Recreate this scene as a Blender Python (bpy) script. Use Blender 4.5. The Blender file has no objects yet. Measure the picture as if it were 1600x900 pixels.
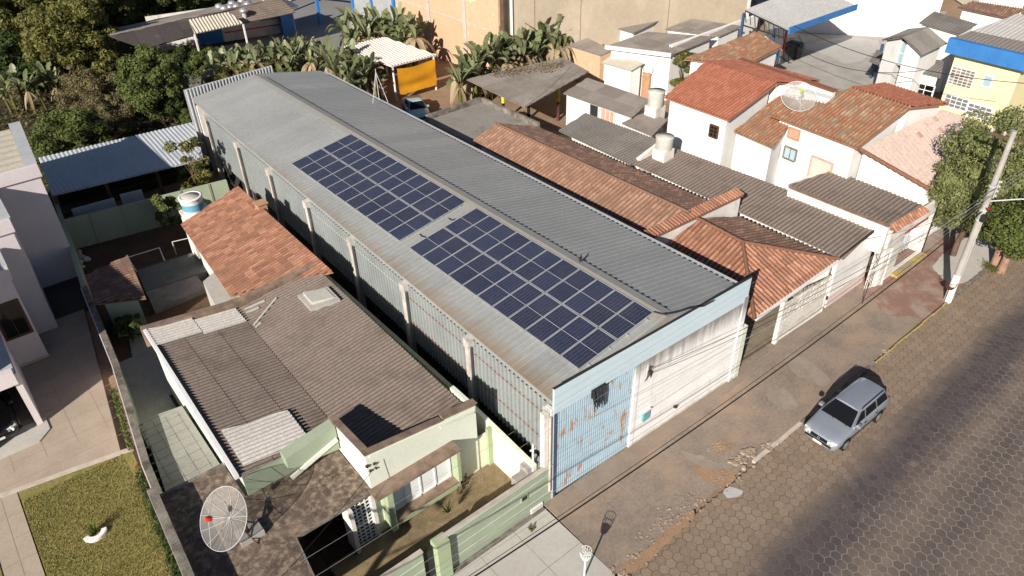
import bpy, bmesh, math, random
import numpy as np
from mathutils import Vector, Matrix

random.seed(7)
PI = math.pi
S = bpy.context.scene
COL = S.collection
R = math.radians

# ------------------------------------------------------------------ camera
F_PX = 1152.3
YAW, PIT, ROLL = 0.67424, 0.61607, -0.02605
CAMLOC = np.array([-12.933, -13.988, 23.679])
def _axes():
    f = np.array([math.sin(YAW)*math.cos(PIT), math.cos(YAW)*math.cos(PIT), -math.sin(PIT)])
    r = np.array([math.cos(YAW), -math.sin(YAW), 0.0]); u = np.cross(r, f)
    c, s = math.cos(ROLL), math.sin(ROLL)
    return c*r + s*u, -s*r + c*u, f
AX = _axes()
cam_d = bpy.data.cameras.new("camera"); cam = bpy.data.objects.new("camera", cam_d); COL.objects.link(cam)
cam_d.sensor_width = 36; cam_d.lens = 36*F_PX/1600; cam_d.clip_end = 2000; cam_d.clip_start = 0.1
m = Matrix.Identity(4)
for i in range(3):
    m[i][0] = AX[0][i]; m[i][1] = AX[1][i]; m[i][2] = -AX[2][i]; m[i][3] = CAMLOC[i]
cam.matrix_world = m
S.camera = cam

# ------------------------------------------------------------------ light
SUNV = Vector((1.72, 0.82, -1.0)).normalized()          # direction the light travels
sd = bpy.data.lights.new("sun", 'SUN'); sun = bpy.data.objects.new("sun", sd); COL.objects.link(sun)
sd.energy = 5.0; sd.angle = R(0.5); sd.color = (1.0, 0.93, 0.82)
sun.rotation_euler = SUNV.to_track_quat('-Z', 'Y').to_euler(); sun.location = (-30, -20, 40)
W = bpy.data.worlds.new("World"); S.world = W; W.use_nodes = True
nt = W.node_tree; bg = nt.nodes["Background"]
sky = nt.nodes.new("ShaderNodeTexSky"); sky.sky_type = 'NISHITA'; sky.sun_disc = False
sky.sun_elevation = math.asin(-SUNV.z); sky.sun_rotation = math.atan2(-SUNV.x, -SUNV.y)
sky.air_density = 0.7; sky.dust_density = 0.5
nt.links.new(sky.outputs[0], bg.inputs[0]); bg.inputs[1].default_value = 0.05
S.view_settings.view_transform = 'Standard'; S.view_settings.look = 'None'
S.view_settings.exposure = 0.55; S.view_settings.gamma = 1.0
S.cycles.max_bounces = 5; S.cycles.diffuse_bounces = 3; S.cycles.glossy_bounces = 2
S.cycles.transparent_max_bounces = 6

# ------------------------------------------------------------------ helpers: points
def _ray(px, py):
    return AX[0]*((px-800)/F_PX) + AX[1]*((450-py)/F_PX) + AX[2]
def at(px, py, z=0.0):
    d = _ray(px, py); t = (z-CAMLOC[2])/d[2]; p = CAMLOC+t*d; return Vector(p.tolist())
def aty(px, py, y):
    d = _ray(px, py); t = (y-CAMLOC[1])/d[1]; p = CAMLOC+t*d; return Vector(p.tolist())
def atx(px, py, x):
    d = _ray(px, py); t = (x-CAMLOC[0])/d[0]; p = CAMLOC+t*d; return Vector(p.tolist())
def atp(px, py, p0, n):
    d = Vector(_ray(px, py).tolist()); c = Vector(CAMLOC.tolist())
    return c + d*((p0-c).dot(n)/d.dot(n))

# ------------------------------------------------------------------ helpers: objects
def tag(o, label=None, cat=None, group=None, kind=None):
    if label: o['label'] = label
    if cat: o['category'] = cat
    if group: o['group'] = group
    if kind: o['kind'] = kind
    return o
def thing(name, label, cat, loc=(0, 0, 0), rotz=0, group=None):
    o = bpy.data.objects.new(name, None); COL.objects.link(o)
    o.empty_display_size = 0.3
    o.location = loc; o.rotation_euler = (0, 0, rotz)
    return tag(o, label, cat, group)
def copy_tree(o, parent=None):
    c = o.copy(); COL.objects.link(c); c.parent = parent
    for ch in list(o.children): copy_tree(ch, c)
    return c

class MB:
    """collects shapes (world or local coordinates) and links them as ONE mesh object"""
    def __init__(s): s.v = []; s.f = []; s.uv = []; s.m = []; s.sm = []
    def face(s, pts, uv=None, mi=0, smooth=False):
        b = len(s.v); s.v.extend([tuple(p) for p in pts]); s.f.append(tuple(range(b, b+len(pts))))
        s.uv.append(uv if uv else [(0.0, 0.0)]*len(pts)); s.m.append(mi); s.sm.append(smooth)
    def mesh(s, vs, fs, uv=(0.0, 0.0), mi=0, smooth=False):
        b = len(s.v); s.v.extend([tuple(p) for p in vs])
        for f in fs:
            s.f.append(tuple(b+i for i in f)); s.uv.append([uv]*len(f)); s.m.append(mi); s.sm.append(smooth)
    def box(s, x0, x1, y0, y1, z0, z1, mi=0, uv=(0.0, 0.0)):
        vs = [(x, y, z) for z in (z0, z1) for x, y in ((x0, y0), (x1, y0), (x1, y1), (x0, y1))]
        s.mesh(vs, [(0, 3, 2, 1), (4, 5, 6, 7), (0, 1, 5, 4), (1, 2, 6, 5), (2, 3, 7, 6), (3, 0, 4, 7)], uv, mi)
        return s
    def bar(s, p, q, w, h, mi=0, up=(0, 0, 1)):
        p, q = Vector(p), Vector(q); d = (q-p).normalized(); up = Vector(up)
        if abs(d.dot(up)) > 0.95: up = Vector((0, 1, 0))
        a = d.cross(up).normalized()*(w/2); b = a.cross(d).normalized()*(h/2)
        vs = [c+o for c in (p, q) for o in (-a-b, a-b, a+b, -a+b)]
        s.mesh(vs, [(0, 1, 2, 3), (7, 6, 5, 4), (0, 4, 5, 1), (1, 5, 6, 2), (2, 6, 7, 3), (3, 7, 4, 0)], mi=mi)
        return s
    def prism(s, plan, z0, z1, mi=0):
        n = len(plan); zb = z0 if isinstance(z0, (list, tuple)) else [z0]*n
        zt = z1 if isinstance(z1, (list, tuple)) else [z1]*n
        ar = sum(plan[i][0]*plan[(i+1) % n][1]-plan[(i+1) % n][0]*plan[i][1] for i in range(n))
        if ar < 0: plan = plan[::-1]; zb = zb[::-1]; zt = zt[::-1]
        vs = [(plan[i][0], plan[i][1], zb[i]) for i in range(n)]+[(plan[i][0], plan[i][1], zt[i]) for i in range(n)]
        fs = [tuple(range(n-1, -1, -1)), tuple(range(n, 2*n))]+[(i, (i+1) % n, n+(i+1) % n, n+i) for i in range(n)]
        s.mesh(vs, fs, mi=mi); return s
    def slab(s, pts, th, mi=0, uv=(0, 0)):
        """polygon in space given a thickness downwards along its normal"""
        pts = [Vector(p) for p in pts]; n = len(pts)
        N = Vector((0, 0, 0))
        for i in range(n): N += pts[i].cross(pts[(i+1) % n])
        N.normalize()
        if N.z < 0 or (abs(N.z) < 1e-6 and N.y > 0): pts = pts[::-1]; N = -N
        vs = [p for p in pts]+[p-N*th for p in pts]
        fs = [tuple(range(n)), tuple(range(2*n-1, n-1, -1))]+[(i, n+i, n+(i+1) % n, (i+1) % n) for i in range(n)]
        s.mesh(vs, fs, uv, mi); return s
    def tube(s, pts, r, n=8, mi=0, r2=None, cap=True, smooth=True):
        pts = [Vector(p) for p in pts]; k = len(pts); vs = []; fs = []
        prev = None
        for i, p in enumerate(pts):
            d = (pts[min(i+1, k-1)]-pts[max(i-1, 0)]).normalized()
            ref = Vector((0, 0, 1)) if abs(d.z) < 0.9 else Vector((1, 0, 0))
            if prev is not None: ref = prev
            a = d.cross(ref); a = (a if a.length > 1e-6 else d.cross(Vector((0, 1, 0)))).normalized(); b = a.cross(d).normalized(); prev = b
            rr = (r if r2 is None else r+(r2-r)*i/(k-1)) if not isinstance(r, (list, tuple)) else r[i]
            for j in range(n):
                t = 2*PI*j/n; vs.append(p+a*(math.cos(t)*rr)+b*(math.sin(t)*rr))
        for i in range(k-1):
            for j in range(n):
                fs.append((i*n+j, i*n+(j+1) % n, (i+1)*n+(j+1) % n, (i+1)*n+j))
        s.mesh(vs, fs, mi=mi, smooth=smooth)
        if cap: s.mesh(vs, [tuple(range(n-1, -1, -1)), tuple(range((k-1)*n, k*n))], mi=mi)
        return s
    def lathe(s, c, prof, n=20, mi=0, smooth=True):
        """prof: (radius, z) list round a vertical axis at c"""
        vs = []; fs = []; k = len(prof)
        for r, z in prof:
            for j in range(n):
                t = 2*PI*j/n; vs.append((c[0]+r*math.cos(t), c[1]+r*math.sin(t), c[2]+z))
        for i in range(k-1):
            for j in range(n): fs.append((i*n+j, i*n+(j+1) % n, (i+1)*n+(j+1) % n, (i+1)*n+j))
        s.mesh(vs, fs, mi=mi, smooth=smooth)
        s.mesh(vs[:n], [tuple(range(n-1, -1, -1))], mi=mi); s.mesh(vs[-n:], [tuple(range(n))], mi=mi)
        return s
    def build(s, name, mats, parent=None, merge=False):
        me = bpy.data.meshes.new(name); me.from_pydata(s.v, [], s.f)
        if not isinstance(mats, (list, tuple)): mats = [mats]
        for mm in mats: me.materials.append(mm)
        if len(mats) > 1: me.polygons.foreach_set('material_index', s.m)
        if any(s.sm): me.polygons.foreach_set('use_smooth', s.sm)
        l = me.uv_layers.new(name='UVMap'); fl = [c for u in s.uv for p in u for c in p]
        l.data.foreach_set('uv', fl)
        me.update()
        o = bpy.data.objects.new(name, me); COL.objects.link(o)
        if parent is not None: o.parent = parent
        return o

# ------------------------------------------------------------------ materials
def _base(name):
    mt = bpy.data.materials.new(name); mt.use_nodes = True; t = mt.node_tree
    return mt, t, t.nodes['Principled BSDF'], t.nodes, t.links
def rgb(c): return (c[0], c[1], c[2], 1)
def noise(t, scale, detail=4, rough=0.6, vec=None):
    n = t.nodes.new('ShaderNodeTexNoise'); n.inputs['Scale'].default_value = scale
    n.inputs['Detail'].default_value = detail; n.inputs['Roughness'].default_value = rough
    if vec is None: vec = geo(t)
    t.links.new(vec, n.inputs['Vector']); return n.outputs['Fac']
def geo(t):
    for n in t.nodes:
        if n.type == 'NEW_GEOMETRY': return n.outputs['Position']
    return t.nodes.new('ShaderNodeNewGeometry').outputs['Position']
def stretch(t, sx, sy, sz):
    v = t.nodes.new('ShaderNodeVectorMath'); v.operation = 'MULTIPLY'; v.inputs[1].default_value = (sx, sy, sz)
    t.links.new(geo(t), v.inputs[0]); return v.outputs[0]
def ramp(t, fac, stops):
    r = t.nodes.new('ShaderNodeValToRGB'); e = r.color_ramp.elements
    e[0].position, e[0].color = stops[0][0], rgb(stops[0][1]) if len(stops[0][1]) == 3 else stops[0][1]
    e[1].position, e[1].color = stops[-1][0], rgb(stops[-1][1])
    for p, c in stops[1:-1]:
        x = e.new(p); x.color = rgb(c)
    t.links.new(fac, r.inputs[0]); return r.outputs[0]
def mixc(t, fac, a, b, mode='MIX'):
    n = t.nodes.new('ShaderNodeMix'); n.data_type = 'RGBA'; n.blend_type = mode
    if isinstance(fac, float): n.inputs[0].default_value = fac
    else: t.links.new(fac, n.inputs[0])
    for i, c in ((6, a), (7, b)):
        if isinstance(c, (tuple, list)): n.inputs[i].default_value = rgb(c)
        else: t.links.new(c, n.inputs[i])
    return n.outputs[2]
def mth(t, op, a, b=0.0, clamp=False):
    n = t.nodes.new('ShaderNodeMath'); n.operation = op; n.use_clamp = clamp
    for i, c in ((0, a), (1, b)):
        if isinstance(c, (int, float)): n.inputs[i].default_value = c
        else: t.links.new(c, n.inputs[i])
    return n.outputs[0]
def bump(t, bs, h, dist=0.02, strength=0.5):
    n = t.nodes.new('ShaderNodeBump'); n.inputs['Distance'].default_value = dist; n.inputs['Strength'].default_value = strength
    t.links.new(h, n.inputs['Height']); t.links.new(n.outputs[0], bs.inputs['Normal'])
def mat(name, c, c2=None, scale=1.5, rough=0.85, metal=0.0, fine=0.25, bmp=0.0, stain=None, stain_scale=(1, 1, 0.25), stain_amt=(0.55, 0.75), spec=0.3):
    """painted / mineral surface: two tones in broad patches, fine grain, streaky stains"""
    mt, t, bs, N, L = _base(name)
    c2 = c2 or tuple(x*0.8 for x in c)
    f = noise(t, scale, 6, 0.65)
    col = ramp(t, f, [(0.35, c2), (0.65, c)])
    if fine:
        g = noise(t, scale*14, 3, 0.7)
        col = mixc(t, 1.0, col, ramp(t, g, [(0.3, (1-fine,)*3), (0.7, (1+fine*0.4,)*3)]), 'MULTIPLY')
    if stain:
        q = noise(t, 1.0, 6, 0.7, stretch(t, *stain_scale))
        col = mixc(t, ramp(t, q, [(stain_amt[0], (0, 0, 0)), (stain_amt[1], (1, 1, 1))]), col, stain)
    L.new(col, bs.inputs['Base Color']); bs.inputs['Roughness'].default_value = rough
    bs.inputs['Metallic'].default_value = metal; bs.inputs['Specular IOR Level'].default_value = spec
    if bmp: bump(t, bs, noise(t, scale*8, 5, 0.7), 0.02, bmp)
    return mt
def mat_uv(name, stops, uscale=1.0, vscale=1.0, rough=0.8, dirt=None, dirt_scale=0.8, dirt_amt=(0.5, 0.7), bmp=0.3, fine=0.3, metal=0.0, valley=0.0, peak=0.40):
    """one tone per tile or sheet, picked from its cell in the UV map, with dirt over it"""
    mt, t, bs, N, L = _base(name)
    uv = N.new('ShaderNodeUVMap')
    sc = N.new('ShaderNodeVectorMath'); sc.operation = 'MULTIPLY'; sc.inputs[1].default_value = (uscale, vscale, 1)
    fl = N.new('ShaderNodeVectorMath'); fl.operation = 'FLOOR'; wn = N.new('ShaderNodeTexWhiteNoise')
    L.new(uv.outputs[0], sc.inputs[0]); L.new(sc.outputs[0], fl.inputs[0]); L.new(fl.outputs[0], wn.inputs['Vector'])
    col = ramp(t, wn.outputs['Value'], stops)
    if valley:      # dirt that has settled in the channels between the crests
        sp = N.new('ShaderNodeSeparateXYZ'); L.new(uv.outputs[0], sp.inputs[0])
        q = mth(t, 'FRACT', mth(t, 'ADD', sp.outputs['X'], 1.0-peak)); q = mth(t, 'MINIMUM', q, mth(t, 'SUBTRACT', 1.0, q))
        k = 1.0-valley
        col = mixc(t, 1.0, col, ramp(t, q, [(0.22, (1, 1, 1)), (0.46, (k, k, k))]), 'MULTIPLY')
    if fine:
        g = noise(t, 9, 5, 0.75)
        col = mixc(t, 1.0, col, ramp(t, g, [(0.3, (1-fine,)*3), (0.7, (1+fine*0.5,)*3)]), 'MULTIPLY')
    if dirt:
        q = noise(t, dirt_scale, 7, 0.7)
        col = mixc(t, ramp(t, q, [(dirt_amt[0], (0, 0, 0)), (dirt_amt[1], (1, 1, 1))]), col, dirt)
    L.new(col, bs.inputs['Base Color']); bs.inputs['Roughness'].default_value = rough; bs.inputs['Metallic'].default_value = metal
    bs.inputs['Specular IOR Level'].default_value = 0.3
    if bmp: bump(t, bs, noise(t, 14, 4, 0.7), 0.015, bmp)
    return mt
def mat_leaf(name, stops, rough=0.55, trans=0.25):
    mt, t, bs, N, L = _base(name)
    uv = N.new('ShaderNodeUVMap'); wn = N.new('ShaderNodeTexWhiteNoise'); L.new(uv.outputs[0], wn.inputs['Vector'])
    oi = N.new('ShaderNodeObjectInfo')
    f = mth(t, 'ADD', mth(t, 'MULTIPLY', wn.outputs['Value'], 0.75), mth(t, 'MULTIPLY', noise(t, 0.55, 3), 0.35))
    col = ramp(t, f, stops)
    L.new(col, bs.inputs['Base Color']); bs.inputs['Roughness'].default_value = rough
    bs.inputs['Specular IOR Level'].default_value = 0.25
    tr = N.new('ShaderNodeBsdfTranslucent'); L.new(col, tr.inputs['Color'])
    mx = N.new('ShaderNodeMixShader'); mx.inputs[0].default_value = trans
    L.new(bs.outputs[0], mx.inputs[1]); L.new(tr.outputs[0], mx.inputs[2])
    L.new(mx.outputs[0], N['Material Output'].inputs[0])
    return mt

M = {}
M['metal_roof'] = mat('metal_roof', (0.335, 0.34, 0.335), (0.295, 0.30, 0.295), 0.35, 0.5, 0.0, 0.12, spec=0.4)
# broad rust-brown deposit along the low eave of the warehouse roof: a stain with its own shape
def _warehouse_roof():
    mt = M['metal_roof']; t = mt.node_tree; bs = t.nodes['Principled BSDF']; L = t.links
    src = bs.inputs['Base Color'].links[0].from_socket
    sx = t.nodes.new('ShaderNodeSeparateXYZ'); L.new(geo(t), sx.inputs[0])
    n = noise(t, 1.0, 6, 0.75, stretch(t, 0.35, 3.0, 1))
    d = mth(t, 'ADD', mth(t, 'MULTIPLY', sx.outputs['X'], -1.15), mth(t, 'MULTIPLY', n, 2.0))   # high near x = 0
    f = ramp(t, d, [(0.0, (0, 0, 0)), (0.95, (0.75, 0.75, 0.75))])
    c = mixc(t, f, src, (0.25, 0.175, 0.105))
    # ridge dust
    r = mth(t, 'ABSOLUTE', mth(t, 'SUBTRACT', sx.outputs['X'], 5.6))
    q = mth(t, 'SUBTRACT', mth(t, 'MULTIPLY', n, 1.1), r)
    c = mixc(t, ramp(t, q, [(-0.0, (0, 0, 0)), (0.5, (0.5, 0.5, 0.5))]), c, (0.30, 0.25, 0.19))
    uv = t.nodes.new('ShaderNodeUVMap'); v = t.nodes.new('ShaderNodeVectorMath'); v.operation = 'MULTIPLY'; v.inputs[1].default_value = (0.25, 1, 1); fl = t.nodes.new('ShaderNodeVectorMath'); fl.operation = 'FLOOR'; wn = t.nodes.new('ShaderNodeTexWhiteNoise')
    L.new(uv.outputs[0], v.inputs[0]); L.new(v.outputs[0], fl.inputs[0]); L.new(fl.outputs[0], wn.inputs['Vector'])
    c = mixc(t, 1.0, c, ramp(t, wn.outputs['Value'], [(0, (0.90, 0.90, 0.90)), (1, (1.03, 1.03, 1.03))]), 'MULTIPLY')     # each sheet has aged its own way
    L.new(c, bs.inputs['Base Color'])
_warehouse_roof()
M['galv'] = mat('galvanised', (0.50, 0.51, 0.53), (0.42, 0.43, 0.45), 0.8, 0.45, 0.0, 0.15)
M['shed_metal'] = mat('shed_metal', (0.46, 0.485, 0.52), (0.40, 0.425, 0.46), 0.5, 0.45, 0.0, 0.15)
M['siding'] = mat('siding', (0.36, 0.385, 0.385), (0.30, 0.32, 0.32), 0.5, 0.42, 0.15, 0.12, stain=(0.36, 0.38, 0.37), stain_scale=(2, 2, 0.3))
M['column'] = mat('column_concrete', (0.62, 0.58, 0.54), (0.40, 0.36, 0.33), 1.1, 0.9, 0, 0.2, stain=(0.22, 0.18, 0.16), stain_scale=(1.5, 1.5, 0.5))
M['parapet_blue'] = mat('light_blue_paint', (0.56, 0.68, 0.75), (0.52, 0.64, 0.72), 0.7, 0.7, 0, 0.06, stain=(0.45, 0.52, 0.55), stain_scale=(2.5, 2.5, 0.4), stain_amt=(0.62, 0.8))
M['white_dirty'] = mat('stained_white_wall', (0.86, 0.85, 0.84), (0.80, 0.79, 0.78), 0.9, 0.9, 0, 0.08, 0.1, stain=(0.50, 0.48, 0.47), stain_scale=(2.2, 2.2, 0.35), stain_amt=(0.58, 0.80))
M['gate_blue'] = mat('blue_gate', (0.46, 0.60, 0.70), (0.40, 0.54, 0.65), 1.3, 0.6, 0.0, 0.1, stain=(0.45, 0.25, 0.13), stain_scale=(2.2, 2.2, 0.8), stain_amt=(0.57, 0.62))
M['blue_dark'] = mat('dark_blue_paint', (0.05, 0.10, 0.20), None, 1, 0.5)
M['blue_paint'] = mat('strong_blue_paint', (0.045, 0.20, 0.50), (0.04, 0.16, 0.42), 1, 0.5, 0, 0.1)
M['white'] = mat('white_paint', (0.80, 0.79, 0.775), (0.71, 0.695, 0.68), 0.6, 0.85, 0, 0.08, stain=(0.50, 0.455, 0.41), stain_scale=(1.4, 1.4, 0.22), stain_amt=(0.60, 0.80))
M['white_old'] = mat('old_white_paint', (0.78, 0.75, 0.71), (0.62, 0.58, 0.54), 0.9, 0.9, 0, 0.12, stain=(0.36, 0.31, 0.27), stain_scale=(1.5, 1.5, 0.5))
M['pinkwhite'] = mat('pinkish_white_render', (0.66, 0.60, 0.61), (0.60, 0.545, 0.56), 0.6, 0.85, 0, 0.08)
M['green_light'] = mat('pale_green_paint', (0.72, 0.75, 0.65), (0.67, 0.70, 0.60), 0.8, 0.85, 0, 0.08, stain=(0.45, 0.46, 0.38), stain_scale=(1.5, 1.5, 0.4), stain_amt=(0.62, 0.8))
M['green_wall'] = mat('green_wall_paint', (0.345, 0.40, 0.295), (0.30, 0.35, 0.26), 0.9, 0.85, 0, 0.1, stain=(0.25, 0.28, 0.2), stain_scale=(1.2, 1.2, 0.3), stain_amt=(0.62, 0.8))
M['green_trim'] = mat('green_trim_paint', (0.38, 0.455, 0.29), (0.34, 0.41, 0.26), 0.9, 0.8, 0, 0.08)
M['green_stripe'] = mat('pale_line_paint', (0.62, 0.70, 0.56), None, 0.9, 0.8, 0, 0.05)
M['cream'] = mat('cream_wall_paint', (0.80, 0.78, 0.64), (0.75, 0.73, 0.59), 0.8, 0.85, 0, 0.06, stain=(0.55, 0.52, 0.42), stain_scale=(1.5, 1.5, 0.4), stain_amt=(0.66, 0.84))
M['olive_wall'] = mat('olive_wall_paint', (0.34, 0.36, 0.25), (0.28, 0.29, 0.21), 0.8, 0.9, 0, 0.1)
M['mould'] = mat('mouldy_concrete', (0.19, 0.14, 0.11), (0.085, 0.062, 0.05), 1.1, 0.95, 0, 0.4, 0.4, stain=(0.31, 0.24, 0.185), stain_scale=(4.2, 4.2, 4.2), stain_amt=(0.47, 0.66))
M['coping'] = mat('weathered_coping', (0.33, 0.24, 0.18), (0.19, 0.13, 0.10), 2.2, 0.95, 0, 0.35, 0.3)
M['coping_grey'] = mat('grey_mossy_coping', (0.30, 0.265, 0.23), (0.10, 0.085, 0.07), 1.8, 0.95, 0, 0.4, 0.4)
M['concrete'] = mat('concrete', (0.42, 0.40, 0.37), (0.33, 0.31, 0.285), 0.5, 0.9, 0, 0.15, 0.2, stain=(0.25, 0.225, 0.20), stain_scale=(0.6, 0.6, 0.6), stain_amt=(0.6, 0.75))
M['concrete_light'] = mat('pale_concrete', (0.50, 0.475, 0.435), (0.44, 0.415, 0.38), 0.4, 0.9, 0, 0.1, 0.1)
M['soil'] = mat('red_soil', (0.13, 0.075, 0.05), (0.08, 0.045, 0.032), 0.5, 1.0, 0, 0.35, 0.6)
M['soil_light'] = mat('light_soil', (0.34, 0.235, 0.16), (0.26, 0.17, 0.115), 0.4, 1.0, 0, 0.3, 0.5)
M['drygrass'] = mat('dry_grass_ground', (0.31, 0.235, 0.14), (0.21, 0.155, 0.09), 2.5, 1.0, 0, 0.45, 0.8)
M['brown_ground'] = mat('dark_brown_ground', (0.16, 0.105, 0.075), (0.10, 0.065, 0.045), 1.5, 1.0, 0, 0.35, 0.6)
M['yardtile'] = mat('grey_yard_tiles', (0.34, 0.335, 0.30), (0.28, 0.275, 0.25), 0.6, 0.8, 0, 0.15)
M['paver_tan'] = mat('tan_paving', (0.42, 0.345, 0.275), (0.35, 0.285, 0.225), 0.7, 0.9, 0, 0.12, 0.1)
M['kerbwhite'] = mat('pale_kerb', (0.56, 0.50, 0.44), (0.44, 0.38, 0.32), 2, 0.9, 0, 0.15)
M['stone'] = mat('rubble_stone', (0.42, 0.335, 0.26), (0.28, 0.205, 0.15), 3, 0.95, 0, 0.3, 0.4)
M['yellow'] = mat('worn_yellow_paint', (0.52, 0.39, 0.09), (0.42, 0.32, 0.12), 2.5, 0.85, 0, 0.2, stain=(0.30, 0.24, 0.19), stain_scale=(3, 3, 3), stain_amt=(0.45, 0.58))
M['yellow_bright'] = mat('bright_yellow_paint', (0.80, 0.66, 0.03), None, 2, 0.6, 0, 0.1)
M['redfloor'] = mat('reddish_floor', (0.29, 0.155, 0.125), (0.235, 0.15, 0.12), 0.9, 0.9, 0, 0.25, stain=(0.32, 0.26, 0.21), stain_scale=(0.7, 0.7, 0.7), stain_amt=(0.48, 0.62))
M['asphalt'] = mat('asphalt', (0.24, 0.235, 0.235), (0.20, 0.195, 0.195), 0.2, 0.9, 0, 0.1)
M['brickorange'] = mat('bare_block_wall', (0.62, 0.405, 0.27), (0.575, 0.37, 0.24), 0.3, 0.95, 0, 0.12, 0.1, stain=(0.66, 0.50, 0.36), stain_scale=(0.25, 0.25, 0.35), stain_amt=(0.58, 0.64))
M['brickedge'] = mat('old_brick', (0.50, 0.30, 0.17), (0.40, 0.23, 0.13), 1.2, 0.95, 0, 0.25, 0.3)
M['beigewall'] = mat('beige_render_wall', (0.44, 0.37, 0.28), (0.38, 0.315, 0.24), 0.2, 0.95, 0, 0.1, 0.1, stain=(0.50, 0.42, 0.33), stain_scale=(0.3, 0.3, 0.15))
M['yellowwall'] = mat('pale_yellow_wall', (0.78, 0.70, 0.42), (0.74, 0.66, 0.385), 0.4, 0.85, 0, 0.06)
M['pinkwall'] = mat('salmon_wall', (0.62, 0.36, 0.28), None, 0.8, 0.9)
M['black'] = mat('black_plastic', (0.012, 0.012, 0.013), None, 2, 0.5, 0, 0.1)
M['dark'] = mat('dark_interior', (0.03, 0.028, 0.027), None, 1, 0.9, 0, 0.1)
M['darkcloth'] = mat('black_torn_cloth', (0.018, 0.020, 0.024), (0.035, 0.045, 0.05), 6, 0.95, 0, 0.3)
M['alu'] = mat('aluminium', (0.60, 0.61, 0.63), None, 3, 0.35, 0.6, 0.05)
M['iron_white'] = mat('white_iron', (0.72, 0.70, 0.67), (0.60, 0.56, 0.52), 2, 0.6, 0, 0.15)
M['iron_red'] = mat('red_oxide_pipe', (0.30, 0.085, 0.065), (0.22, 0.07, 0.05), 3, 0.7, 0, 0.2)
M['iron_brown'] = mat('brown_iron', (0.10, 0.045, 0.03), None, 3, 0.6, 0, 0.2)
M['pole'] = mat('pole_concrete', (0.40, 0.38, 0.35), (0.32, 0.305, 0.28), 1.5, 0.9, 0, 0.15)
M['wire_light'] = mat('bare_wire', (0.45, 0.44, 0.42), None, 3, 0.5, 0.4, 0)
M['wire_black'] = mat('black_cable', (0.02, 0.02, 0.02), None, 3, 0.6, 0, 0)
M['tarp'] = mat('orange_tarp', (0.66, 0.30, 0.015), (0.58, 0.25, 0.012), 0.8, 0.7, 0, 0.08)
M['bark'] = mat('bark', (0.16, 0.10, 0.07), (0.09, 0.06, 0.045), 3, 0.95, 0, 0.4, 0.6)
M['bark_pink'] = mat('reddish_bark', (0.36, 0.22, 0.16), (0.25, 0.15, 0.11), 3, 0.95, 0, 0.3, 0.5)
M['tankblue'] = mat('tank_grey_blue', (0.62, 0.66, 0.66), (0.55, 0.58, 0.58), 1, 0.5, 0, 0.1)
M['tankband'] = mat('tank_band_blue', (0.16, 0.42, 0.58), None, 1, 0.5, 0, 0.1)
M['asb_tank'] = mat('fibre_cement_tank', (0.55, 0.53, 0.49), (0.43, 0.41, 0.37), 1.5, 0.9, 0, 0.15)
M['meterbox'] = mat('teal_meter_box', (0.16, 0.42, 0.46), None, 2, 0.5, 0, 0.1)
M['cone_orange'] = mat('cone_orange', (0.80, 0.06, 0.03), None, 2, 0.5, 0, 0.05)
M['rubber'] = mat('rubber', (0.02, 0.02, 0.02), None, 3, 0.9, 0, 0.1)
M['red'] = mat('red_paint', (0.55, 0.02, 0.03), None, 2, 0.5, 0, 0.05)
M['grout'] = mat('road_grout', (0.33, 0.265, 0.205), (0.22, 0.17, 0.13), 0.5, 1.0, 0, 0.3)
def glass_like(name, c, rough=0.08, spec=0.5):
    mt, t, bs, N, L = _base(name); bs.inputs['Base Color'].default_value = rgb(c); bs.inputs['Roughness'].default_value = rough
    bs.inputs['Specular IOR Level'].default_value = spec; return mt
M['glass'] = glass_like('dark_glass', (0.008, 0.009, 0.010), 0.06, 0.35)
M['glass_pale'] = glass_like('pale_glass', (0.80, 0.82, 0.84), 0.3)
M['glass_blue'] = glass_like('blue_grey_glass', (0.33, 0.45, 0.50), 0.15)
M['lamp_lens'] = glass_like('headlight_lens', (0.62, 0.64, 0.66), 0.1, 0.8)
M['lamp_red'] = glass_like('tail_lens', (0.25, 0.01, 0.01), 0.15)
def carpaint(name, c, metal=0.6, rough=0.32):
    mt, t, bs, N, L = _base(name)
    f = noise(t, 3, 3); L.new(ramp(t, f, [(0.3, tuple(x*0.93 for x in c)), (0.7, c)]), bs.inputs['Base Color'])
    bs.inputs['Metallic'].default_value = metal; bs.inputs['Roughness'].default_value = rough
    bs.inputs['Coat Weight'].default_value = 0.4; bs.inputs['Coat Roughness'].default_value = 0.08; return mt
M['car_silver'] = carpaint('silver_blue_paint', (0.45, 0.49, 0.56))
M['car_black'] = carpaint('black_car_paint', (0.015, 0.016, 0.018), 0.2, 0.25)
M['car_lightblue'] = carpaint('light_blue_car_paint', (0.35, 0.52, 0.60), 0.2, 0.35)
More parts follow.
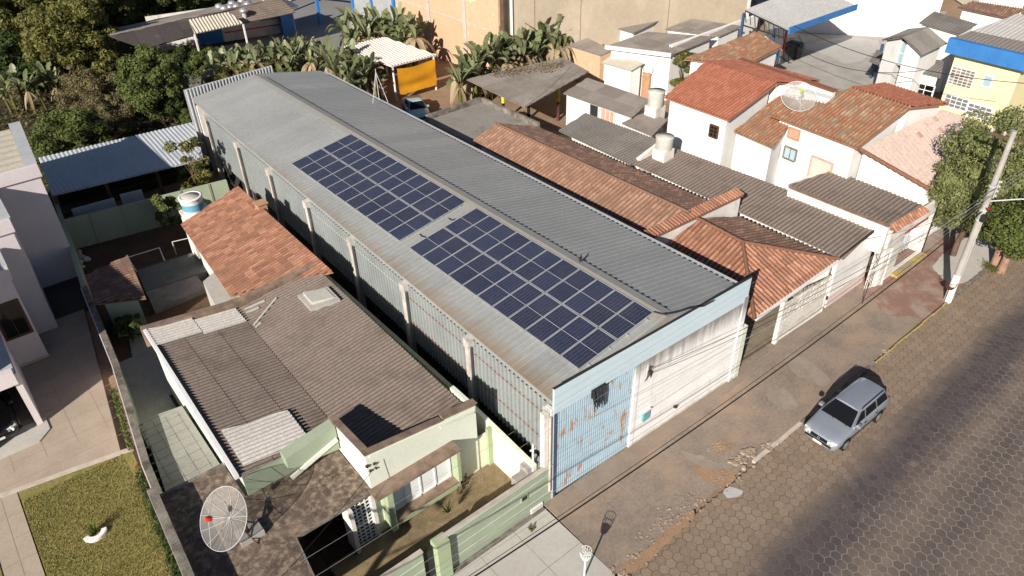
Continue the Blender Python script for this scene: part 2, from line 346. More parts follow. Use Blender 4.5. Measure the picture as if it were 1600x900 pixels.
# roofing
def _front_wall():          # black weathering that has run down from under the fascia, dirt splashed up at the foot
    mt = M['white_dirty']; t = mt.node_tree; bs = t.nodes['Principled BSDF']; L = t.links
    src = bs.inputs['Base Color'].links[0].from_socket; sx = t.nodes.new('ShaderNodeSeparateXYZ'); L.new(geo(t), sx.inputs[0])
    n = noise(t, 1.0, 7, 0.75, stretch(t, 3.2, 3.2, 0.30)); d = mth(t, 'ADD', mth(t, 'MULTIPLY', sx.outputs['Z'], 0.42), n)
    c = mixc(t, ramp(t, d, [(2.02, (0, 0, 0)), (2.5, (1, 1, 1))]) if False else ramp(t, mth(t, 'SUBTRACT', d, 1.45), [(0.55, (0, 0, 0)), (0.95, (0.9, 0.9, 0.9))]), src, (0.20, 0.185, 0.18))
    n2 = noise(t, 1.6, 6, 0.7); e = mth(t, 'SUBTRACT', n2, mth(t, 'MULTIPLY', sx.outputs['Z'], 1.6))
    c = mixc(t, ramp(t, e, [(0.1, (0, 0, 0)), (0.5, (0.8, 0.8, 0.8))]), c, (0.42, 0.30, 0.21)); L.new(c, bs.inputs['Base Color'])
_front_wall()
def _grout():
    mt, t, bs, N, L = _base('joint_sand'); sx = N.new('ShaderNodeSeparateXYZ'); L.new(geo(t), sx.inputs[0])
    y = mth(t, 'ADD', sx.outputs['Y'], mth(t, 'MULTIPLY', noise(t, 0.5, 4), 2.2)); f = mth(t, 'MULTIPLY', mth(t, 'ADD', y, 8.0), 0.5)
    L.new(ramp(t, f, [(0.0, (0.27, 0.22, 0.18)), (0.6, (0.13, 0.095, 0.07))]), bs.inputs['Base Color']); bs.inputs['Roughness'].default_value = 1.0; return mt
M['grout'] = _grout()
M['asb_shaded'] = mat_uv('tree_shaded_fibre_cement', [(0, (0.06, 0.052, 0.052)), (1, (0.085, 0.072, 0.07))], uscale=1/6, dirt=(0.12, 0.11, 0.11), dirt_scale=0.5, dirt_amt=(0.55, 0.7))  # fibre cement darkened to stand for the shade of the trees
M['slab_dark'] = mat('old_roof_concrete', (0.30, 0.275, 0.25), (0.235, 0.215, 0.195), 0.5, 0.9, 0, 0.2, 0.2, stain=(0.17, 0.15, 0.135), stain_scale=(0.8, 0.8, 0.8), stain_amt=(0.58, 0.72))
M['joint'] = mat('paving_joint', (0.34, 0.26, 0.195), (0.29, 0.22, 0.165), 2)
TILE_OR = [(0.0, (0.25, 0.12, 0.08)), (0.3, (0.33, 0.155, 0.10)), (0.7, (0.38, 0.18, 0.115)), (1.0, (0.46, 0.24, 0.16))]
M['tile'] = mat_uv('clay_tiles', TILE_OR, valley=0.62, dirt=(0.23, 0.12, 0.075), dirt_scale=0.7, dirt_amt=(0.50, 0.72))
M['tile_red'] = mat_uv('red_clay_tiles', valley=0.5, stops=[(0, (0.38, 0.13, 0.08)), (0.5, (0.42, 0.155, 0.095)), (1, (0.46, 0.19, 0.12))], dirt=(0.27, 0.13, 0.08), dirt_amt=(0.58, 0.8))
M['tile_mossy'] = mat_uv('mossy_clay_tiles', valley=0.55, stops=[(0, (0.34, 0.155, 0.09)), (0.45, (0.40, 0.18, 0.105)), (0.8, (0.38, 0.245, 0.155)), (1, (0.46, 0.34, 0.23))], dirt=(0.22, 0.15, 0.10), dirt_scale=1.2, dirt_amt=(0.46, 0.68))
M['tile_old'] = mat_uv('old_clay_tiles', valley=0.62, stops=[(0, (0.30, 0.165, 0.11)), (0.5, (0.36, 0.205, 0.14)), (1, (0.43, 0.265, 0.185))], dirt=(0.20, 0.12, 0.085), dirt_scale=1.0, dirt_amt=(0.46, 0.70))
M['tile_dark'] = mat_uv('dark_shaded_clay_tiles', valley=0.65, stops=[(0, (0.20, 0.12, 0.09)), (0.5, (0.26, 0.15, 0.11)), (1, (0.36, 0.22, 0.16))], dirt=(0.14, 0.095, 0.08), dirt_scale=1.0, dirt_amt=(0.45, 0.65))  # dark clay tiles, also used where a slope's shade is painted in
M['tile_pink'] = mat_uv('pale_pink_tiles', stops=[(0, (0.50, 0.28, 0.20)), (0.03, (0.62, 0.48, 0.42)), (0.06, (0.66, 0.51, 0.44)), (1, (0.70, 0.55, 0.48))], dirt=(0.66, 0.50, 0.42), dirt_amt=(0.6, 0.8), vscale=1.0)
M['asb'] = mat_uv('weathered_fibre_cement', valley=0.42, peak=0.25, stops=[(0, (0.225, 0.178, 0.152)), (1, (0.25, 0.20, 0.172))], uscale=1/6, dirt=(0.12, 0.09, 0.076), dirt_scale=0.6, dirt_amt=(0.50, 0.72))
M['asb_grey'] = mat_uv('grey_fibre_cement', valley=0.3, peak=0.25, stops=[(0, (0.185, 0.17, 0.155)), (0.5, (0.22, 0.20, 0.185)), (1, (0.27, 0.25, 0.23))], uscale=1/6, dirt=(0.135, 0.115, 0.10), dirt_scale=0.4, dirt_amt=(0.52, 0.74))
M['asb_flat'] = mat_uv('thin_fibre_cement', [(0, (0.23, 0.20, 0.18)), (0.5, (0.27, 0.235, 0.21)), (1, (0.32, 0.28, 0.25))], uscale=1/6, dirt=(0.17, 0.14, 0.12), dirt_scale=0.35, dirt_amt=(0.50, 0.72))
M['sheet_white'] = mat_uv('white_translucent_sheet', [(0, (0.58, 0.54, 0.50)), (1, (0.64, 0.60, 0.56))], uscale=1/6, dirt=(0.46, 0.41, 0.37), dirt_scale=1.0, dirt_amt=(0.55, 0.8), rough=0.5)
M['sheet_pale'] = mat_uv('pale_roof_sheet', [(0, (0.66, 0.60, 0.56)), (1, (0.74, 0.67, 0.63))], uscale=1/6, dirt=(0.55, 0.48, 0.43), dirt_scale=0.4)
M['sheet_beige'] = mat_uv('beige_roof_sheet', [(0, (0.48, 0.44, 0.36)), (1, (0.55, 0.50, 0.42))], uscale=1/6, dirt=(0.40, 0.36, 0.30), dirt_scale=0.6)
M['leaf_dark'] = mat_leaf('dark_green_leaves', [(0.1, (0.018, 0.035, 0.010)), (0.5, (0.045, 0.075, 0.018)), (0.9, (0.10, 0.13, 0.035))])
M['leaf_mid'] = mat_leaf('green_leaves', [(0.1, (0.04, 0.06, 0.015)), (0.5, (0.10, 0.13, 0.035)), (0.9, (0.19, 0.21, 0.065))], trans=0.35)
M['leaf_olive'] = mat_leaf('olive_leaves', [(0.1, (0.12, 0.14, 0.05)), (0.5, (0.21, 0.235, 0.085)), (0.9, (0.33, 0.34, 0.15))], trans=0.4)
M['leaf_yellow'] = mat_leaf('yellowish_leaves', [(0.1, (0.06, 0.065, 0.016)), (0.5, (0.145, 0.145, 0.038)), (0.9, (0.26, 0.24, 0.08))], trans=0.35)
M['leaf_dry'] = mat_leaf('dry_brush', [(0.1, (0.07, 0.06, 0.026)), (0.5, (0.14, 0.12, 0.055)), (0.9, (0.25, 0.21, 0.11))])
M['banana'] = mat_leaf('banana_leaves', [(0.1, (0.085, 0.11, 0.045)), (0.5, (0.18, 0.21, 0.095)), (0.9, (0.36, 0.36, 0.22))], 0.4, 0.3)
M['banana_dry'] = mat_leaf('dry_banana_leaves', [(0.1, (0.20, 0.14, 0.08)), (0.5, (0.34, 0.26, 0.16)), (0.9, (0.48, 0.40, 0.27))], 0.7, 0.2)
M['grass'] = mat_leaf('lawn_grass', [(0.1, (0.13, 0.14, 0.035)), (0.5, (0.24, 0.22, 0.07)), (0.9, (0.35, 0.29, 0.12))], 0.8, 0.2)
M['lawn'] = mat('lawn_ground', (0.29, 0.235, 0.085), (0.19, 0.18, 0.055), 0.8, 1.0, 0, 0.4, 0.6)
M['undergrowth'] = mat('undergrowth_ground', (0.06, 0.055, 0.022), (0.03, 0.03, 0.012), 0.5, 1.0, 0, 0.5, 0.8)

# ------------------------------------------------------------------ roofs
def profile(kind, pitch, amp):
    """(offset in wave, height) samples over one wave"""
    if kind == 'sine': return [(k/6, amp*math.sin(2*PI*k/6)) for k in range(6)]
    if kind == 'tile':
        return [(0.0, -amp*0.6), (0.12, 0.15*amp), (0.24, 0.75*amp), (0.40, amp), (0.56, 0.75*amp), (0.68, 0.15*amp), (0.80, -amp*0.6), (0.9, -amp*0.8)]
    return [(0.0, 0.0), (0.72, 0.0), (0.78, amp), (0.92, amp), (0.98, 0.0)]          # trapezoid rib
def roof_sheet(poly, udir, kind='sine', pitch=0.18, amp=0.025, row=1.8, lap=0.012, th=0.05, jitter=0.0, seed=1):
    """corrugated or tiled covering over a flat convex polygon; waves vary along udir; its own thickness below"""
    rnd = random.Random(seed)
    P = [Vector(p) for p in poly]
    N = (P[1]-P[0]).cross(P[2]-P[0]).normalized()
    if N.z < 0: N = -N
    U = Vector(udir); U = (U-N*U.dot(N)).normalized(); V = N.cross(U)
    if V.z < 0: V = -V; U = -U
    O = P[0]; us = [(p-O).dot(U) for p in P]; vs_ = [(p-O).dot(V) for p in P]
    u0, u1, v0, v1 = min(us), max(us), min(vs_), max(vs_)
    prof = profile(kind, pitch, amp); ncol = int(math.ceil((u1-u0)/pitch))+1
    nrow = max(1, int(round((v1-v0)/row))); rh = (v1-v0)/nrow
    bm = bmesh.new(); uvl = bm.loops.layers.uv.new('UVMap')
    cols = [(u0+(c+o)*pitch, h, c, c+o) for c in range(ncol) for o, h in prof]
    for r in range(nrow):
        va, vb = v0+r*rh, v0+(r+1)*rh
        lo = []; hi = []
        for (u, h, c, _u) in cols:
            j = rnd.uniform(-jitter, jitter) if jitter else 0
            lo.append(bm.verts.new(O+U*u+V*va+N*(h+lap+j+0.03))); hi.append(bm.verts.new(O+U*u+V*vb+N*(h+0.03+j)))
        for i in range(len(cols)-1):
            f = bm.faces.new((lo[i], lo[i+1], hi[i+1], hi[i])); f.smooth = kind != 'trap'
            ca = cols[i][3]; cb = cols[i+1][3] if cols[i+1][3] > ca else ca+0.1
            for l, uu, vv in zip(f.loops, (ca, cb, cb, ca), (0.02, 0.02, 0.98, 0.98)): l[uvl].uv = (min(uu, math.floor(ca)+0.999), r+vv+seed*37)
        if lap > 0 and r > 0:
            low = []; lo2 = []
            for (u, h, c, _u) in cols: low.append(bm.verts.new(O+U*u+V*va+N*(h+0.02)))
            for v_ in lo: lo2.append(bm.verts.new(v_.co))
            for i in range(len(cols)-1):
                f = bm.faces.new((low[i], low[i+1], lo2[i+1], lo2[i]))
                for l in f.loops: l[uvl].uv = (cols[i][2]+0.5, r+0.5+seed*37)
    C = sum(P, Vector())/len(P)
    for i in range(len(P)):
        a, b = P[i], P[(i+1) % len(P)]; n = (b-a).cross(N).normalized()
        if n.dot(C-a) > 0: n = -n
        bmesh.ops.bisect_plane(bm, geom=bm.verts[:]+bm.edges[:]+bm.faces[:], plane_co=a, plane_no=n, clear_outer=True)
    bmesh.ops.recalc_face_normals(bm, faces=[])
    s = MB(); off = {}
    for f in bm.faces:
        if f.normal.dot(N) < -0.01: f.normal_flip()
    idx = {v: i for i, v in enumerate(bm.verts)}
    s.v = [tuple(v.co) for v in bm.verts]
    for f in bm.faces:
        s.f.append(tuple(idx[v] for v in f.verts)); s.uv.append([tuple(l[uvl].uv) for l in f.loops]); s.m.append(0); s.sm.append(f.smooth)
    bm.free()
    zo = -min(h for _, h in prof)
    s.slab([p+N*(0.028-zo) for p in P], th, uv=(0.5+ncol//2, 0.5+seed*37))
    return s
def plane_of(a, b, c):
    n = (b-a).cross(c-a).normalized(); return a, n
def px_roof(px):
    """px: three corners (x, y, height) then more corners (x, y) in the same plane, given in photo order"""
    three = [at(*p) for p in px if len(p) == 3][:3]
    p0, n = plane_of(*three); out = []
    for p in px:
        out.append(at(*p) if len(p) == 3 else atp(p[0], p[1], p0, n))
    return out
def inset_plan(P, d):
    C = sum(P, Vector())/len(P); out = []
    n = len(P)
    ar = sum(P[i].x*P[(i+1) % n].y-P[(i+1) % n].x*P[i].y for i in range(n))
    sg = 1 if ar > 0 else -1
    for i in range(n):
        a, b, c = P[i-1], P[i], P[(i+1) % n]
        e1 = Vector((b.x-a.x, b.y-a.y)).normalized(); e2 = Vector((c.x-b.x, c.y-b.y)).normalized()
        n1 = Vector((-e1.y, e1.x))*sg; n2 = Vector((-e2.y, e2.x))*sg
        bs_ = n1+n2; k = d/max(0.3, (bs_.length_squared/2)) if bs_.length > 0.1 else d
        out.append(Vector((b.x+bs_.x*k, b.y+bs_.y*k)))
    return out
def walls_under(P, inset=0.25, z0=0.0, drop=0.06, mi=0, mb=None):
    p0, n = plane_of(P[0], P[1], P[2]); pl = inset_plan(P, inset)
    zt = [p0.z-(n.x*(q.x-p0.x)+n.y*(q.y-p0.y))/n.z-drop for q in pl]
    mb = mb or MB(); mb.prism([(q.x, q.y) for q in pl], z0, zt, mi); return mb
ROOFKIND = {'tile': dict(kind='tile', pitch=0.22, amp=0.065, row=0.40, lap=0.022, jitter=0.004),
            'asb': dict(kind='sine', pitch=0.18, amp=0.026, row=1.9, lap=0.014),
            'flat': dict(kind='sine', pitch=0.18, amp=0.018, row=1.9, lap=0.014),
            'rib': dict(kind='trap', pitch=0.25, amp=0.035, row=6.0, lap=0.01)}
_sd = [0]
def roof_part(parent, poly, udir, kind, mt, name='roof', th=0.06, **kw):
    _sd[0] += 1; a = dict(ROOFKIND[kind]); a.update(kw)
    return roof_sheet(poly, udir, seed=_sd[0], th=th, **a).build(name, mt, parent)
YD = (0, 1, 0); XD = (1, 0, 0)
def window_on(parent, c, axis, w, h, frame=None, pane=None, bars=(1, 1), proud=0.04, name='window', fw=0.05):
    """window on a wall facing -y (axis 'y') or -x (axis 'x') centred at c"""
    frame = frame or M['white']; pane = pane or M['glass']
    def P(u, d, v): return (c[0]+u, c[1]-d, c[2]+v) if axis == 'y' else (c[0]-d, c[1]-u, c[2]+v)
    def bx(mb, u0, u1, d0, d1, v0, v1):
        a, b = P(u0, d0, v0), P(u1, d1, v1)
        mb.box(min(a[0], b[0]), max(a[0], b[0]), min(a[1], b[1]), max(a[1], b[1]), v0+c[2], v1+c[2])
    f = MB()
    bx(f, -w/2-fw, -w/2, -0.05, proud, -h/2-fw, h/2+fw); bx(f, w/2, w/2+fw, -0.05, proud, -h/2-fw, h/2+fw)
    bx(f, -w/2, w/2, -0.05, proud, h/2, h/2+fw); bx(f, -w/2, w/2, -0.05, proud+0.02, -h/2-fw, -h/2)
    for k in range(1, bars[0]+1):
        u = -w/2+w*k/(bars[0]+1); bx(f, u-0.015, u+0.015, -0.02, proud-0.01, -h/2, h/2)
    for k in range(1, bars[1]+1):
        v = -h/2+h*k/(bars[1]+1); bx(f, -w/2, w/2, -0.02, proud-0.015, v-0.015, v+0.015)
    fo = f.build(name, frame, parent)
    g = MB(); bx(g, -w/2, w/2, -0.04, 0.012, -h/2, h/2); g.build('pane', pane, fo)
    return fo

def tree_meshes(o):
    out = [o] if o.type == 'MESH' else []
    for c in o.children: out += tree_meshes(c)
    return out
def settle(root, loc=None):
    """moves a thing built in world coordinates so that its origin sits at its base"""
    ms = tree_meshes(root)
    if loc is None:
        lo = [1e9]*3; hi = [-1e9]*3
        for o in ms:
            a = np.empty(len(o.data.vertices)*3, np.float32); o.data.vertices.foreach_get('co', a); a = a.reshape(-1, 3)
            mn, mx = a.min(0), a.max(0)
            for i in range(3): lo[i] = min(lo[i], mn[i]); hi[i] = max(hi[i], mx[i])
        loc = ((lo[0]+hi[0])/2, (lo[1]+hi[1])/2, lo[2])
    T = Matrix.Translation(-Vector(loc)); seen = set()
    for o in ms:
        if o.data.name not in seen: o.data.transform(T); seen.add(o.data.name)
    root.location = loc
    return root
def struct(name, mb, mt, kind='structure', **k):
    o = mb.build(name, mt); tag(o, kind=kind, **k); return o
def sheet(pts, z): 
    mb = MB(); mb.face([(p[0], p[1], z) for p in pts]); return mb

# ================================================================== SETTING
STREET_Z = -0.10; KERB_Y = -4.1
terrain = MB(); terrain.face([(-600, -600, -0.16), (900, -600, -0.16), (900, 1200, -0.16), (-600, 1200, -0.16)])
struct('terrain', terrain, M['soil_light'])

# street: a sand bed with real hexagonal pavers standing in it
struct('road', sheet([(-80, -40), (140, -40), (140, KERB_Y), (-80, KERB_Y)], STREET_Z-0.007), M['grout'])
def mat_paver():
    mt, t, bs, N, L = _base('hexagonal_pavers')
    uv = N.new('ShaderNodeUVMap'); wn = N.new('ShaderNodeTexWhiteNoise'); L.new(uv.outputs[0], wn.inputs['Vector'])
    sx = N.new('ShaderNodeSeparateXYZ'); L.new(geo(t), sx.inputs[0])
    base = ramp(t, wn.outputs['Value'], [(0, (0.145, 0.115, 0.10)), (0.5, (0.17, 0.135, 0.115)), (1, (0.205, 0.16, 0.135))])
    dust = ramp(t, wn.outputs['Value'], [(0, (0.225, 0.165, 0.12)), (1, (0.285, 0.215, 0.16))])
    oil = ramp(t, wn.outputs['Value'], [(0, (0.062, 0.055, 0.06)), (1, (0.092, 0.08, 0.084))])
    # dust lies against the kerb, tyre-darkened band further out, brown lane beyond
    n1 = noise(t, 1.0, 4, 0.55, stretch(t, 0.12, 0.45, 1))
    yy = mth(t, 'ADD', sx.outputs['Y'], mth(t, 'MULTIPLY', sx.outputs['X'], -0.03))
    yy = mth(t, 'ADD', yy, mth(t, 'MULTIPLY', n1, 1.8))
    dn = mth(t, 'ADD', mth(t, 'MULTIPLY', yy, 0.55), 3.75)
    c = mixc(t, ramp(t, dn, [(0.0, (0, 0, 0)), (0.9, (1, 1, 1))]), base, dust)
    # band centred about y = -8.2
    b = mth(t, 'SUBTRACT', 1.0, mth(t, 'MULTIPLY', mth(t, 'ABSOLUTE', mth(t, 'ADD', yy, 7.35)), 0.72))
    c = mixc(t, ramp(t, b, [(0.0, (0, 0, 0)), (0.75, (0.92, 0.92, 0.92))]), c, oil)
    b2 = mth(t, 'SUBTRACT', 1.0, mth(t, 'MULTIPLY', mth(t, 'ABSOLUTE', mth(t, 'ADD', yy, 10.2)), 0.8))
    c = mixc(t, ramp(t, b2, [(0.0, (0, 0, 0)), (0.9, (0.55, 0.55, 0.55))]), c, oil)
    c = mixc(t, 1.0, c, ramp(t, noise(t, 9, 5, 0.7), [(0.3, (0.78,)*3), (0.7, (1.12,)*3)]), 'MULTIPLY')
    c = mixc(t, ramp(t, noise(t, 0.9, 3), [(0.66, (0, 0, 0)), (0.76, (0.35, 0.35, 0.35))]), c, (0.36, 0.29, 0.23))
    L.new(c, bs.inputs['Base Color']); bs.inputs['Roughness'].default_value = 0.85; bs.inputs['Specular IOR Level'].default_value = 0.25
    bump(t, bs, noise(t, 30, 4, 0.7), 0.01, 0.4)
    return mt
def pavers():
    mb = MB(); s = 0.222; w = s*math.sqrt(3); rnd = random.Random(3)
    for j in range(0, 50):
        y = KERB_Y-0.16-j*1.5*s
        if y < -13.8: break
        xmin = -14.0; xmax = 60 if y > -9 else 44
        n = int((xmax-xmin)/w)
        for i in range(n):
            x = xmin+(i+(0.5 if j % 2 else 0))*w
            z = STREET_Z+rnd.uniform(-0.002, 0.003); a = rnd.uniform(-0.03, 0.03); r0, r1 = s*0.928, s*0.918
            tx, ty = rnd.uniform(-0.012, 0.012), rnd.uniform(-0.012, 0.012)
            cx = x+rnd.uniform(-0.008, 0.008); cy = y+rnd.uniform(-0.008, 0.008)
            top = []; low = []
            for k in range(6):
                t = a+PI/6+k*PI/3; c, q = math.cos(t), math.sin(t)
                top.append((cx+r1*c, cy+r1*q, z+tx*c*s+ty*q*s)); low.append((cx+r0*c, cy+r0*q, z-0.014))
            uv = (rnd.random()*50, rnd.random()*50)
            b = len(mb.v); mb.v += top+low
            mb.f.append(tuple(range(b, b+6))); mb.uv.append([uv]*6); mb.m.append(0); mb.sm.append(False)
            for k in range(6):
                mb.f.append((b+k, b+6+k, b+6+(k+1) % 6, b+(k+1) % 6)); mb.uv.append([uv]*4); mb.m.append(0); mb.sm.append(False)
    return struct('street_pavers', mb, mat_paver())
pavers()

# pavements on the house side of the street (raised sheets with a solid edge)
def raised(name, plan, z1, mt, z0=-0.18, **k):
    mb = MB(); mb.prism(plan, z0, z1); return struct(name, mb, mt, **k)
M['pave_worn'] = mat('worn_pavement', (0.31, 0.24, 0.19), (0.22, 0.178, 0.148), 0.55, 0.95, 0, 0.25, 0.35, stain=(0.35, 0.25, 0.175), stain_scale=(0.3, 0.45, 1), stain_amt=(0.50, 0.72))
M['pave_patch'] = mat('repaired_patch', (0.34, 0.28, 0.23), (0.25, 0.205, 0.17), 1.2, 0.95, 0, 0.2, 0.2)
M['dust'] = mat('trodden_dust', (0.315, 0.24, 0.185), (0.25, 0.195, 0.155), 1.1, 1.0, 0, 0.2)
M['orange_soil'] = mat('orange_spilt_soil', (0.38, 0.235, 0.145), (0.30, 0.195, 0.13), 1.2, 1, 0, 0.3, 0.5)
raised('pavement', [(-0.55, KERB_Y+0.15), (22.0, KERB_Y+0.15), (22.0, 0.0), (-0.45, 0.0)], 0.0, M['pave_worn'])
raised('red_pavement', [(22.0, KERB_Y+0.15), (31.0, KERB_Y+0.15), (31.0, 0.0), (22.0, 0.0)], 0.0, M['redfloor'])
raised('far_pavement', [(31.0, KERB_Y+0.15), (90.0, KERB_Y+0.15), (90.0, 0.5), (31.0, 0.5)], 0.0, M['pave_worn'])
# pale concrete slabs before the green house, with joints
for i in range(8):
    x1 = -0.56-i*1.62; raised('pavement_slab', [(x1-1.60, KERB_Y+0.15), (x1, KERB_Y+0.15), (x1, -2.22), (x1-1.60, -2.22)], 0.004+0.001*(i % 3), M['concrete_light'])
    raised('pavement_slab', [(x1-1.60, -2.2), (x1, -2.2), (x1+0.0, -0.25), (x1-1.60, -0.25)], 0.005+0.001*((i+1) % 3), M['concrete_light'])
raised('pavement_base', [(-40, KERB_Y+0.15), (-0.55, KERB_Y+0.15), (-0.55, 0.0), (-40, 0.0)], -0.006, M['coping_grey'])
def kerb(name, x0, x1, mt, step=1.0, gap=0.015, w=0.14, h=0.012, seed=0, skip=()):
    rnd = random.Random(seed); x = x0; mb = MB(); k = 0
    while x < x1-0.05:
        l = min(step*rnd.uniform(0.85, 1.1), x1-x)
        if k not in skip:
            dy = rnd.uniform(-0.02, 0.02); mb.box(x, x+l-gap, KERB_Y+dy, KERB_Y+w+0.01+dy, -0.15, h+rnd.uniform(-0.01, 0.008))
        x += l; k += 1
    return struct(name, mb, mt)
kerb('kerb', -40, -0.6, M['kerbwhite'], seed=1)
kerb('kerb', 7.6, 11.0, M['kerbwhite'], seed=2, step=0.8)
kerb('kerb', 11.0, 17.2, M['coping_grey'], seed=3, w=0.12)
kerb('painted_kerb', 17.2, 25.2, M['yellow'], seed=4, w=0.05)
kerb('kerb', 25.2, 80, M['coping_grey'], seed=5)
def blob(pts, z, mt, name, seed=0, sub=5, amp=0.12):
    """ragged-edged patch lying on the ground"""
    for _ in range(1):                      # round the outline off
        pts = [q for i in range(len(pts)) for q in (Vector(pts[i]).lerp(Vector(pts[(i+1) % len(pts)]), 0.25), Vector(pts[i]).lerp(Vector(pts[(i+1) % len(pts)]), 0.75))]
    rnd = random.Random(seed); out = []
    n = len(pts)
    for i in range(n):
        a, b = Vector(pts[i]), Vector(pts[(i+1) % n]); m_ = max(1, int((b-a).length/0.14)); q = min(amp, 0.06)
        for k in range(m_):
            p = a.lerp(b, k/m_); out.append((p.x+rnd.uniform(-q, q), p.y+rnd.uniform(-q, q), z))
    mb = MB(); mb.face(out)
    return struct(name, mb, mt)
def gp(*ps): return [tuple(at(x, y, 0)[:2]) for x, y in ps]
blob(gp((1222, 552), (1250, 553), (1302, 592), (1290, 606), (1262, 596), (1240, 585)), 0.005, M['pave_patch'], 'pavement_patch', 1)
blob(gp((1205, 600), (1235, 612), (1250, 640), (1222, 640), (1195, 622)), 0.005, M['pave_patch'], 'pavement_patch', 2, amp=0.2)
blob(gp((1058, 702), (1085, 708), (1125, 726), (1130, 722), (1146, 726), (1138, 742), (1108, 738), (1078, 722)), 0.006, M['pave_patch'], 'pavement_patch', 3)
blob(gp((1078, 722), (1108, 736), (1146, 732), (1150, 748), (1128, 764), (1105, 752), (1085, 738)), 0.010, M['orange_soil'], 'spilt_soil', 4, amp=0.15)
blob(gp((1108, 692), (1135, 688), (1146, 697), (1130, 708), (1112, 706)), 0.008, M['soil_light'], 'spilt_soil', 5, amp=0.05)
blob(gp((958, 895), (1000, 866), (1050, 820), (1078, 795), (1090, 802), (1060, 835), (1010, 880), (985, 898)), 0.008, M['orange_soil'], 'spilt_soil', 6, amp=0.1)
blob([(12.0, -0.75), (22.5, -0.95), (22.5, -0.35), (12.0, -0.25)], 0.007, M['dust'], 'pavement_edge_strip', 7, sub=12, amp=0.05)
blob([(-0.3, -0.9), (11.6, -0.85), (11.6, -0.15), (-0.3, -0.1)], 0.006, M['dust'], 'pavement_edge_strip', 8, sub=14, amp=0.1)
blob([(25.9, -3.9), (31.5, -3.9), (33.0, -1.8), (27.5, -1.7), (26.6, -2.6)], 0.006, M['concrete_light'], 'footpath', 9, amp=0.04)
blob([(16.0, -3.9), (22.0, -3.9), (22.0, -1.4), (17.5, -1.6)], 0.005, M['pave_worn'], 'pavement_patch', 10, amp=0.2)
blob([(22.5, -3.9), (24.4, -3.9), (24.3, -1.8), (22.0, -1.3), (20.8, -2.6)], 0.008, M['redfloor'], 'red_pavement_end', 12, amp=0.2)
def rubble():
    mb = MB(); rnd = random.Random(11)
    def stone(x, y, r, z=0.0):
        n = 7; h = r*rnd.uniform(0.25, 0.6); top = []; low = []
        for k in range(n):
            t = 2*PI*k/n+rnd.uniform(-0.2, 0.2); q = r*rnd.uniform(0.75, 1.15)
            low.append((x+q*math.cos(t), y+q*math.sin(t), z-0.05)); top.append((x+q*0.75*math.cos(t), y+q*0.75*math.sin(t), z+h*rnd.uniform(0.8, 1.1)))
        b = low+top; mb.mesh(b, [tuple(range(n, 2*n))]+[(i, (i+1) % n, n+(i+1) % n, n+i) for i in range(n)])
    for px, py, n, sp, r0, r1 in ((1158, 722, 20, 9, 0.05, 0.14), (1176, 706, 16, 6, 0.06, 0.17), (1083, 782, 45, 13, 0.015, 0.07), (1062, 802, 45, 13, 0.015, 0.07), (1040, 822, 50, 13, 0.015, 0.06), (1020, 842, 40, 12, 0.012, 0.06), (1000, 872, 26, 10, 0.02, 0.08), (1135, 750, 30, 13, 0.02, 0.07), (1118, 698, 40, 7, 0.02, 0.06), (1385, 548, 24, 6, 0.02, 0.07), (1200, 700, 14, 6, 0.03, 0.1), (968, 896, 25, 9, 0.03, 0.1)):
        for _ in range(n):
            p = at(px+rnd.gauss(0, sp), py+rnd.gauss(0, sp*0.5), 0); stone(p.x, p.y, rnd.uniform(r0, r1), 0.0 if p.y > KERB_Y else STREET_Z)
    for _ in range(260):
        x = rnd.uniform(0, 24); y = rnd.uniform(-6.5, -0.4); stone(x, y, rnd.uniform(0.006, 0.022), 0.0 if y > KERB_Y else STREET_Z)
    struct('rubble', mb, M['stone'], kind='stuff', label='broken kerb stones and loose rubble along the edge of the pavement', cat='rubble')
rubble()
# cement spill on the pavers
blob(gp((1130, 764), (1145, 757), (1160, 762), (1158, 772), (1140, 778)), STREET_Z+0.012, mat('cement_spill', (0.50, 0.48, 0.47), (0.44, 0.42, 0.41), 3), 'cement_spill', 13, amp=0.06)

# plots
raised('house_yard', [(-12.3, 0.3), (-0.7, 0.3), (-0.7, 33.0), (-9.6, 33.0)], -0.02, M['soil'])
raised('side_yard_floor', [tuple(at(x, y, 1.5)[:2]) for x, y in ((262, 778), (352, 738), (284, 634), (221, 656))], 1.5, M['yardtile'], z0=-0.02)
raised('side_yard_lower_floor', [(-12.0, 11.0), (-9.72, 11.0), (-9.6, 20.0), (-11.0, 20.0)], 0.03, M['concrete'], z0=-0.02)
raised('rear_yard_floor', [(-10.9, 16.0), (-5.8, 16.0), (-5.3, 21.6), (-9.8, 21.6)], 0.02, M['concrete'], z0=-0.02)
raised('rear_alley', [(-13.0, 26.0), (-10.5, 26.0), (-9.8, 33.2), (-9.4, 38.0), (-13, 38)], 0.006, mat('shaded_paving', (0.085, 0.075, 0.07), (0.06, 0.055, 0.05), 0.8))  # dark sheet paints the alley's deep shade onto the paving
raised('neighbour_drive', [(-24, 14.1), (-12.45, 13.8), (-10.0, 33.0), (-9.9, 38.0), (-24, 38.0)], 0.0, M['paver_tan'])
raised('lawn', [(-16.3, -0.3), (-12.72, -0.3), (-12.05, 13.5), (-16.3, 14.35)], 0.03, M['lawn'], z0=-0.1)
raised('lawn', [(-30, -0.3), (-17.55, -0.3), (-17.55, 14.6), (-30, 14.9)], 0.03, M['lawn'], z0=-0.1)
raised('garden_path', [(-17.5, -0.3), (-16.35, -0.3), (-16.35, 14.4), (-17.5, 14.6)], 0.035, M['paver_tan'], z0=-0.1)
raised('lawn_kerb', [(-24, 14.9+0.95), (-24, 14.9+0.75), (-12.0, 13.52), (-11.95, 13.78)], 0.05, M['kerbwhite'], z0=-0.1)
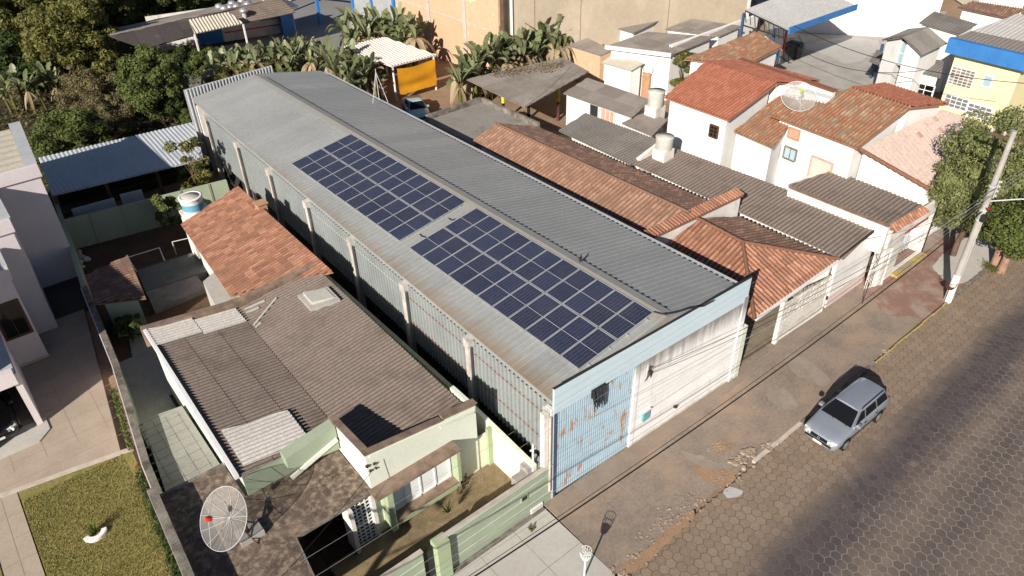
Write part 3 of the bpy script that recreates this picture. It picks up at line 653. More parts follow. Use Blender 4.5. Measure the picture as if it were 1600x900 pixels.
raised('garage_apron', [(-24, 16.9), (-15.0, 16.75), (-14.45, 17.3), (-14.45, 18.2), (-24, 18.4)], 0.06, M['concrete_light'], z0=-0.05)
# joints of the tan paving, cut as thin recessed-looking strips
jt = MB()
for i in range(16):
    y = 14.9+i*1.25; jt.box(-16.9, -11.6+0.09*(y-14), y, y+0.018, 0.0, 0.0045)
for i in range(5):
    x = -16.2+i*1.25; jt.box(x, x+0.018, 15.6, 32, 0.0, 0.0042)
for i in range(11): jt.box(-17.48, -16.37, 0.6+i*1.25, 0.62+i*1.25, 0.03, 0.0395)
jt.box(-16.93, -16.91, 0, 14.4, 0.03, 0.0393)
struct('paving_joints', jt, M['joint'])
jt = MB()
for i in range(12): jt.box(-11.9, -9.85, 7.6+i*0.5, 7.62+i*0.5, 1.45, 1.5045)
for i in range(4): jt.box(-11.45+i*0.5, -11.43+i*0.5, 7.3, 12.9, 1.45, 1.5043)
struct('yard_floor_joints', jt, M['coping_grey'])
# ground behind the plots
struct('rear_lot', sheet([(11.0, 5), (60, 5), (60, 60), (11.0, 60)], -0.012), M['soil_light'])
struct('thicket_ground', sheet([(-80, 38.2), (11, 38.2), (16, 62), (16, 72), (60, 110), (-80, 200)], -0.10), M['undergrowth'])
struct('back_lane', sheet([(4.0, 57.0), (40.0, 50.5), (44.0, 80), (20.0, 84.0), (18.0, 66.0), (5.0, 68.0)], -0.006), M['asphalt'])
struct('concrete_yard', sheet([tuple(at(x, y, 0)[:2]) for x, y in ((1190, 130), (1215, 80), (1180, 0), (1480, 18), (1370, 148))], 0.0), M['concrete'])
far = MB(); far.face([(40, 40, -0.05), (300, -10, -0.05), (300, 300, -0.05), (40, 300, -0.05)]); struct('far_ground', far, M['soil_light'])

# ================================================================== WAREHOUSE
HE, HR, XR, XW, LB = 5.24, 6.16, 5.78, 10.85, 37.2
wh = thing('warehouse', 'long grey metal-roofed warehouse with a light blue fascia and a rusty blue slatted gate', 'warehouse')
def fy(x): return -0.032*x
rp = dict(pitch=0.30, amp=0.014, row=6.2, lap=0.006, kind='trap')
LB = 36.4
RB = at(397, 116.7, HR)                       # rear end of the ridge; the building narrows a little towards the back
RT = at(500.5, 111, HE-0.12); LT = at(301.5, 158.5, HE)
L1 = [(-0.03, 0.06, HE), (XR, fy(XR)+0.06, HR), tuple(RB), tuple(LT)]
L2 = [(XR, fy(XR)+0.06, HR), (XW, fy(XW)+0.06, HE-0.12), tuple(RT), tuple(RB)]
KL_ = (LT.x+0.03)/LT.y; KRG = (RB.x-XR)/RB.y; KRE = (RT.x-XW)/RT.y
def shear(o, k):
    for v in o.data.vertices: v.co.x += k*v.co.y
    return o
roof_sheet(L1, YD, th=0.04, seed=90, **rp).build('roof', M['metal_roof'], wh)
roof_sheet(L2, YD, th=0.04, seed=91, **rp).build('roof', M['metal_roof'], wh)
mb = MB()
for sgn, xo, zo in ((-1, -0.42, -0.066), (1, 0.42, -0.085)):
    mb.slab([(XR, 0.1, HR+0.085), (XR+xo, 0.1, HR+0.085+zo), (XR+xo, LB+0.6, HR+0.085+zo), (XR, LB+0.7, HR+0.085)], 0.012)
shear(mb.build('ridge_cap', M['metal_roof'], wh), KRG)
g = MB()        # dashed lap marks of the ribs along the ridge and the gutter strip of the right eave
g.bar((XR+0.41, 0.3, HR-0.045), (XR+0.41, LB+0.4, HR-0.045), 0.02, 0.05)
for i in range(121):
    y = 0.3+i*0.30; g.box(XR+0.402, XR+0.46, y, y+0.13, HR-0.065, HR+0.012)
shear(g.build('ridge_filler', M['dark'], wh), KRG)
g = MB()
g.slab([(XW-0.02, 0.0, HE-0.10), (XW+0.28, 0.0, HE-0.10), (XW+0.28, LB+1.2, HE-0.10), (XW-0.02, LB+1.2, HE-0.10)], 0.02)
shear(g.build('gutter', M['galv'], wh), KRE)
g = MB()
g.bar((XW, 0.3, HE-0.13), (XW, LB+0.6, HE-0.13), 0.02, 0.05)
for i in range(122):
    y = 0.3+i*0.30; g.box(XW-0.03, XW+0.03, y, y+0.15, HE-0.155, HE-0.055)
shear(g.build('eave_filler', M['dark'], wh), KRE)
# left side: columns, siding bays, beam, low wall
WX = 0.14
side_parts = []
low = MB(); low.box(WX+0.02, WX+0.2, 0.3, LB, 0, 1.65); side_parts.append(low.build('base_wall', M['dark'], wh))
CY = [0.22+5.02*k for k in range(7)]+[35.9]
tb = MB(); tb.box(WX-0.02, WX+0.14, 0.15, LB, 4.86, 5.2); side_parts.append(tb.build('eave_beam', M['siding'], wh))
for k, y in enumerate(CY):
    c = MB(); x0 = -0.12
    c.box(x0, WX+0.1, y-0.16, y+0.16, 0, 4.82); c.box(x0-0.05, WX+0.1, y-0.20, y+0.20, 4.42, 4.86)
    c.tube([(x0-0.06, y-0.26, 4.6), (x0-0.06, y-0.26, 0.6)], 0.05, 8)
    side_parts.append(c.build('column', M['column'], wh))
for k in range(7):
    ya, yb = CY[k]+0.17, CY[k+1]-0.17
    s = MB(); n = int((yb-ya)/0.26); d = (yb-ya)/n
    for i in range(n):
        a = ya+i*d
        for (u0, u1, h0, h1) in ((0, .5, 0, 0), (.5, .56, 0, .09), (.56, .92, .09, .09), (.92, 1.0, .09, 0)):
            s.face([(WX-h0, a+u0*d, 1.62), (WX-h0, a+u0*d, 4.84), (WX-h1, a+u1*d, 4.84), (WX-h1, a+u1*d, 1.62)])
    s.box(WX+0.01, WX+0.02, ya, yb, 1.62, 4.84)
    side_parts.append(s.build('siding', M['siding'], wh))
for ya, yb, zs in ((0.3, 10.3, (4.15, 2.75)), (10.3, 20.3, (4.35,))):
    for z in zs:
        r = MB(); r.tube([(WX-0.09, ya, z), (WX-0.09, yb, z)], 0.015, 6); side_parts.append(r.build('rail', M['iron_red'] if z < 4.3 else M['galv'], wh))
for o in side_parts: shear(o, KL_)
# front
fr = MB(); PZ0, PZ1 = 4.62, 5.85
def fbox(mb, xa, xb, ya, yb, za, zb):   # box following the slightly skewed street front
    mb.prism([(xa, fy(xa)+ya), (xb, fy(xb)+ya), (xb, fy(xb)+yb), (xa, fy(xa)+yb)], za, zb)
fbox(fr, 0, 10.93, -0.03, 0.05, PZ0, PZ1); fr.build('fascia', M['parapet_blue'], wh)
fr = MB(); fr.prism([(0.05, 0.07), (XR, fy(XR)+0.07), (10.8, fy(10.8)+0.07), (10.8, fy(10.8)+0.16), (XR, fy(XR)+0.16), (0.05, 0.16)], 4.5, [HE-0.05, HR-0.04, HE-0.16, HE-0.16, HR-0.04, HE-0.05]); fr.build('gable_infill', M['metal_roof'], wh)
fr = MB(); fbox(fr, -0.02, 10.95, -0.05, 0.055, PZ1, PZ1+0.025); fr.build('coping', M['dark'], wh)
fr = MB(); fbox(fr, 4.25, 10.7, 0.0, 0.22, 0, PZ0+0.02); fbox(fr, 10.7, 10.98, -0.05, 0.25, 0, PZ0+0.25); fbox(fr, 4.2, 4.42, -0.03, 0.2, 0, PZ0-0.02)
fr.build('front_wall', M['white_dirty'], wh)
fr = MB(); fbox(fr, -0.12, 0.02, -0.02, 0.3, 0, 4.9); fbox(fr, -0.40, -0.2, 0.02, 0.26, 0, 4.75); fr.build('corner_column', M['white_old'], wh)
fr = MB(); fbox(fr, 0.02, 0.14, -0.01, 0.3, 0, PZ0); fr.build('door_jamb', M['blue_dark'], wh)
# back gable of ribbed sheet standing above the roof
bk = MB(); n = 28
for i in range(n):
    xa = LT.x-0.35+i*0.24; xb = xa+0.24; y0 = LT.y+0.10*xa+0.12
    for (u0, u1, h0, h1) in ((0, .5, 0, 0), (.5, .6, 0, .05), (.6, .9, .05, .05), (.9, 1, .05, 0)):
        a, b = xa+u0*0.24, xa+u1*0.24
        bk.face([(a, y0-h0, 0.5), (b, y0-h1, 0.5), (b, y0-h1, HE+0.85), (a, y0-h0, HE+0.85)])
x_ = LT.x-0.35; bk.prism([(x_, LT.y+.10*x_+.14), (x_+6.7, LT.y+.10*x_+.81), (x_+6.7, LT.y+.10*x_+.86), (x_, LT.y+.10*x_+.19)], 0.5, HE+0.84)
bk.build('rear_cladding', M['galv'], wh)
bw = MB(); bw.prism([(LT.x+.1, LT.y-.2), (RT.x-.1, RT.y-.2), (RT.x-.1, RT.y), (LT.x+.1, LT.y)], 0, 4.9); bw.box(XW-0.25, XW-0.05, 0.3, LB+0.5, 0, 5.0); bw.build('wall', M['white_old'], wh)
# gate
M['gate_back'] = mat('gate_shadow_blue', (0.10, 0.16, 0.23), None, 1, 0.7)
gm = MB()
n = 36
for i in range(n):
    x = 0.16+i*(4.06/n); w = 4.06/n
    fbox(gm, x, x+w*0.62, 0.05, 0.10, 0.05, PZ0-0.04-(0.0 if x < 1.9 or x > 4 else 0.16*math.sin((x-1.9)/2.1*PI)))
gate_leaf = gm.build('gate', M['gate_blue'], wh)
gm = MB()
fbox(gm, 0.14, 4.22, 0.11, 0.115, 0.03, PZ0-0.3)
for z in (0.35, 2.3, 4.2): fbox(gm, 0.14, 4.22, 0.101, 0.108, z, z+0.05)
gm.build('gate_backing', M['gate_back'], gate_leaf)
settle(wh, (5.4, 18, 0))
# torn cloth over the gate
cl = MB(); rnd = random.Random(5)
for i in range(26):
    x = 1.85+i*0.022; l = rnd.uniform(0.55, 1.15); y = fy(x)-0.05-rnd.uniform(0, 0.08)
    cl.tube([(x, y, 4.72), (x+rnd.uniform(-.05, .05), y-0.03, 4.4), (x+0.1+rnd.uniform(-.08, .08), y-0.02, 4.72-l)], [0.035, 0.045, 0.012], 5)
cl.box(1.8, 2.5, fy(2)-0.08, fy(2)-0.03, 4.35, 4.74)
tag(cl.build('torn_cloth', M['darkcloth']), 'ragged black cloth hanging over the top of the blue slatted gate', 'cloth'); settle(bpy.data.objects['torn_cloth'])
mbx = thing('meter_box', 'small teal meter box on the stained white front wall', 'meter box')
c0 = aty(1008, 648, -0.18)
b = MB(); b.box(c0.x-0.2, c0.x+0.2, -0.26, -0.13, c0.z-0.26, c0.z+0.26); b.build('box_body', M['meterbox'], mbx)
b = MB(); b.box(c0.x-0.25, c0.x+0.25, -0.30, -0.13, c0.z+0.265, c0.z+0.31); b.build('lid', M['white_old'], mbx); settle(mbx)
def insulator(px, py, y, label):
    c0 = aty(px, py, y); rk = thing('wall_bracket', label, 'wire bracket')
    b = MB(); b.box(c0.x-0.04, c0.x+0.04, y-0.02, y+0.16, c0.z-0.25, c0.z+0.25); b.build('bracket', M['galv'], rk)
    b = MB()
    for dz in (-0.15, 0.1): b.lathe((c0.x, y-0.08, c0.z+dz), [(0.02, 0), (0.06, 0.02), (0.04, 0.05), (0.06, 0.08), (0.02, 0.1)], 8)
    b.build('insulator', M['iron_brown'], rk)
    b = MB(); r2 = random.Random(px)
    for k in range(6): b.tube([(c0.x, y, c0.z+0.1), (c0.x+r2.uniform(-.2, .25), y-0.05, c0.z-0.2), (c0.x+r2.uniform(-.2, .3), y-0.02, c0.z-0.5)], 0.012, 4)
    b.build('wire_tail', M['wire_black'], rk); settle(rk, (c0.x, y, c0.z-0.25)); return c0
INS = insulator(1013, 578, -0.2, 'brown wire bracket with loose wire ends on the stained white front wall')
mh = MB(); c1 = aty(1055, 636, -0.30); mh.lathe((c1.x, -0.31, c1.z), [(0.09, 0), (0.1, 0.04), (0.05, 0.06)], 10)
o = mh.build('pipe_stub', M['iron_brown']); tag(o, 'short rusty pipe stub low on the stained white front wall', 'pipe'); settle(o)

# ------------------------------------------------------------------ solar panels
SL = (Vector((XR, 0, HR))-Vector((0.12, 0, HE))); SL_U = SL.normalized(); SLOPE = math.atan2(SL.z, SL.x)
def mat_cells():
    mt, t, bs, N, L = _base('solar_cells'); uv = N.new('ShaderNodeUVMap')
    sx = N.new('ShaderNodeSeparateXYZ'); L.new(uv.outputs[0], sx.inputs[0])
    def line(v, w):
        f = mth(t, 'FRACT', v); a = mth(t, 'ABSOLUTE', mth(t, 'SUBTRACT', f, 0.5)); return mth(t, 'GREATER_THAN', a, 0.5-w)
    g = mth(t, 'MAXIMUM', line(sx.outputs['X'], 0.035), line(sx.outputs['Y'], 0.03))
    b_ = line(mth(t, 'MULTIPLY', sx.outputs['Y'], 9.0), 0.07)
    oi = N.new('ShaderNodeObjectInfo')
    base = ramp(t, oi.outputs['Random'], [(0, (0.012, 0.014, 0.036)), (0.5, (0.014, 0.018, 0.048)), (1, (0.017, 0.024, 0.062))])
    fl = N.new('ShaderNodeVectorMath'); fl.operation = 'FLOOR'; L.new(uv.outputs[0], fl.inputs[0])
    wn = N.new('ShaderNodeTexWhiteNoise'); L.new(fl.outputs[0], wn.inputs['Vector'])
    base = mixc(t, mth(t, 'MULTIPLY', wn.outputs['Value'], 0.5), base, (0.028, 0.034, 0.07))
    c = mixc(t, mth(t, 'MULTIPLY', b_, 0.3), base, (0.12, 0.13, 0.16)); c = mixc(t, mth(t, 'MULTIPLY', g, 0.8), c, (0.17, 0.185, 0.23))
    dustn = noise(t, 0.7, 4); c = mixc(t, ramp(t, dustn, [(0.4, (0, 0, 0)), (0.8, (0.08, 0.08, 0.08))]), c, (0.25, 0.22, 0.19))
    L.new(c, bs.inputs['Base Color']); bs.inputs['Roughness'].default_value = 0.22; bs.inputs['Specular IOR Level'].default_value = 0.5
    return mt
M['cells'] = mat_cells()
M['backsheet'] = mat('panel_backsheet', (0.50, 0.51, 0.54), None, 3, 0.5, 0, 0)
def make_panel():
    r = thing('solar_panel', 'x', 'solar panel')
    f = MB(); w, l = 0.995, 1.99; t = 0.018
    f.box(0, l, 0, t, -0.03, 0.006); f.box(0, l, w-t, w, -0.03, 0.006); f.box(0, t, t, w-t, -0.03, 0.006); f.box(l-t, l, t, w-t, -0.03, 0.006)
    f.build('frame', M['alu'], r)
    bs_ = MB(); bs_.box(t, l-t, t, w-t, -0.012, -0.001); bs_.build('backsheet', M['backsheet'], r)
    for xa, xb in ((0.035, 0.984), (1.006, 1.955)):
        c = MB(); c.face([(xa, 0.03, 0.002), (xb, 0.03, 0.002), (xb, w-0.03, 0.002), (xa, w-0.03, 0.002)], uv=[(0, 0), (12, 0), (12, 6), (0, 6)])
        c.box(xa, xb, 0.03, w-0.03, -0.0015, 0.0015); c.build('cell_sheet', M['cells'], r)
    return r
proto = make_panel(); first = True
PIT_ = 1.022
ORD = ['first', 'second', 'third', 'fourth', 'fifth', 'sixth', 'seventh', 'eighth', 'ninth', 'tenth', 'eleventh']
S0 = 1.47
for gi, (y0, s0, nm) in enumerate(((0.36, 1.44, 'nearer array'), (12.42, 1.33, 'farther array'))):
    for row in range(2):
        for k in range(11):
            p = proto if first else copy_tree(proto); first = False
            s = s0+row*2.03-0.009*k*PIT_+0.05; y = y0+k*PIT_+(0.012 if k > 3 and gi == 0 else 0)
            q = Vector((0.12, y, HE))+SL_U*s+Vector((-SL_U.z, 0, SL_U.x))*0.13
            p.location = q; p.rotation_euler = (0, -SLOPE, 0)
            p['label'] = f"solar panel, {ORD[k]} from the street in the {'upper' if row else 'lower'} row of the {nm}"
            p['group'] = 'solar panels on the warehouse roof'
    for si, s in enumerate((0.45, 1.55, 2.5, 3.6)):
        rl = MB(); n_ = Vector((-SL_U.z, 0, SL_U.x)); a = Vector((0.12, y0-0.12, HE))+SL_U*(s0+s+0.06)+n_*0.072
        b = Vector((0.12, y0+11*PIT_+0.10, HE))+SL_U*(s0+s-0.04)+n_*0.072
        rl.bar(a, b, 0.045, 0.045, up=n_); o = rl.build('mounting_rail', M['alu'])
        tag(o, f"{'lower' if si % 2 == 0 else 'upper'} aluminium rail under the {'lower' if si < 2 else 'upper'} solar panel row of the {nm}", 'rail', 'solar mounting rails'); settle(o)
# cables between the two arrays and along the ridge
for k, pts in enumerate((((701, 341), (704, 343), (707, 344), (711, 342)), ((656, 366), (659, 369), (663, 370), (668, 372)))):
    mbc = MB(); n_ = Vector((-SL_U.z, 0, SL_U.x)); p0 = Vector((0.12, 0, HE))
    mbc.tube([atp(x, y, p0+n_*0.10, n_) for x, y in pts], 0.03, 5)
    o = mbc.build('panel_cable', M['wire_black']); tag(o, ('upper' if k == 0 else 'lower')+' short black cable in the gap between the two solar arrays', 'cable', 'panel cables'); settle(o)
mbc = MB(); mbc.tube([at(1022, 487, 6.25), at(1032, 490, 6.28), at(1041, 491, 6.3), at(1060, 487, 6.2), at(1075, 482, 6.12), at(1100, 478, 6.0), at(1115, 470, 5.95)], 0.03, 5)
o = mbc.build('roof_cable', M['wire_black']); tag(o, 'black cable curling from the array over the ridge behind the blue fascia', 'cable'); settle(o)
bd = MB(); q = at(906, 409, 6.3); bd.tube([q, q+Vector((0.06, 0.05, 0.07)), q+Vector((0.15, 0.10, 0.1)), q+Vector((0.27, 0.2, 0.18))], [0.02, 0.06, 0.05, 0.012], 6)
bd.tube([q+Vector((0.08, 0.06, 0)), q+Vector((0.08, 0.06, -0.16))], 0.012, 4)
o = bd.build('bird', M['darkcloth']); tag(o, 'small dark bird perched on the warehouse ridge', 'bird'); settle(o)
# antenna tripod at the right eave
an = thing('antenna_tripod', 'spindly whitish metal tripod mast standing on the right eave of the warehouse roof', 'antenna')
b0 = Vector((10.6, 29.6, 5.15)); top = b0+Vector((0.1, 0, 2.0))
for dx, dy in ((-0.9, -0.9), (0.25, -0.9), (0.3, 0.9)):
    t_ = MB(); t_.tube([(b0.x+dx, b0.y+dy, HE+0.0+(-(b0.x+dx)+10.85)*0.2), top], 0.016, 5); t_.build('leg', M['iron_white'], an)
t_ = MB(); t_.tube([b0+Vector((0.1, 0, 0)), top+Vector((0, 0, 0.2))], 0.02, 5); t_.build('mast', M['iron_white'], an); settle(an)

# ================================================================== GREEN HOUSE IN FRONT
gh = thing('green_house', 'pale green single-storey house with a brown corrugated butterfly roof beside the blue gate', 'house')
VZ, EZ = 3.25, 3.80
RR = [(-5.72, 15.6, VZ), (-1.55, 15.5, EZ), (-1.72, 3.05, EZ), (-5.85, 3.05, VZ)]
RL = [(-9.6, 16.0, EZ), (-5.72, 15.6, VZ), (-5.85, 5.5, VZ), (-9.78, 5.45, EZ)]
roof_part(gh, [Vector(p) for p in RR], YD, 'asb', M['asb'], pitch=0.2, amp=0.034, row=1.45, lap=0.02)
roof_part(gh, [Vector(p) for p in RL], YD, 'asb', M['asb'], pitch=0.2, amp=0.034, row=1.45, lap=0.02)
def on_left(x, y, dz=0.0): return Vector((x, y, VZ+(EZ-VZ)*(-5.78-x)/3.9+dz))
def on_right(x, y, dz=0.0): return Vector((x, y, VZ+(EZ-VZ)*(x+5.78)/4.1+dz))
kw = dict(pitch=0.2, amp=0.034, row=2.2, lap=0.01, th=0.01)
for k, (xa, xb, ya, yb) in enumerate(((-9.62, -7.65, 14.55, 15.97), (-7.62, -5.75, 14.35, 15.72))):
    roof_part(gh, [on_left(xa, yb, .10), on_left(xb, yb-0.1, .10), on_left(xb, ya, .10), on_left(xa, ya, .10)], YD, 'asb', M['sheet_white'], name='translucent_sheet', **kw)
roof_part(gh, [on_left(-9.35, 7.9, .10), on_left(-6.9, 7.65, .10), on_left(-6.95, 5.65, .10), on_left(-9.4, 5.75, .10)], YD, 'asb', M['sheet_white'], name='translucent_sheet', **kw)
wb = MB()
wb.prism([(-9.55, 5.55), (-6.0, 5.55), (-6.0, 15.7), (-9.5, 15.85)], 0, [3.62, 3.15, 3.15, 3.62])
wb.prism([(-6.0, 2.85), (-1.6, 2.85), (-1.5, 15.5), (-6.0, 15.6)], 0, [3.1, 3.62, 3.62, 3.1])
wb.build('wall', M['green_light'], gh)
p = MB()                                   # parapets of the front block
p.prism([(-6.15, 2.8), (-3.1, 2.8), (-3.1, 2.98), (-6.15, 2.98)], 0.3, [4.55, 4.12, 4.12, 4.55])
p.prism([(-3.1, 2.8), (-1.45, 2.8), (-1.45, 2.98), (-3.1, 2.98)], 0.3, [4.12, 3.92, 3.92, 4.12])
p.prism([(-6.15, 2.98), (-5.97, 2.98), (-5.92, 5.5), (-6.1, 5.5)], 0.3, [4.55, 4.55, 4.2, 4.2])
p.prism([(-1.63, 2.98), (-1.45, 2.98), (-1.45, 4.2), (-1.63, 4.2)], 0.3, 3.95)
p.build('parapet', M['green_light'], gh)
p = MB()
p.prism([(-6.2, 2.74), (-3.0, 2.74), (-3.0, 3.02), (-6.2, 3.02)], [4.555, 4.125, 4.125, 4.555], [4.61, 4.17, 4.17, 4.61])
p.prism([(-6.2, 3.02), (-5.93, 3.02), (-5.88, 5.55), (-6.15, 5.55)], [4.555, 4.555, 4.2, 4.2], [4.61, 4.61, 4.255, 4.255])
p.build('coping', M['coping'], gh); p = MB()
p.prism([(-2.95, 2.74), (-1.4, 2.74), (-1.4, 3.04), (-2.95, 3.04)], [4.22, 4.02, 4.02, 4.22], [4.27, 4.07, 4.07, 4.27])
p.prism([(-2.95, 2.80), (-1.45, 2.80), (-1.45, 2.98), (-2.95, 2.98)], [4.1, 3.9, 3.9, 4.1], [4.22, 4.02, 4.02, 4.22])
p.build('coping', M['coping'], gh); p = MB()
p.prism([(-9.75, 15.98), (-5.7, 15.68), (-1.4, 15.6), (-1.4, 15.95), (-5.7, 16.02), (-9.7, 16.3)], 3.0, [3.95, 3.62, 3.95, 3.95, 3.62, 3.95])
p.build('coping', M['coping'], gh)
p = MB(); p.bar((-6.0, 2.78, 4.38), (-1.5, 2.78, 3.72), 0.06, 0.07); p.bar((-3.1, 2.76, 3.88), (-1.55, 2.76, 3.62), 0.10, 0.05); p.build('moulding', M['green_light'], gh)
p = MB()
p.slab([(-9.86, 5.42, 3.93), (-9.70, 5.42, 3.93), (-9.52, 16.0, 3.93), (-9.66, 16.0, 3.93)], 0.16); p.build('edge_board', M['white'], gh)
p = MB(); p.prism([(-8.15, 5.0), (-6.16, 5.0), (-6.16, 5.5), (-8.15, 5.5)], [3.35, 3.05, 3.05, 3.35], [3.95, 4.22, 4.22, 3.95]); p.build('front_fascia', M['green_wall'], gh)
p = MB(); p.bar((-8.15, 4.96, 2.98), (-6.2, 4.96, 3.62), 0.08, 0.17); p.build('moulding', M['green_light'], gh)
p = MB(); p.prism([(-9.62, 5.38), (-6.16, 5.38), (-6.16, 5.5), (-9.62, 5.5)], 2.7, [3.75, 3.4, 3.4, 3.75]); p.build('front_panel', M['green_wall'], gh)
# flat mouldy slab over the carport
slab_plan = [(-12.25, 7.35), (-12.45, 0.2), (-9.45, 0.2), (-9.15, 2.72), (-6.16, 2.72), (-6.16, 5.42), (-9.72, 5.42), (-9.75, 7.3)]
p = MB(); p.prism([(-12.25, 7.35), (-12.45, 0.2), (-9.45, 0.2), (-9.15, 2.72), (-9.15, 5.42), (-9.72, 5.42), (-9.75, 7.3)], 2.64, 2.80); p.prism([(-9.15, 2.72), (-6.16, 2.72), (-6.16, 5.42), (-9.15, 5.42)], 2.64, 2.80)
p.build('carport_slab', M['mould'], gh)
p = MB(); p.bar((-9.43, 0.2, 2.745), (-9.12, 2.70, 2.745), 0.05, 0.14); p.build('slab_edge', M['coping_grey'], gh)
p = MB(); p.bar((-9.15, 2.69, 2.745), (-6.2, 2.69, 2.745), 0.05, 0.14); p.build('slab_edge', M['coping_grey'], gh)
p = MB(); p.bar((-12.2, 7.38, 2.80), (-9.75, 7.33, 2.80), 0.12, 0.16); p.build('slab_edge', M['coping_grey'], gh)
# window group
p = MB(); p.box(-6.28, -2.62, 2.22, 2.80, 2.72, 2.83); p.box(-5.55, -2.72, 2.32, 2.80, 0.95, 1.05); p.build('ledge', M['coping'], gh)
p = MB(); p.box(-2.80, -2.66, 2.27, 2.80, 1.05, 2.72); p.box(-5.85, -5.62, 2.27, 2.80, 0.62, 2.72); p.box(-5.62, -2.66, 2.40, 2.80, 0.60, 0.95); p.build('window_surround', M['green_trim'], gh)
wf = MB()
for x in (-5.62, -4.95, -4.28, -3.61, -2.92): wf.box(x, x+0.07, 2.70, 2.78, 1.05, 2.72)
wf.box(-5.55, -2.92, 2.70, 2.78, 1.05, 1.12); wf.box(-5.55, -2.92, 2.70, 2.78, 2.64, 2.72)
wo = wf.build('window', M['white'], gh); g = MB(); g.box(-5.55, -2.85, 2.735, 2.745, 1.12, 2.64); g.build('pane', M['glass_pale'], wo)
lt = MB()
for i in range(5): lt.box(-7.10+i*0.19, -7.05+i*0.19, 2.76, 2.80, 0.3, 2.64)
for i in range(13): lt.box(-7.10, -6.30, 2.763, 2.797, 0.32+i*0.19, 0.37+i*0.19)
lb_ = MB(); lb_.box(-7.08, -6.32, 2.83, 2.86, 0.3, 2.62); lb_.build('lattice_backing', M['dark'], gh)
lt.build('lattice_panel', M['white'], gh)
lt = MB(); lt.box(-7.25, -7.10, 2.5, 3.2, 0.3, 2.64); lt.box(-6.30, -6.15, 2.68, 2.80, 0.3, 2.64); lt.build('porch_pillar', M['white_old'], gh)
lt = MB(); lt.tube([(-6.75, 2.3, 0.3), (-6.75, 2.3, 2.64)], 0.04, 8); lt.tube([(-6.95, 1.5, 0.3), (-6.95, 1.5, 2.64)], 0.04, 8)
v = MB()
for px, py, sz in ((573, 728, .11), (584, 724, .09), (578, 735, .08), (587, 731, .07)):
    c = aty(px, py, 2.8); v.tube([(c.x, 2.81, c.z), (c.x, 2.74, c.z)], sz*0.6, 8)
v.build('wall_bracket', M['iron_brown'], gh)
v = MB(); v.box(-0.98-0.3, -0.98, 14, 15, 0, 0.1)
# hatch on the right slope, mortar patches by the valley
c = [(-3.25, 14.15), (-1.95, 13.6), (-2.0, 12.3), (-3.3, 12.75)]
h = MB(); h.prism(c, [on_right(x, y).z-0.05 for x, y in c], [on_right(x, y).z+0.17 for x, y in c])
h.build('roof_hatch', M['concrete'], gh)
h = MB(); h.prism([(-3.05, 13.95), (-2.1, 13.5), (-2.12, 12.6), (-3.1, 12.95)], 3.60, 3.94); h.build('hatch_lid', M['concrete_light'], gh)
h = MB()
for a, b in (((-5.45, 15.3), (-4.5, 15.15)), ((-5.5, 15.0), (-4.9, 14.9)), ((-5.6, 13.9), (-4.0, 14.9)), ((-5.6, 13.7), (-5.3, 13.8))):
    h.bar(on_right(a[0], a[1], .06), on_right(b[0], b[1], .06), 0.10, 0.05)
h.build('mortar_patch', M['concrete_light'], gh)
settle(gh, (-5.6, 9, 0))
# garden behind the street wall
gd = MB(); gd.prism([(-8.3, 0.95), (-0.78, 0.95), (-0.78, 2.79), (-8.3, 2.79)], -0.1, 0.30); struct('garden_floor', gd, M['drygrass'])
gd = MB(); gd.prism([(-5.15, 0.24), (-0.78, 0.24), (-0.78, 0.95), (-5.15, 0.95)], -0.1, 0.34); struct('shaded_garden_strip', gd, M['brown_ground'])  # strip of garden floor coloured dark brown for the street wall's shade
gd = MB(); gd.prism([(-12.2, 0.24), (-5.2, 0.24), (-5.2, 0.95), (-8.3, 0.95), (-8.3, 5.4), (-12.1, 5.4)], -0.1, 0.02); struct('carport_floor', gd, M['brown_ground'])
# street wall
sw = thing('street_wall', 'pale green street wall with lighter horizontal lines in front of the small garden', 'wall')
GX0, GX1 = -5.95, -5.2
w = MB(); w.box(GX1, -0.08, -0.02, 0.12, -0.05, 1.98); w.box(-12.5, GX0, -0.02, 0.12, -0.05, 1.98); w.build('wall', M['green_wall'], sw)
for xa, xb in ((GX1-0.03, -0.04), (-12.5, GX0+0.02)): w = MB(); w.box(xa, xb, -0.04, 0.14, 1.98, 2.01); w.build('coping', M['kerbwhite'], sw)
w = MB(); w.box(GX1-0.28, GX1+0.24, -0.22, 0.22, -0.05, 2.0); w.build('gate_pillar', M['green_trim'], sw)
w = MB()
for z in (0.55, 1.05, 1.55): w.box(GX1+0.24, -0.1, -0.028, -0.015, z, z+0.025); w.box(-12.5, GX0, -0.028, -0.015, z, z+0.025)
w.box(GX1+0.2, -0.06, -0.062, -0.048, 1.975, 2.0)
w.build('painted_line', M['green_stripe'], sw)
w = MB(); w.box(GX0+0.02, GX1-0.30, 0.08, 0.12, 0.0, 1.8); w.build('garden_gate', M['dark'], sw); settle(sw, (-5, 0.1, 0))
def box_thing(name, label, cat, px, py, y, w_, h_, d, mt, face=None):
    c = aty(px, py, y); t_ = thing(name, label, cat); b = MB(); b.box(c.x-w_/2, c.x+w_/2, y-d, y+0.01, c.z-h_/2, c.z+h_/2); b.build('box_body', mt, t_)
    if face: f = MB(); f.box(c.x-w_*0.36, c.x+w_*0.36, y-d-0.006, y-d, c.z-h_*0.3, c.z+h_*0.3); f.build('face_plate', face, t_)
    settle(t_); return c
mc = box_thing('letter_box', 'white letter slot box low on the green street wall near the blue gate', 'letter box', 838, 795, -0.02, 0.60, 0.38, 0.05, M['white'], M['iron_white'])
box_thing('meter_niche', 'green square meter niche high on the green street wall', 'meter box', 819, 778, -0.02, 0.34, 0.34, 0.03, M['green_trim'], M['dark'])
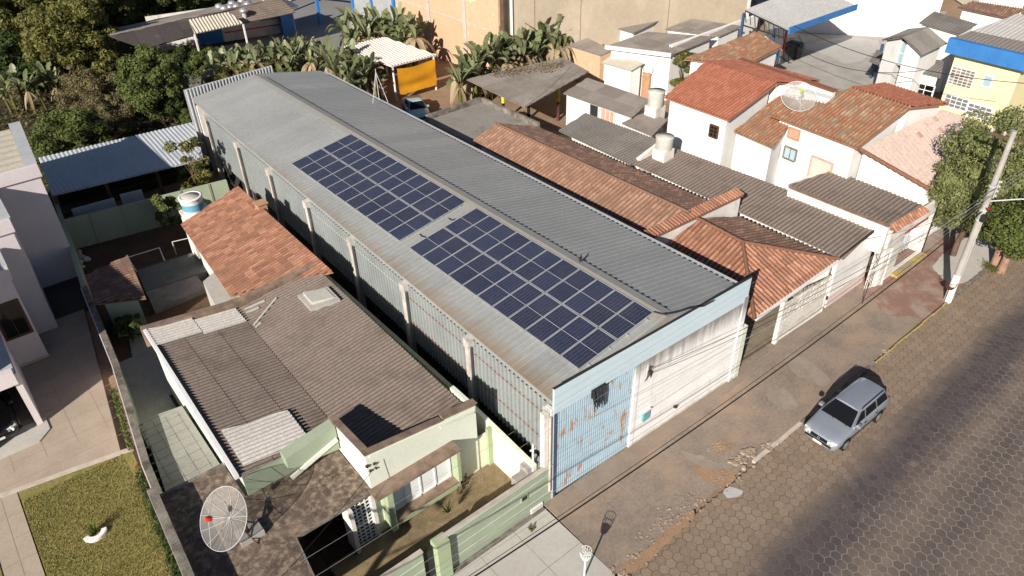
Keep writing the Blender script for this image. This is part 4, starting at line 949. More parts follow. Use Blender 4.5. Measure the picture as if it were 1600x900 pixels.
# boundary wall on the warehouse side
bwl = thing('side_boundary_wall', 'long olive boundary wall along the warehouse side, cream at its street end', 'wall')
w = MB(); w.box(-0.78, -0.6, 4.0, 17.0, 0, 2.45); w.build('wall', M['olive_wall'], bwl)
w = MB(); w.prism([(-0.78, 0.24), (-0.6, 0.24), (-0.6, 4.0), (-0.78, 4.0)], 0, [2.2, 2.2, 2.47, 2.47]); w.box(-1.45, -0.78, 2.86, 3.0, 0, 1.95); w.build('wall', M['cream'], bwl)
w = MB(); w.box(-1.0, -0.78, 2.70, 2.86, 0, 2.35); w.build('pilaster', M['green_trim'], bwl); settle(bwl)
up = thing('meter_post', 'slim whitish service post with wires on a concrete footing behind the green street wall', 'post')
c0 = Vector((-0.62, 0.42, 2.0))
w = MB(); w.box(-1.55, -0.35, 0.26, 0.60, 0.7, 1.9); w.box(-1.0, -0.2, 0.3, 0.75, 0.7, 2.08); w.build('footing', M['concrete'], up)
w = MB(); w.tube([c0, c0+Vector((0, 0, 1.15))], 0.045, 8); w.box(c0.x-0.13, c0.x+0.13, c0.y-0.03, c0.y+0.03, c0.z+0.85, c0.z+0.9); w.build('post', M['iron_white'], up); settle(up)
# satellite dish
def dish(name, label, C0, nrm, rad, mesh_mat, rib_mat, feed_mat, base_pt, ribs=12):
    d = thing(name, label, 'satellite dish'); n_ = Vector(nrm).normalized(); a = n_.cross(Vector((0, 0, 1))).normalized(); b = a.cross(n_)
    C_ = Vector(C0); dep = rad*0.30
    def P(r, t): return C_+a*(r*rad*math.cos(t))+b*(r*rad*math.sin(t))+n_*(dep*(r*r-1.0)+dep*0.4)
    s_ = MB(); NR, NT = 7, 36
    for i in range(NR):
        for j in range(NT):
            t0, t1 = 2*PI*j/NT, 2*PI*(j+1)/NT; r0, r1 = i/NR, (i+1)/NR
            if i == 0: s_.face([P(0, 0), P(r1, t0), P(r1, t1)], smooth=True)
            else: s_.face([P(r0, t0), P(r1, t0), P(r1, t1), P(r0, t1)], smooth=True)
    s_.build('reflector', mesh_mat, d)
    s_ = MB(); s_.tube([P(1.0, 2*PI*j/36) for j in range(37)], 0.015, 6)
    s_.build('rim', rib_mat, d)
    for k in range(ribs):
        s_ = MB(); t0 = 2*PI*k/ribs+0.15; s_.tube([P(r/5, t0)+n_*0.015 for r in range(6)], 0.009, 5); s_.build('rib', rib_mat, d)
    f = C_+n_*(rad*0.72); s_ = MB()
    s_.tube([f-n_*0.10, f+n_*0.03, f+n_*0.14], [0.09, 0.10, 0.05], 10); s_.build('feed_horn', feed_mat, d)
    for k in range(3):
        s_ = MB(); t0 = 2*PI*k/3+0.5; s_.tube([P(0.98, t0), f], 0.010, 4); s_.build('feed_strut', rib_mat, d)
    bp = Vector(base_pt); s_ = MB(); s_.tube([bp, bp+Vector((0, 0, (C_.z-bp.z)*0.6)), C_-n_*dep*0.6], 0.06, 8)
    s_.tube([bp+Vector((0.5, 0.2, 0)), C_-n_*dep*0.7], 0.025, 5); s_.tube([bp+Vector((0.1, -0.5, 0)), C_-n_*dep*0.7], 0.025, 5); s_.build('mast', M['iron_brown'] if feed_mat is M['cone_orange'] else rib_mat, d)
    s_ = MB(); s_.box(bp.x-0.35, bp.x+0.45, bp.y-0.3, bp.y+0.3, bp.z, bp.z+0.22); s_.build('footing', M['concrete'], d)
    return d
def mat_mesh(name, c, scale, dens):
    mt, t, bs, N, L = _base(name); bs.inputs['Base Color'].default_value = rgb(c); bs.inputs['Roughness'].default_value = 0.6
    tr = N.new('ShaderNodeBsdfTransparent'); mx = N.new('ShaderNodeMixShader'); mx.inputs[0].default_value = dens
    L.new(tr.outputs[0], mx.inputs[1]); L.new(bs.outputs[0], mx.inputs[2]); L.new(mx.outputs[0], N['Material Output'].inputs[0]); return mt
M['dishmesh'] = mat_mesh('wire_mesh', (0.36, 0.34, 0.32), 60, 0.40)
M['dishwhite'] = mat_mesh('pale_mesh', (0.50, 0.49, 0.47), 60, 0.42)
M['lime'] = mat('lime_plastic', (0.55, 0.75, 0.05), None, 2, 0.5, 0, 0)
settle(dish('satellite_dish', 'large wire mesh satellite dish with an orange-red feed on the mouldy carport slab', (-10.72, 4.1, 3.75), (-0.682, -0.175, 0.71), 1.02, M['dishmesh'], M['galv'], M['cone_orange'], (-10.3, 3.75, 2.8)))

# ================================================================== PLOT BOUNDARY ON THE LEFT
lb = thing('plot_boundary_wall', 'long mossy-topped plot wall between the modern house drive and the green house', 'wall')
pts = [(-12.62, -0.1), (-12.28, 4.5), (-11.93, 10.2), (-11.10, 17.2), (-10.55, 24.8), (-9.55, 34.5), (-9.15, 38.5)]
def strip(mb, pts, w, z0, z1):
    for a, b in zip(pts[:-1], pts[1:]):
        d = Vector((b[0]-a[0], b[1]-a[1])).normalized(); n_ = Vector((-d.y, d.x))*(w/2)
        mb.prism([(a[0]+n_.x, a[1]+n_.y), (a[0]-n_.x, a[1]-n_.y), (b[0]-n_.x, b[1]-n_.y), (b[0]+n_.x, b[1]+n_.y)], z0, z1)
w = MB(); strip(w, pts, 0.22, 0, 1.95); w.build('wall', M['green_wall'], lb)
w = MB(); strip(w, [(p[0]+0.02, p[1]) for p in pts[:5]], 0.28, 1.95, 2.0); w.build('coping', M['coping_grey'], lb)
w = MB(); strip(w, [(p[0]-0.13, p[1]+0.01) for p in pts[:5]], 0.05, 0.02, 1.985); w.build('render_face', M['pinkwhite'], lb)
w = MB(); strip(w, [(-12.62, 0.15), (-12.40, 3.6), (-12.22, 7.3)], 0.28, 1.9, 3.42); w.build('raised_wall', M['pinkwhite'], lb)
w = MB(); strip(w, [(-12.60, 0.15), (-12.38, 3.6), (-12.20, 7.3)], 0.30, 3.42, 3.47); w.build('coping', M['coping_grey'], lb)
settle(lb, (-11.5, 15, 0))
bwk = thing('yard_back_wall', 'pale green panelled wall across the back of the dark yard', 'wall')
w = MB(); w.prism([(-9.6, 33.0), (-0.1, 31.6), (-0.1, 31.8), (-9.6, 33.2)], 0, 2.0); w.build('wall', M['green_wall'], bwk)
w = MB()
for k in range(5):
    x = -8.3+k*1.75; y = 33.0-(x+9.6)*0.147; w.box(x, x+0.14, y-0.07, y+0.05, 0, 2.03)
w.build('pilaster', M['olive_wall'], bwk); settle(bwk)

# ================================================================== MODERN HOUSE (far left)
mhs = thing('modern_house', 'pinkish-white modern house with stepped flat parapets and a brown framed window', 'house')
w = MB()
w.prism([(-22, 29.7), (-10.05, 29.7), (-9.55, 37.0), (-22, 37.0)], 0, 6.6)                    # rear block
w.build('wall', M['pinkwhite'], mhs); w = MB(); w.prism([(-22, 25.2), (-12.35, 25.2), (-12.15, 29.7), (-22, 29.7)], 0, 6.0)                   # middle block
w.build('wall', M['pinkwhite'], mhs); w = MB(); w.prism([(-22, 22.9), (-13.3, 22.9), (-13.3, 25.2), (-22, 25.2)], 0.12, 5.0)                 # window block
w.build('wall', M['pinkwhite'], mhs); w = MB(); w.prism([(-24, 17.0), (-17.3, 17.0), (-17.3, 22.9), (-24, 22.9)], 0, 7.6); w.build('wall', M['pinkwhite'], mhs); w = MB()  # unseen upper floor over the garage, added to shade drive and yard
w.build('wall', M['pinkwhite'], mhs); w = MB(); w.prism([(-14.85, 17.9), (-14.6, 17.9), (-14.6, 22.9), (-14.85, 22.9)], 0, 3.0)              # garage side wall
w.build('wall', M['pinkwhite'], mhs)
w = MB()
for (xa, xb, ya, yb, z) in ((-22, -9.95, 29.6, 29.9, 6.65), (-22, -12.25, 25.1, 25.4, 6.15), (-22, -13.2, 22.8, 23.05, 4.95)):
    w.box(xa, xb, ya, yb, z-0.3, z+0.35)
w.prism([(-10.3, 29.9), (-9.95, 29.9), (-9.42, 37.1), (-9.8, 37.1)], 6.4, 6.97); w.box(-12.6, -12.2, 25.4, 29.6, 5.9, 6.45); w.box(-13.6, -13.2, 23.05, 25.1, 4.7, 5.28)
w.build('parapet', M['pinkwhite'], mhs)
w = MB(); w.slab([(-10.55, 29.9, 7.0), (-9.92, 29.9, 7.0), (-9.38, 37.1, 7.0), (-10.0, 37.1, 7.0)], 0.03)
w.slab([(-12.95, 25.4, 6.49), (-12.18, 25.4, 6.49), (-12.18, 29.6, 6.49), (-12.95, 29.6, 6.49)], 0.03); w.slab([(-14.1, 23.05, 5.32), (-13.18, 23.05, 5.32), (-13.18, 25.1, 5.32), (-14.1, 25.1, 5.32)], 0.03)
w.build('flashing', M['galv'], mhs)
roof_part(mhs, [Vector((-22, 29.95, 6.9)), Vector((-10.5, 29.95, 6.75)), Vector((-10.05, 36.9, 6.75)), Vector((-22, 36.9, 6.9))], YD, 'asb', M['sheet_beige'], pitch=0.9, amp=0.06, row=5)
roof_part(mhs, [Vector((-22, 25.5, 6.3)), Vector((-12.85, 25.5, 6.15)), Vector((-12.7, 29.5, 6.15)), Vector((-22, 29.5, 6.3))], YD, 'asb', M['sheet_beige'], pitch=0.9, amp=0.06, row=5)
roof_part(mhs, [Vector((-22, 23.1, 5.12)), Vector((-14.0, 23.1, 5.0)), Vector((-14.0, 25.0, 5.0)), Vector((-22, 25.0, 5.12))], YD, 'asb', M['sheet_beige'], pitch=0.9, amp=0.06, row=5)
w = MB(); w.box(-22, -14.75, 17.9, 22.9, 2.85, 3.05); w.box(-22, -14.7, 17.75, 17.95, 2.55, 3.3); w.build('garage_roof', M['pinkwhite'], mhs)
w = MB(); w.box(-22, -14.9, 18.0, 22.8, 3.05, 3.08); w.box(-15.3, -14.62, 17.95, 22.85, 3.3, 3.33); w.box(-15.25, -15.15, 17.95, 22.85, 3.05, 3.3); w.box(-14.75, -14.66, 17.95, 22.85, 3.05, 3.3); w.build('gutter', M['galv'], mhs)
c = aty(36, 515, 22.9)
window_on(mhs, Vector((-14.0, 22.9, 2.65)), 'y', 0.98, 1.75, frame=M['iron_brown'], pane=M['glass'], bars=(1, 0), proud=0.06, fw=0.12)
w = MB(); w.box(-14.75, -13.25, 22.84, 22.92, 0.02, 0.12); w.build('plinth', M['kerbwhite'], mhs)
settle(mhs, (-16, 30, 0))
# white half ring planter on the lawn
pl = thing('ring_planter', 'white curved half-ring planter with a small spiky plant on the dry lawn', 'planter')
pc = at(150, 836, 0.05); w = MB()
for k in range(13):
    t0, t1 = PI+0.15+k*PI*0.9/13, PI+0.15+(k+1)*PI*0.9/13
    w.prism([(pc.x+r*math.cos(t), pc.y+0.1+r*math.sin(t)) for r, t in ((0.24, t0), (0.42, t0), (0.42, t1), (0.24, t1))], 0.02, 0.17)
w.build('ring', M['white'], pl)
w = MB(); rnd = random.Random(4)
for k in range(60):
    t = rnd.uniform(0, 2*PI); r = rnd.uniform(0.1, 0.42); h = rnd.uniform(0.25, 0.75)
    b = Vector((pc.x+rnd.uniform(-.06, .06), pc.y+0.12, 0.05)); e = b+Vector((r*math.cos(t), r*math.sin(t), h)); s_ = Vector((-math.sin(t), math.cos(t), 0))*0.025
    w.face([b-s_, b+s_, e], uv=[(k*1.3, k)]*3)
w.build('foliage', M['leaf_mid'], pl); settle(pl, (pc.x, pc.y, 0.03))
# lawn blades and the planted strip by the wall
def blades(name, label, region, n, h, mt, z, seed, wd=0.012):
    rnd = random.Random(seed); mb = MB()
    for k in range(n):
        x, y = region(rnd); t = rnd.uniform(0, PI); hh = h*rnd.uniform(0.5, 1.3)
        lean = Vector((rnd.uniform(-1, 1), rnd.uniform(-1, 1), 0))*hh*0.7; s_ = Vector((math.cos(t), math.sin(t), 0))*wd
        b = Vector((x, y, z)); mb.face([b-s_, b+s_, b+lean+Vector((0, 0, hh))], uv=[(rnd.random()*90, rnd.random()*90)]*3)
    return struct(name, mb, mt, kind='stuff', label=label, cat='grass')
blades('lawn_grass', 'short dry yellow-green lawn grass between the garden path and the plot wall', lambda r: (r.uniform(-16.3, -12.45), r.uniform(3, 13.6)), 26000, 0.05, M['grass'], 0.03, 1, 0.02)
def hedge(name, label, pts, n, w_, h, mt, seed):
    rnd = random.Random(seed); mb = MB()
    for k in range(n):
        i = rnd.randrange(len(pts)-1); f = rnd.random(); a, b = Vector(pts[i]), Vector(pts[i+1]); p = a.lerp(b, f)+Vector((rnd.gauss(0, w_), rnd.gauss(0, w_), abs(rnd.gauss(0, h))))
        q = Vector((rnd.gauss(0, 1), rnd.gauss(0, 1), rnd.gauss(0.6, 1))).normalized(); u = q.orthogonal().normalized()*0.06; v = q.cross(u.normalized())*0.035
        mb.face([p-u, p-v, p+u, p+v], uv=[(rnd.random()*90, rnd.random()*90)]*4)
    return struct(name, mb, mt, kind='stuff', label=label, cat='plants')
hedge('border_plants', 'narrow strip of green plants at the foot of the plot wall beside the lawn', [(-12.75, 4.5, 0.05), (-12.45, 8, 0.05), (-12.2, 12, 0.05)], 2600, 0.10, 0.14, M['leaf_dark'], 3)
hedge('border_plants', 'reddish low plants between the green border and the plot wall', [(-12.55, 3.5, 0.05), (-12.25, 8, 0.05), (-12.1, 12.5, 0.05)], 900, 0.05, 0.1, mat_leaf('reddish_leaves', [(0, (0.12, 0.03, 0.02)), (0.5, (0.2, 0.06, 0.03)), (1, (0.26, 0.14, 0.05))]), 4)
hedge('drive_verge', 'thin grass strip in the paved drive against the plot wall', [(-12.05, 13.6, 0.02), (-11.75, 16, 0.02), (-11.55, 18.2, 0.02)], 1200, 0.07, 0.07, M['leaf_mid'], 5)

# ================================================================== BACK YARD BEHIND THE GREEN HOUSE
th = thing('rear_tile_house', 'small rear house with one large orange clay tile roof slope beside the warehouse', 'house')
P = px_roof([(373, 292, 3.95), (520, 425, 3.95), (360, 463, 3.0), (283, 352)])
roof_part(th, P, YD, 'tile', M['tile'])
walls_under(P, 0.45, drop=0.12).build('wall', M['white_old'], th)
w = MB(); c = at(409, 326, 3.9); w.box(c.x-0.25, c.x+0.25, c.y-0.25, c.y+0.25, 3.0, 4.25); w.box(c.x-0.32, c.x+0.32, c.y-0.32, c.y+0.32, 4.25, 4.31); w.build('chimney', M['brickedge'], th)
settle(th)
w = MB(); q = [at(*p, 2.6) for p in ((317, 440), (339, 421), (373, 461), (337, 478))]; w.slab(q, 2.6)
o = w.build('annex', M['concrete_light']); tag(o, 'plain pale grey flat-topped annex between the orange tile roof and the brown corrugated roof', 'annex'); settle(o)
def slab_px(name, label, cat, px, z, h, mt, kind=None):
    w = MB(); w.slab([at(x, y, z) for x, y in px], h); o = w.build(name, mt)
    if kind: tag(o, kind=kind)
    else: tag(o, label, cat)
    return o
slab_px('yard_slab', '', '', ((214, 422), (303, 394), (330, 421), (227, 455)), 0.35, 0.5, mat('dark_yard_tiles', (0.15, 0.155, 0.15), (0.10, 0.105, 0.105), 0.9), 'structure')  # dark grey tiles in two close tones
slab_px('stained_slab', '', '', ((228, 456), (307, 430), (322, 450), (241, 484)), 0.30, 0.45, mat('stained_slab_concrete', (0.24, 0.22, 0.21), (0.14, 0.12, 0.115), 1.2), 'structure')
fr_ = thing('clothes_frame', 'thin white pipe frame standing in the dark back yard', 'frame')
w = MB()
for a, b in (((200, 402), (213, 424)), ((249, 387), (257, 407)), ((269, 378), (295, 372)), ((200, 402), (249, 387))): w.tube([at(*a, 0.9), at(*b, 0.9)], 0.03, 5)
w.build('rail', M['iron_white'], fr_)
for a in ((200, 402), (249, 387), (269, 378), (295, 372)):
    p_ = at(*a, 0.9); w = MB(); w.tube([p_, (p_.x, p_.y, 0)], 0.03, 5); w.build('post', M['iron_white'], fr_)
settle(fr_)
ht = thing('tiled_hut', 'small dark hut with a shaded clay tile roof in the back yard', 'hut')
P = px_roof([(133, 432, 2.7), (200, 400, 2.7), (228, 466, 2.3), (150, 475)])
roof_part(ht, P, YD, 'tile', M['tile_dark']); walls_under(P, 0.35, drop=0.12).build('wall', M['green_wall'], ht); settle(ht)  # roof tiles darkened to carry the shade lying over the yard
lnt = MB(); q = [at(*p, 1.8) for p in ((150, 470), (198, 475), (212, 515), (170, 520))]; 
tk = thing('water_tank', 'white round water tank with a sky blue band beside the orange tile roof', 'water tank')
tc = at(305, 333, 3.0)
w = MB(); w.lathe(tc, [(0.52, 0), (0.56, 0.33)], 24); w.lathe((tc.x, tc.y, tc.z+0.78), [(0.62, 0), (0.64, 0.26), (0.66, 0.28), (0.66, 0.34), (0.56, 0.36), (0.5, 0.30)], 24); w.build('tank_body', M['white'], tk)
w = MB(); w.lathe((tc.x, tc.y, tc.z+0.33), [(0.562, 0), (0.615, 0.45)], 24); w.build('band', M['tankband'], tk)
w = MB(); w.lathe((tc.x, tc.y, tc.z+1.08), [(0.60, 0), (0.60, 0.02), (0.05, 0.05)], 24); w.build('lid', M['concrete_light'], tk); settle(tk, tc)
w = MB(); q = [at(*p, 3.0) for p in ((279, 329), (318, 315), (332, 326), (292, 347))]; w.slab(q, 0.18); w.box(tc.x-0.7, tc.x+0.75, tc.y-0.6, tc.y+0.5, 0, 2.8)
o = w.build('tank_platform', M['white_old']); tag(o, 'white masonry platform carrying the blue-banded water tank', 'platform'); settle(o)
ms = thing('metal_shed', 'open shed with a blue-grey corrugated metal roof behind the back yard wall', 'shed')
P = px_roof([(82, 306, 2.7), (318, 249, 2.7), (303, 191, 3.2), (60, 247)])
roof_part(ms, P, XD, 'asb', M['shed_metal'], pitch=0.26, amp=0.022, row=3)
for px, py in ((103, 345), (180, 323), (256, 300)):
    b = at(px, py, 0.8); w = MB(); w.box(b.x-0.09, b.x+0.09, b.y+0.2, b.y+0.4, 0, 2.6); w.build('post', M['bark'], ms)
for (xa, ya), (xb, yb) in (((105, 312), (176, 300)), ((184, 296), (220, 288))):
    pa, pb = aty(xa, ya, 34.2), aty(xb, yb, 33.7); w = MB(); z0, z1 = 1.05, 2.0
    for i in range(12):
        a0, a1 = z0+(z1-z0)*i/12, z0+(z1-z0)*(i+1)/12; am = (a0+a1)/2
        w.face([(pa.x, 34.3, a0), (pb.x, 34.1, a0), (pb.x, 34.05, am), (pa.x, 34.25, am)]); w.face([(pa.x, 34.25, am), (pb.x, 34.05, am), (pb.x, 34.1, a1), (pa.x, 34.3, a1)])
    w.build('infill_sheet', M['shed_metal'], ms)
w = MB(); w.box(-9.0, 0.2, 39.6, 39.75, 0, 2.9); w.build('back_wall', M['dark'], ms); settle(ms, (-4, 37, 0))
hp = MB(); rnd = random.Random(9)
for _ in range(26):
    c = at(128+rnd.gauss(0, 5), 405+rnd.gauss(0, 4), 0); hp.lathe((c.x, c.y, 0), [(rnd.uniform(.1, .25), 0), (rnd.uniform(.08, .2), .15), (.03, .28)], 7)
struct('rubbish_heap', hp, M['concrete_light'], kind='stuff', label='small heap of pale rubble in the dark back yard beside the plot wall', cat='rubble')

# ================================================================== HOUSES TO THE RIGHT AND BEHIND
def wall_line(mb, a, b, z0, z1, th=0.2, z1b=None):
    """upright wall between two ground points"""
    d = Vector((b.x-a.x, b.y-a.y)).normalized(); n_ = Vector((-d.y, d.x))*th
    if n_.dot(Vector((a.x-CAMLOC[0], a.y-CAMLOC[1]))) < 0: n_ = -n_
    zt = [z1, z1b if z1b is not None else z1]
    mb.prism([(a.x, a.y), (b.x, b.y), (b.x+n_.x, b.y+n_.y), (a.x+n_.x, a.y+n_.y)], z0, [zt[0], zt[1], zt[1], zt[0]])
def simple_house(name, label, cat, roofs, wall=None, inset=0.25, wins=(), extra=None, z0=0.0):
    h = thing(name, label, cat); polys = []
    for r in roofs:
        P = px_roof(r['px']) if 'px' in r else [Vector(p) for p in r['w']]
        roof_part(h, P, r.get('u', YD), r.get('k', 'asb'), M[r.get('m', 'asb_grey')], **r.get('kw', {}))
        polys.append(P)
        if r.get('walls', True): walls_under(P, r.get('inset', inset), z0, drop=r.get('drop', 0.10)).build('wall', M[wall or 'white'], h)
    for w in wins: window_on(h, *w[0], **w[1])
    if extra: extra(h, polys)
    settle(h); return h, polys

def face_window(parent, a, b, u0, u1, z0, z1, frame, pane, nx, ny, name='window'):
    """window in an upright wall from a to b: u along, z up"""
    d = Vector((b.x-a.x, b.y-a.y, 0)); n_ = Vector((d.y, -d.x, 0)).normalized()
    if n_.dot(Vector((a.x-CAMLOC[0], a.y-CAMLOC[1], 0))) > 0: n_ = -n_
    P_ = lambda u, z, o: Vector((a.x, a.y, 0))+d*u+n_*o+Vector((0, 0, z))
    f = MB()
    for i in range(nx+1): u = u0+(u1-u0)*i/nx; q = 0.09 if i in (0, nx) else 0.045; f.bar(P_(u, z0, .05), P_(u, z1, .05), q, q)
    for j in range(ny+1): z = z0+(z1-z0)*j/ny; q = 0.09 if j in (0, ny) else 0.045; f.bar(P_(u0, z, .06), P_(u1, z, .06), q, q)
    fo = f.build(name, frame, parent); g = MB(); g.slab([P_(u0, z0, .03), P_(u1, z0, .03), P_(u1, z1, .03), P_(u0, z1, .03)], 0.02); g.build('pane', pane, fo)
def wall_pts(P_, i, j, ins): q = inset_plan(P_, ins); return Vector((q[i].x, q[i].y, 0)), Vector((q[j].x, q[j].y, 0))
def win_px(parent, a, b, px, py, w_, h_, frame, pane, nx=1, ny=1, name='window'):
    """the same, centred where the photo ray meets the wall"""
    d = Vector((b.x-a.x, b.y-a.y, 0)); n_ = Vector((d.y, -d.x, 0)).normalized(); p = atp(px, py, Vector((a.x, a.y, 0)), n_)
    u = (Vector((p.x-a.x, p.y-a.y, 0))).dot(d)/d.length_squared; du = w_/2/d.length
    face_window(parent, a, b, u-du, u+du, p.z-h_/2, p.z+h_/2, frame, pane, nx, ny, name)

# flat slab directly right of the warehouse
fl = thing('flat_roof_house', 'flat grey concrete roof with low raised edges beside the rear half of the warehouse', 'house')
q = [at(x, y, 3.4) for x, y in ((668, 188), (752, 160), (840, 200), (742, 226))]
w = MB(); w.slab(q, 0.2); w.build('roof', M['slab_dark'], fl)
w = MB(); wall_line(w, q[0], q[1], 3.2, 3.75, 0.22); wall_line(w, q[1], q[2], 3.2, 3.75, 0.22); w.build('parapet', M['coping_grey'], fl)
walls_under(q, 0.3, drop=0.2).build('wall', M['white_old'], fl); settle(fl)

# long old tile house
ZE, ZR, ZD = 3.9, 4.6, 3.6
lt_ = thing('long_tile_house', 'long low house with an old two-sided clay tile roof running beside the warehouse', 'house')
PL = px_roof([(739, 221, ZE), (1017, 367, ZE), (1077, 334, ZR), (774, 194)])
PD = px_roof([(774, 194, ZR), (1077, 334, ZR), (1112, 318, ZD), (839, 199)])
roof_part(lt_, PL, YD, 'tile', M['tile_old'], pitch=0.27); roof_part(lt_, PD, YD, 'tile', M['tile_dark'], pitch=0.27)  # slope turned from the sun gets darker tiles, its shade painted in
w = MB(); a, b = PL[3], PL[2]; w.tube([a+Vector((0, 0, .08)), b+Vector((0, 0, .08))], 0.09, 8); w.build('ridge_tiles', M['tile_old'], lt_)
walls_under(PL, 0.4, drop=0.15).build('wall', M['white_old'], lt_); walls_under(PD, 0.4, drop=0.15).build('wall', M['white_old'], lt_)
c0, c1 = at(1013, 371, 4.45), at(1157, 303, 4.45)
w = MB(); wall_line(w, Vector((c0.x, c0.y-0.05, 0)), Vector((c1.x, c1.y-0.05, 0)), 0, 4.5, 0.25); w.build('gable_wall', M['white_old'], lt_)
d_ = (c1-c0).normalized(); nn = Vector((-d_.y, d_.x, 0))
roof_part(lt_, [c0-nn*0.22+Vector((0, 0, .02)), c1-nn*0.22+Vector((0, 0, .02)), c1+nn*0.38+Vector((0, 0, .16)), c0+nn*0.38+Vector((0, 0, .16))], d_, 'tile', M['tile'], name='coping_tiles', pitch=0.22, row=0.6)
settle(lt_)

# hipped front house with the grille gate
M['porch_wall_shaded'] = mat('shaded_porch_wall', (0.26, 0.20, 0.16), (0.20, 0.155, 0.125), 1.0); M['porchtile'] = mat('porch_tiles', (0.27, 0.22, 0.165), (0.20, 0.165, 0.125), 2.0)  # porch wall colour darkened to stand for the shade behind the grille
hh = thing('hip_roof_house', 'house with an orange hipped tile roof just right of the light blue fascia', 'house')
FL, FR = at(1178, 499, 3.1), at(1309, 407, 3.1); A_ = at(1160, 381, 4.35); B_ = at(1090, 344, 4.35)
p0, n0 = plane_of(FL, A_, B_); BL_ = atp(1040, 386, p0, n0)
p0, n0 = plane_of(FR, A_, B_); BR_ = atp(1153, 339, p0, n0)
roof_part(hh, [FL, A_, B_, BL_], YD, 'tile', M['tile'], pitch=0.26); roof_part(hh, [FL, FR, A_], XD, 'tile', M['tile'], pitch=0.26)
roof_part(hh, [FR, BR_, B_, A_], YD, 'tile', M['tile_dark'], pitch=0.26)  # right slope's shade put into its colour with the darker tiles
for a, b in ((A_, B_), (A_, FL), (A_, FR)):
    w = MB(); n = int((b-a).length/0.38)
    for i in range(n):
        p, q = a.lerp(b, i/n), a.lerp(b, (i+1)/n+0.01); w.tube([q+Vector((0, 0, .09)), p+Vector((0, 0, .13))], [0.10, 0.085], 8)
    w.build('ridge_tiles', M['tile'], hh)
w = MB(); w.bar(FL+Vector((0.1, -0.03, -0.02)), FR+Vector((0, -0.03, -0.02)), 0.10, 0.16); w.build('gutter', M['white'], hh)
w = MB(); w.prism([(12.6, 3.4), (18.6, 3.4), (18.6, 6.2), (12.6, 6.2)], 0, [3.1, 3.2, 3.1, 3.1]); w.build('wall', M['porch_wall_shaded'], hh); w = MB(); w.box(11.15, 11.4, -0.25, 6.2, 0, 2.9); w.build('wall', M['white_old'], hh); w = MB(); w.box(18.8, 18.95, 0.0, 6.2, 0, 2.95); w.build('wall', M['white_old'], hh)
w = MB(); w.box(11.08, 11.42, -0.38, -0.1, 0, 3.0); w.build('gate_pillar', M['green_light'], hh)
w = MB(); w.box(11.4, 18.8, 0.0, 2.6, -0.01, 0.012); w.build('porch_floor', M['porchtile'], hh)
w = MB(); w.box(14.65, 14.85, -0.2, 0.0, 0, 2.95); w.build('post', M['white_old'], hh)
settle(hh)
def grille(name, label, p0, p1, h, lean=0.0):
    g_ = thing(name, label, 'gate'); d = p1-p0; L_ = d.length; d.normalize()
    w = MB()
    for z in (0.08, h*0.5, h): w.bar(p0+Vector((0, 0, z)), p1+Vector((0, 0, z)), 0.05, 0.05)
    w.bar(p0+Vector((0, 0, 0.03)), p0+Vector((0, 0, h)), 0.07, 0.07); w.bar(p1+Vector((0, 0, 0.03)), p1+Vector((0, 0, h)), 0.07, 0.07); w.build('frame', M['iron_white'], g_)
    w = MB(); n = int(L_/0.10)
    for i in range(1, n):
        p = p0+d*(L_*i/n); w.bar(p+Vector((0, 0, 0.08)), p+Vector((0, 0, h)), 0.022, 0.022)
    for i in range(int(L_/0.35)):
        p = p0+d*(0.35*i); q = p+d*0.35; w.bar(p+Vector((0, 0, h*0.5)), q+Vector((0, 0, h)), 0.016, 0.016); w.bar(p+Vector((0, 0, h)), q+Vector((0, 0, h*0.5)), 0.016, 0.016)
    w.build('bars', M['iron_white'], g_); settle(g_); return g_
grille('grille_gate', 'wide white iron grille gate under the front eave of the orange hipped roof', Vector((14.85, -0.12, 0)), Vector((18.72, -0.22, 0)), 2.35)
grille('grille_gate', 'tall white iron gate leaf standing ajar beside the traffic cone', Vector((22.3, -0.62, 0)), Vector((23.4, -0.98, 0)), 2.4)

# brown corrugated house with the tall white front
def front3(h, polys):
    w = MB(); a, b = at(1318, 405, 3.3), at(1375, 349, 3.7)
    w.prism([(a.x+0.2, -0.15), (b.x, -0.15), (b.x, 0.05), (a.x+0.2, 0.05)], 0.5, [3.25, 3.65, 3.65, 3.25]); w.build('front_wall', M['white'], h)
    w = MB(); w.prism([(a.x+0.2, -0.16), (b.x, -0.16), (b.x, 0.06), (a.x+0.2, 0.06)], 0, 0.75); w.build('plinth', mat('pink_plinth', (0.74, 0.55, 0.52), (0.70, 0.62, 0.6), 1.5), h)
    w = MB(); w.bar((a.x, -0.28, 3.30), (b.x, -0.28, 3.72), 0.06, 0.16); w.build('barge_board', M['dark'], h)
simple_house('brown_roof_house', 'house with a broad brown corrugated roof and white and pink street front', 'house',
    [dict(px=[(985, 254, 3.3), (1318, 405, 3.3), (1375, 350, 3.7), (1045, 229)], m='asb', kw=dict(pitch=0.24, amp=0.035, row=2.4), drop=0.3)], 'white', 0.9, extra=front3)
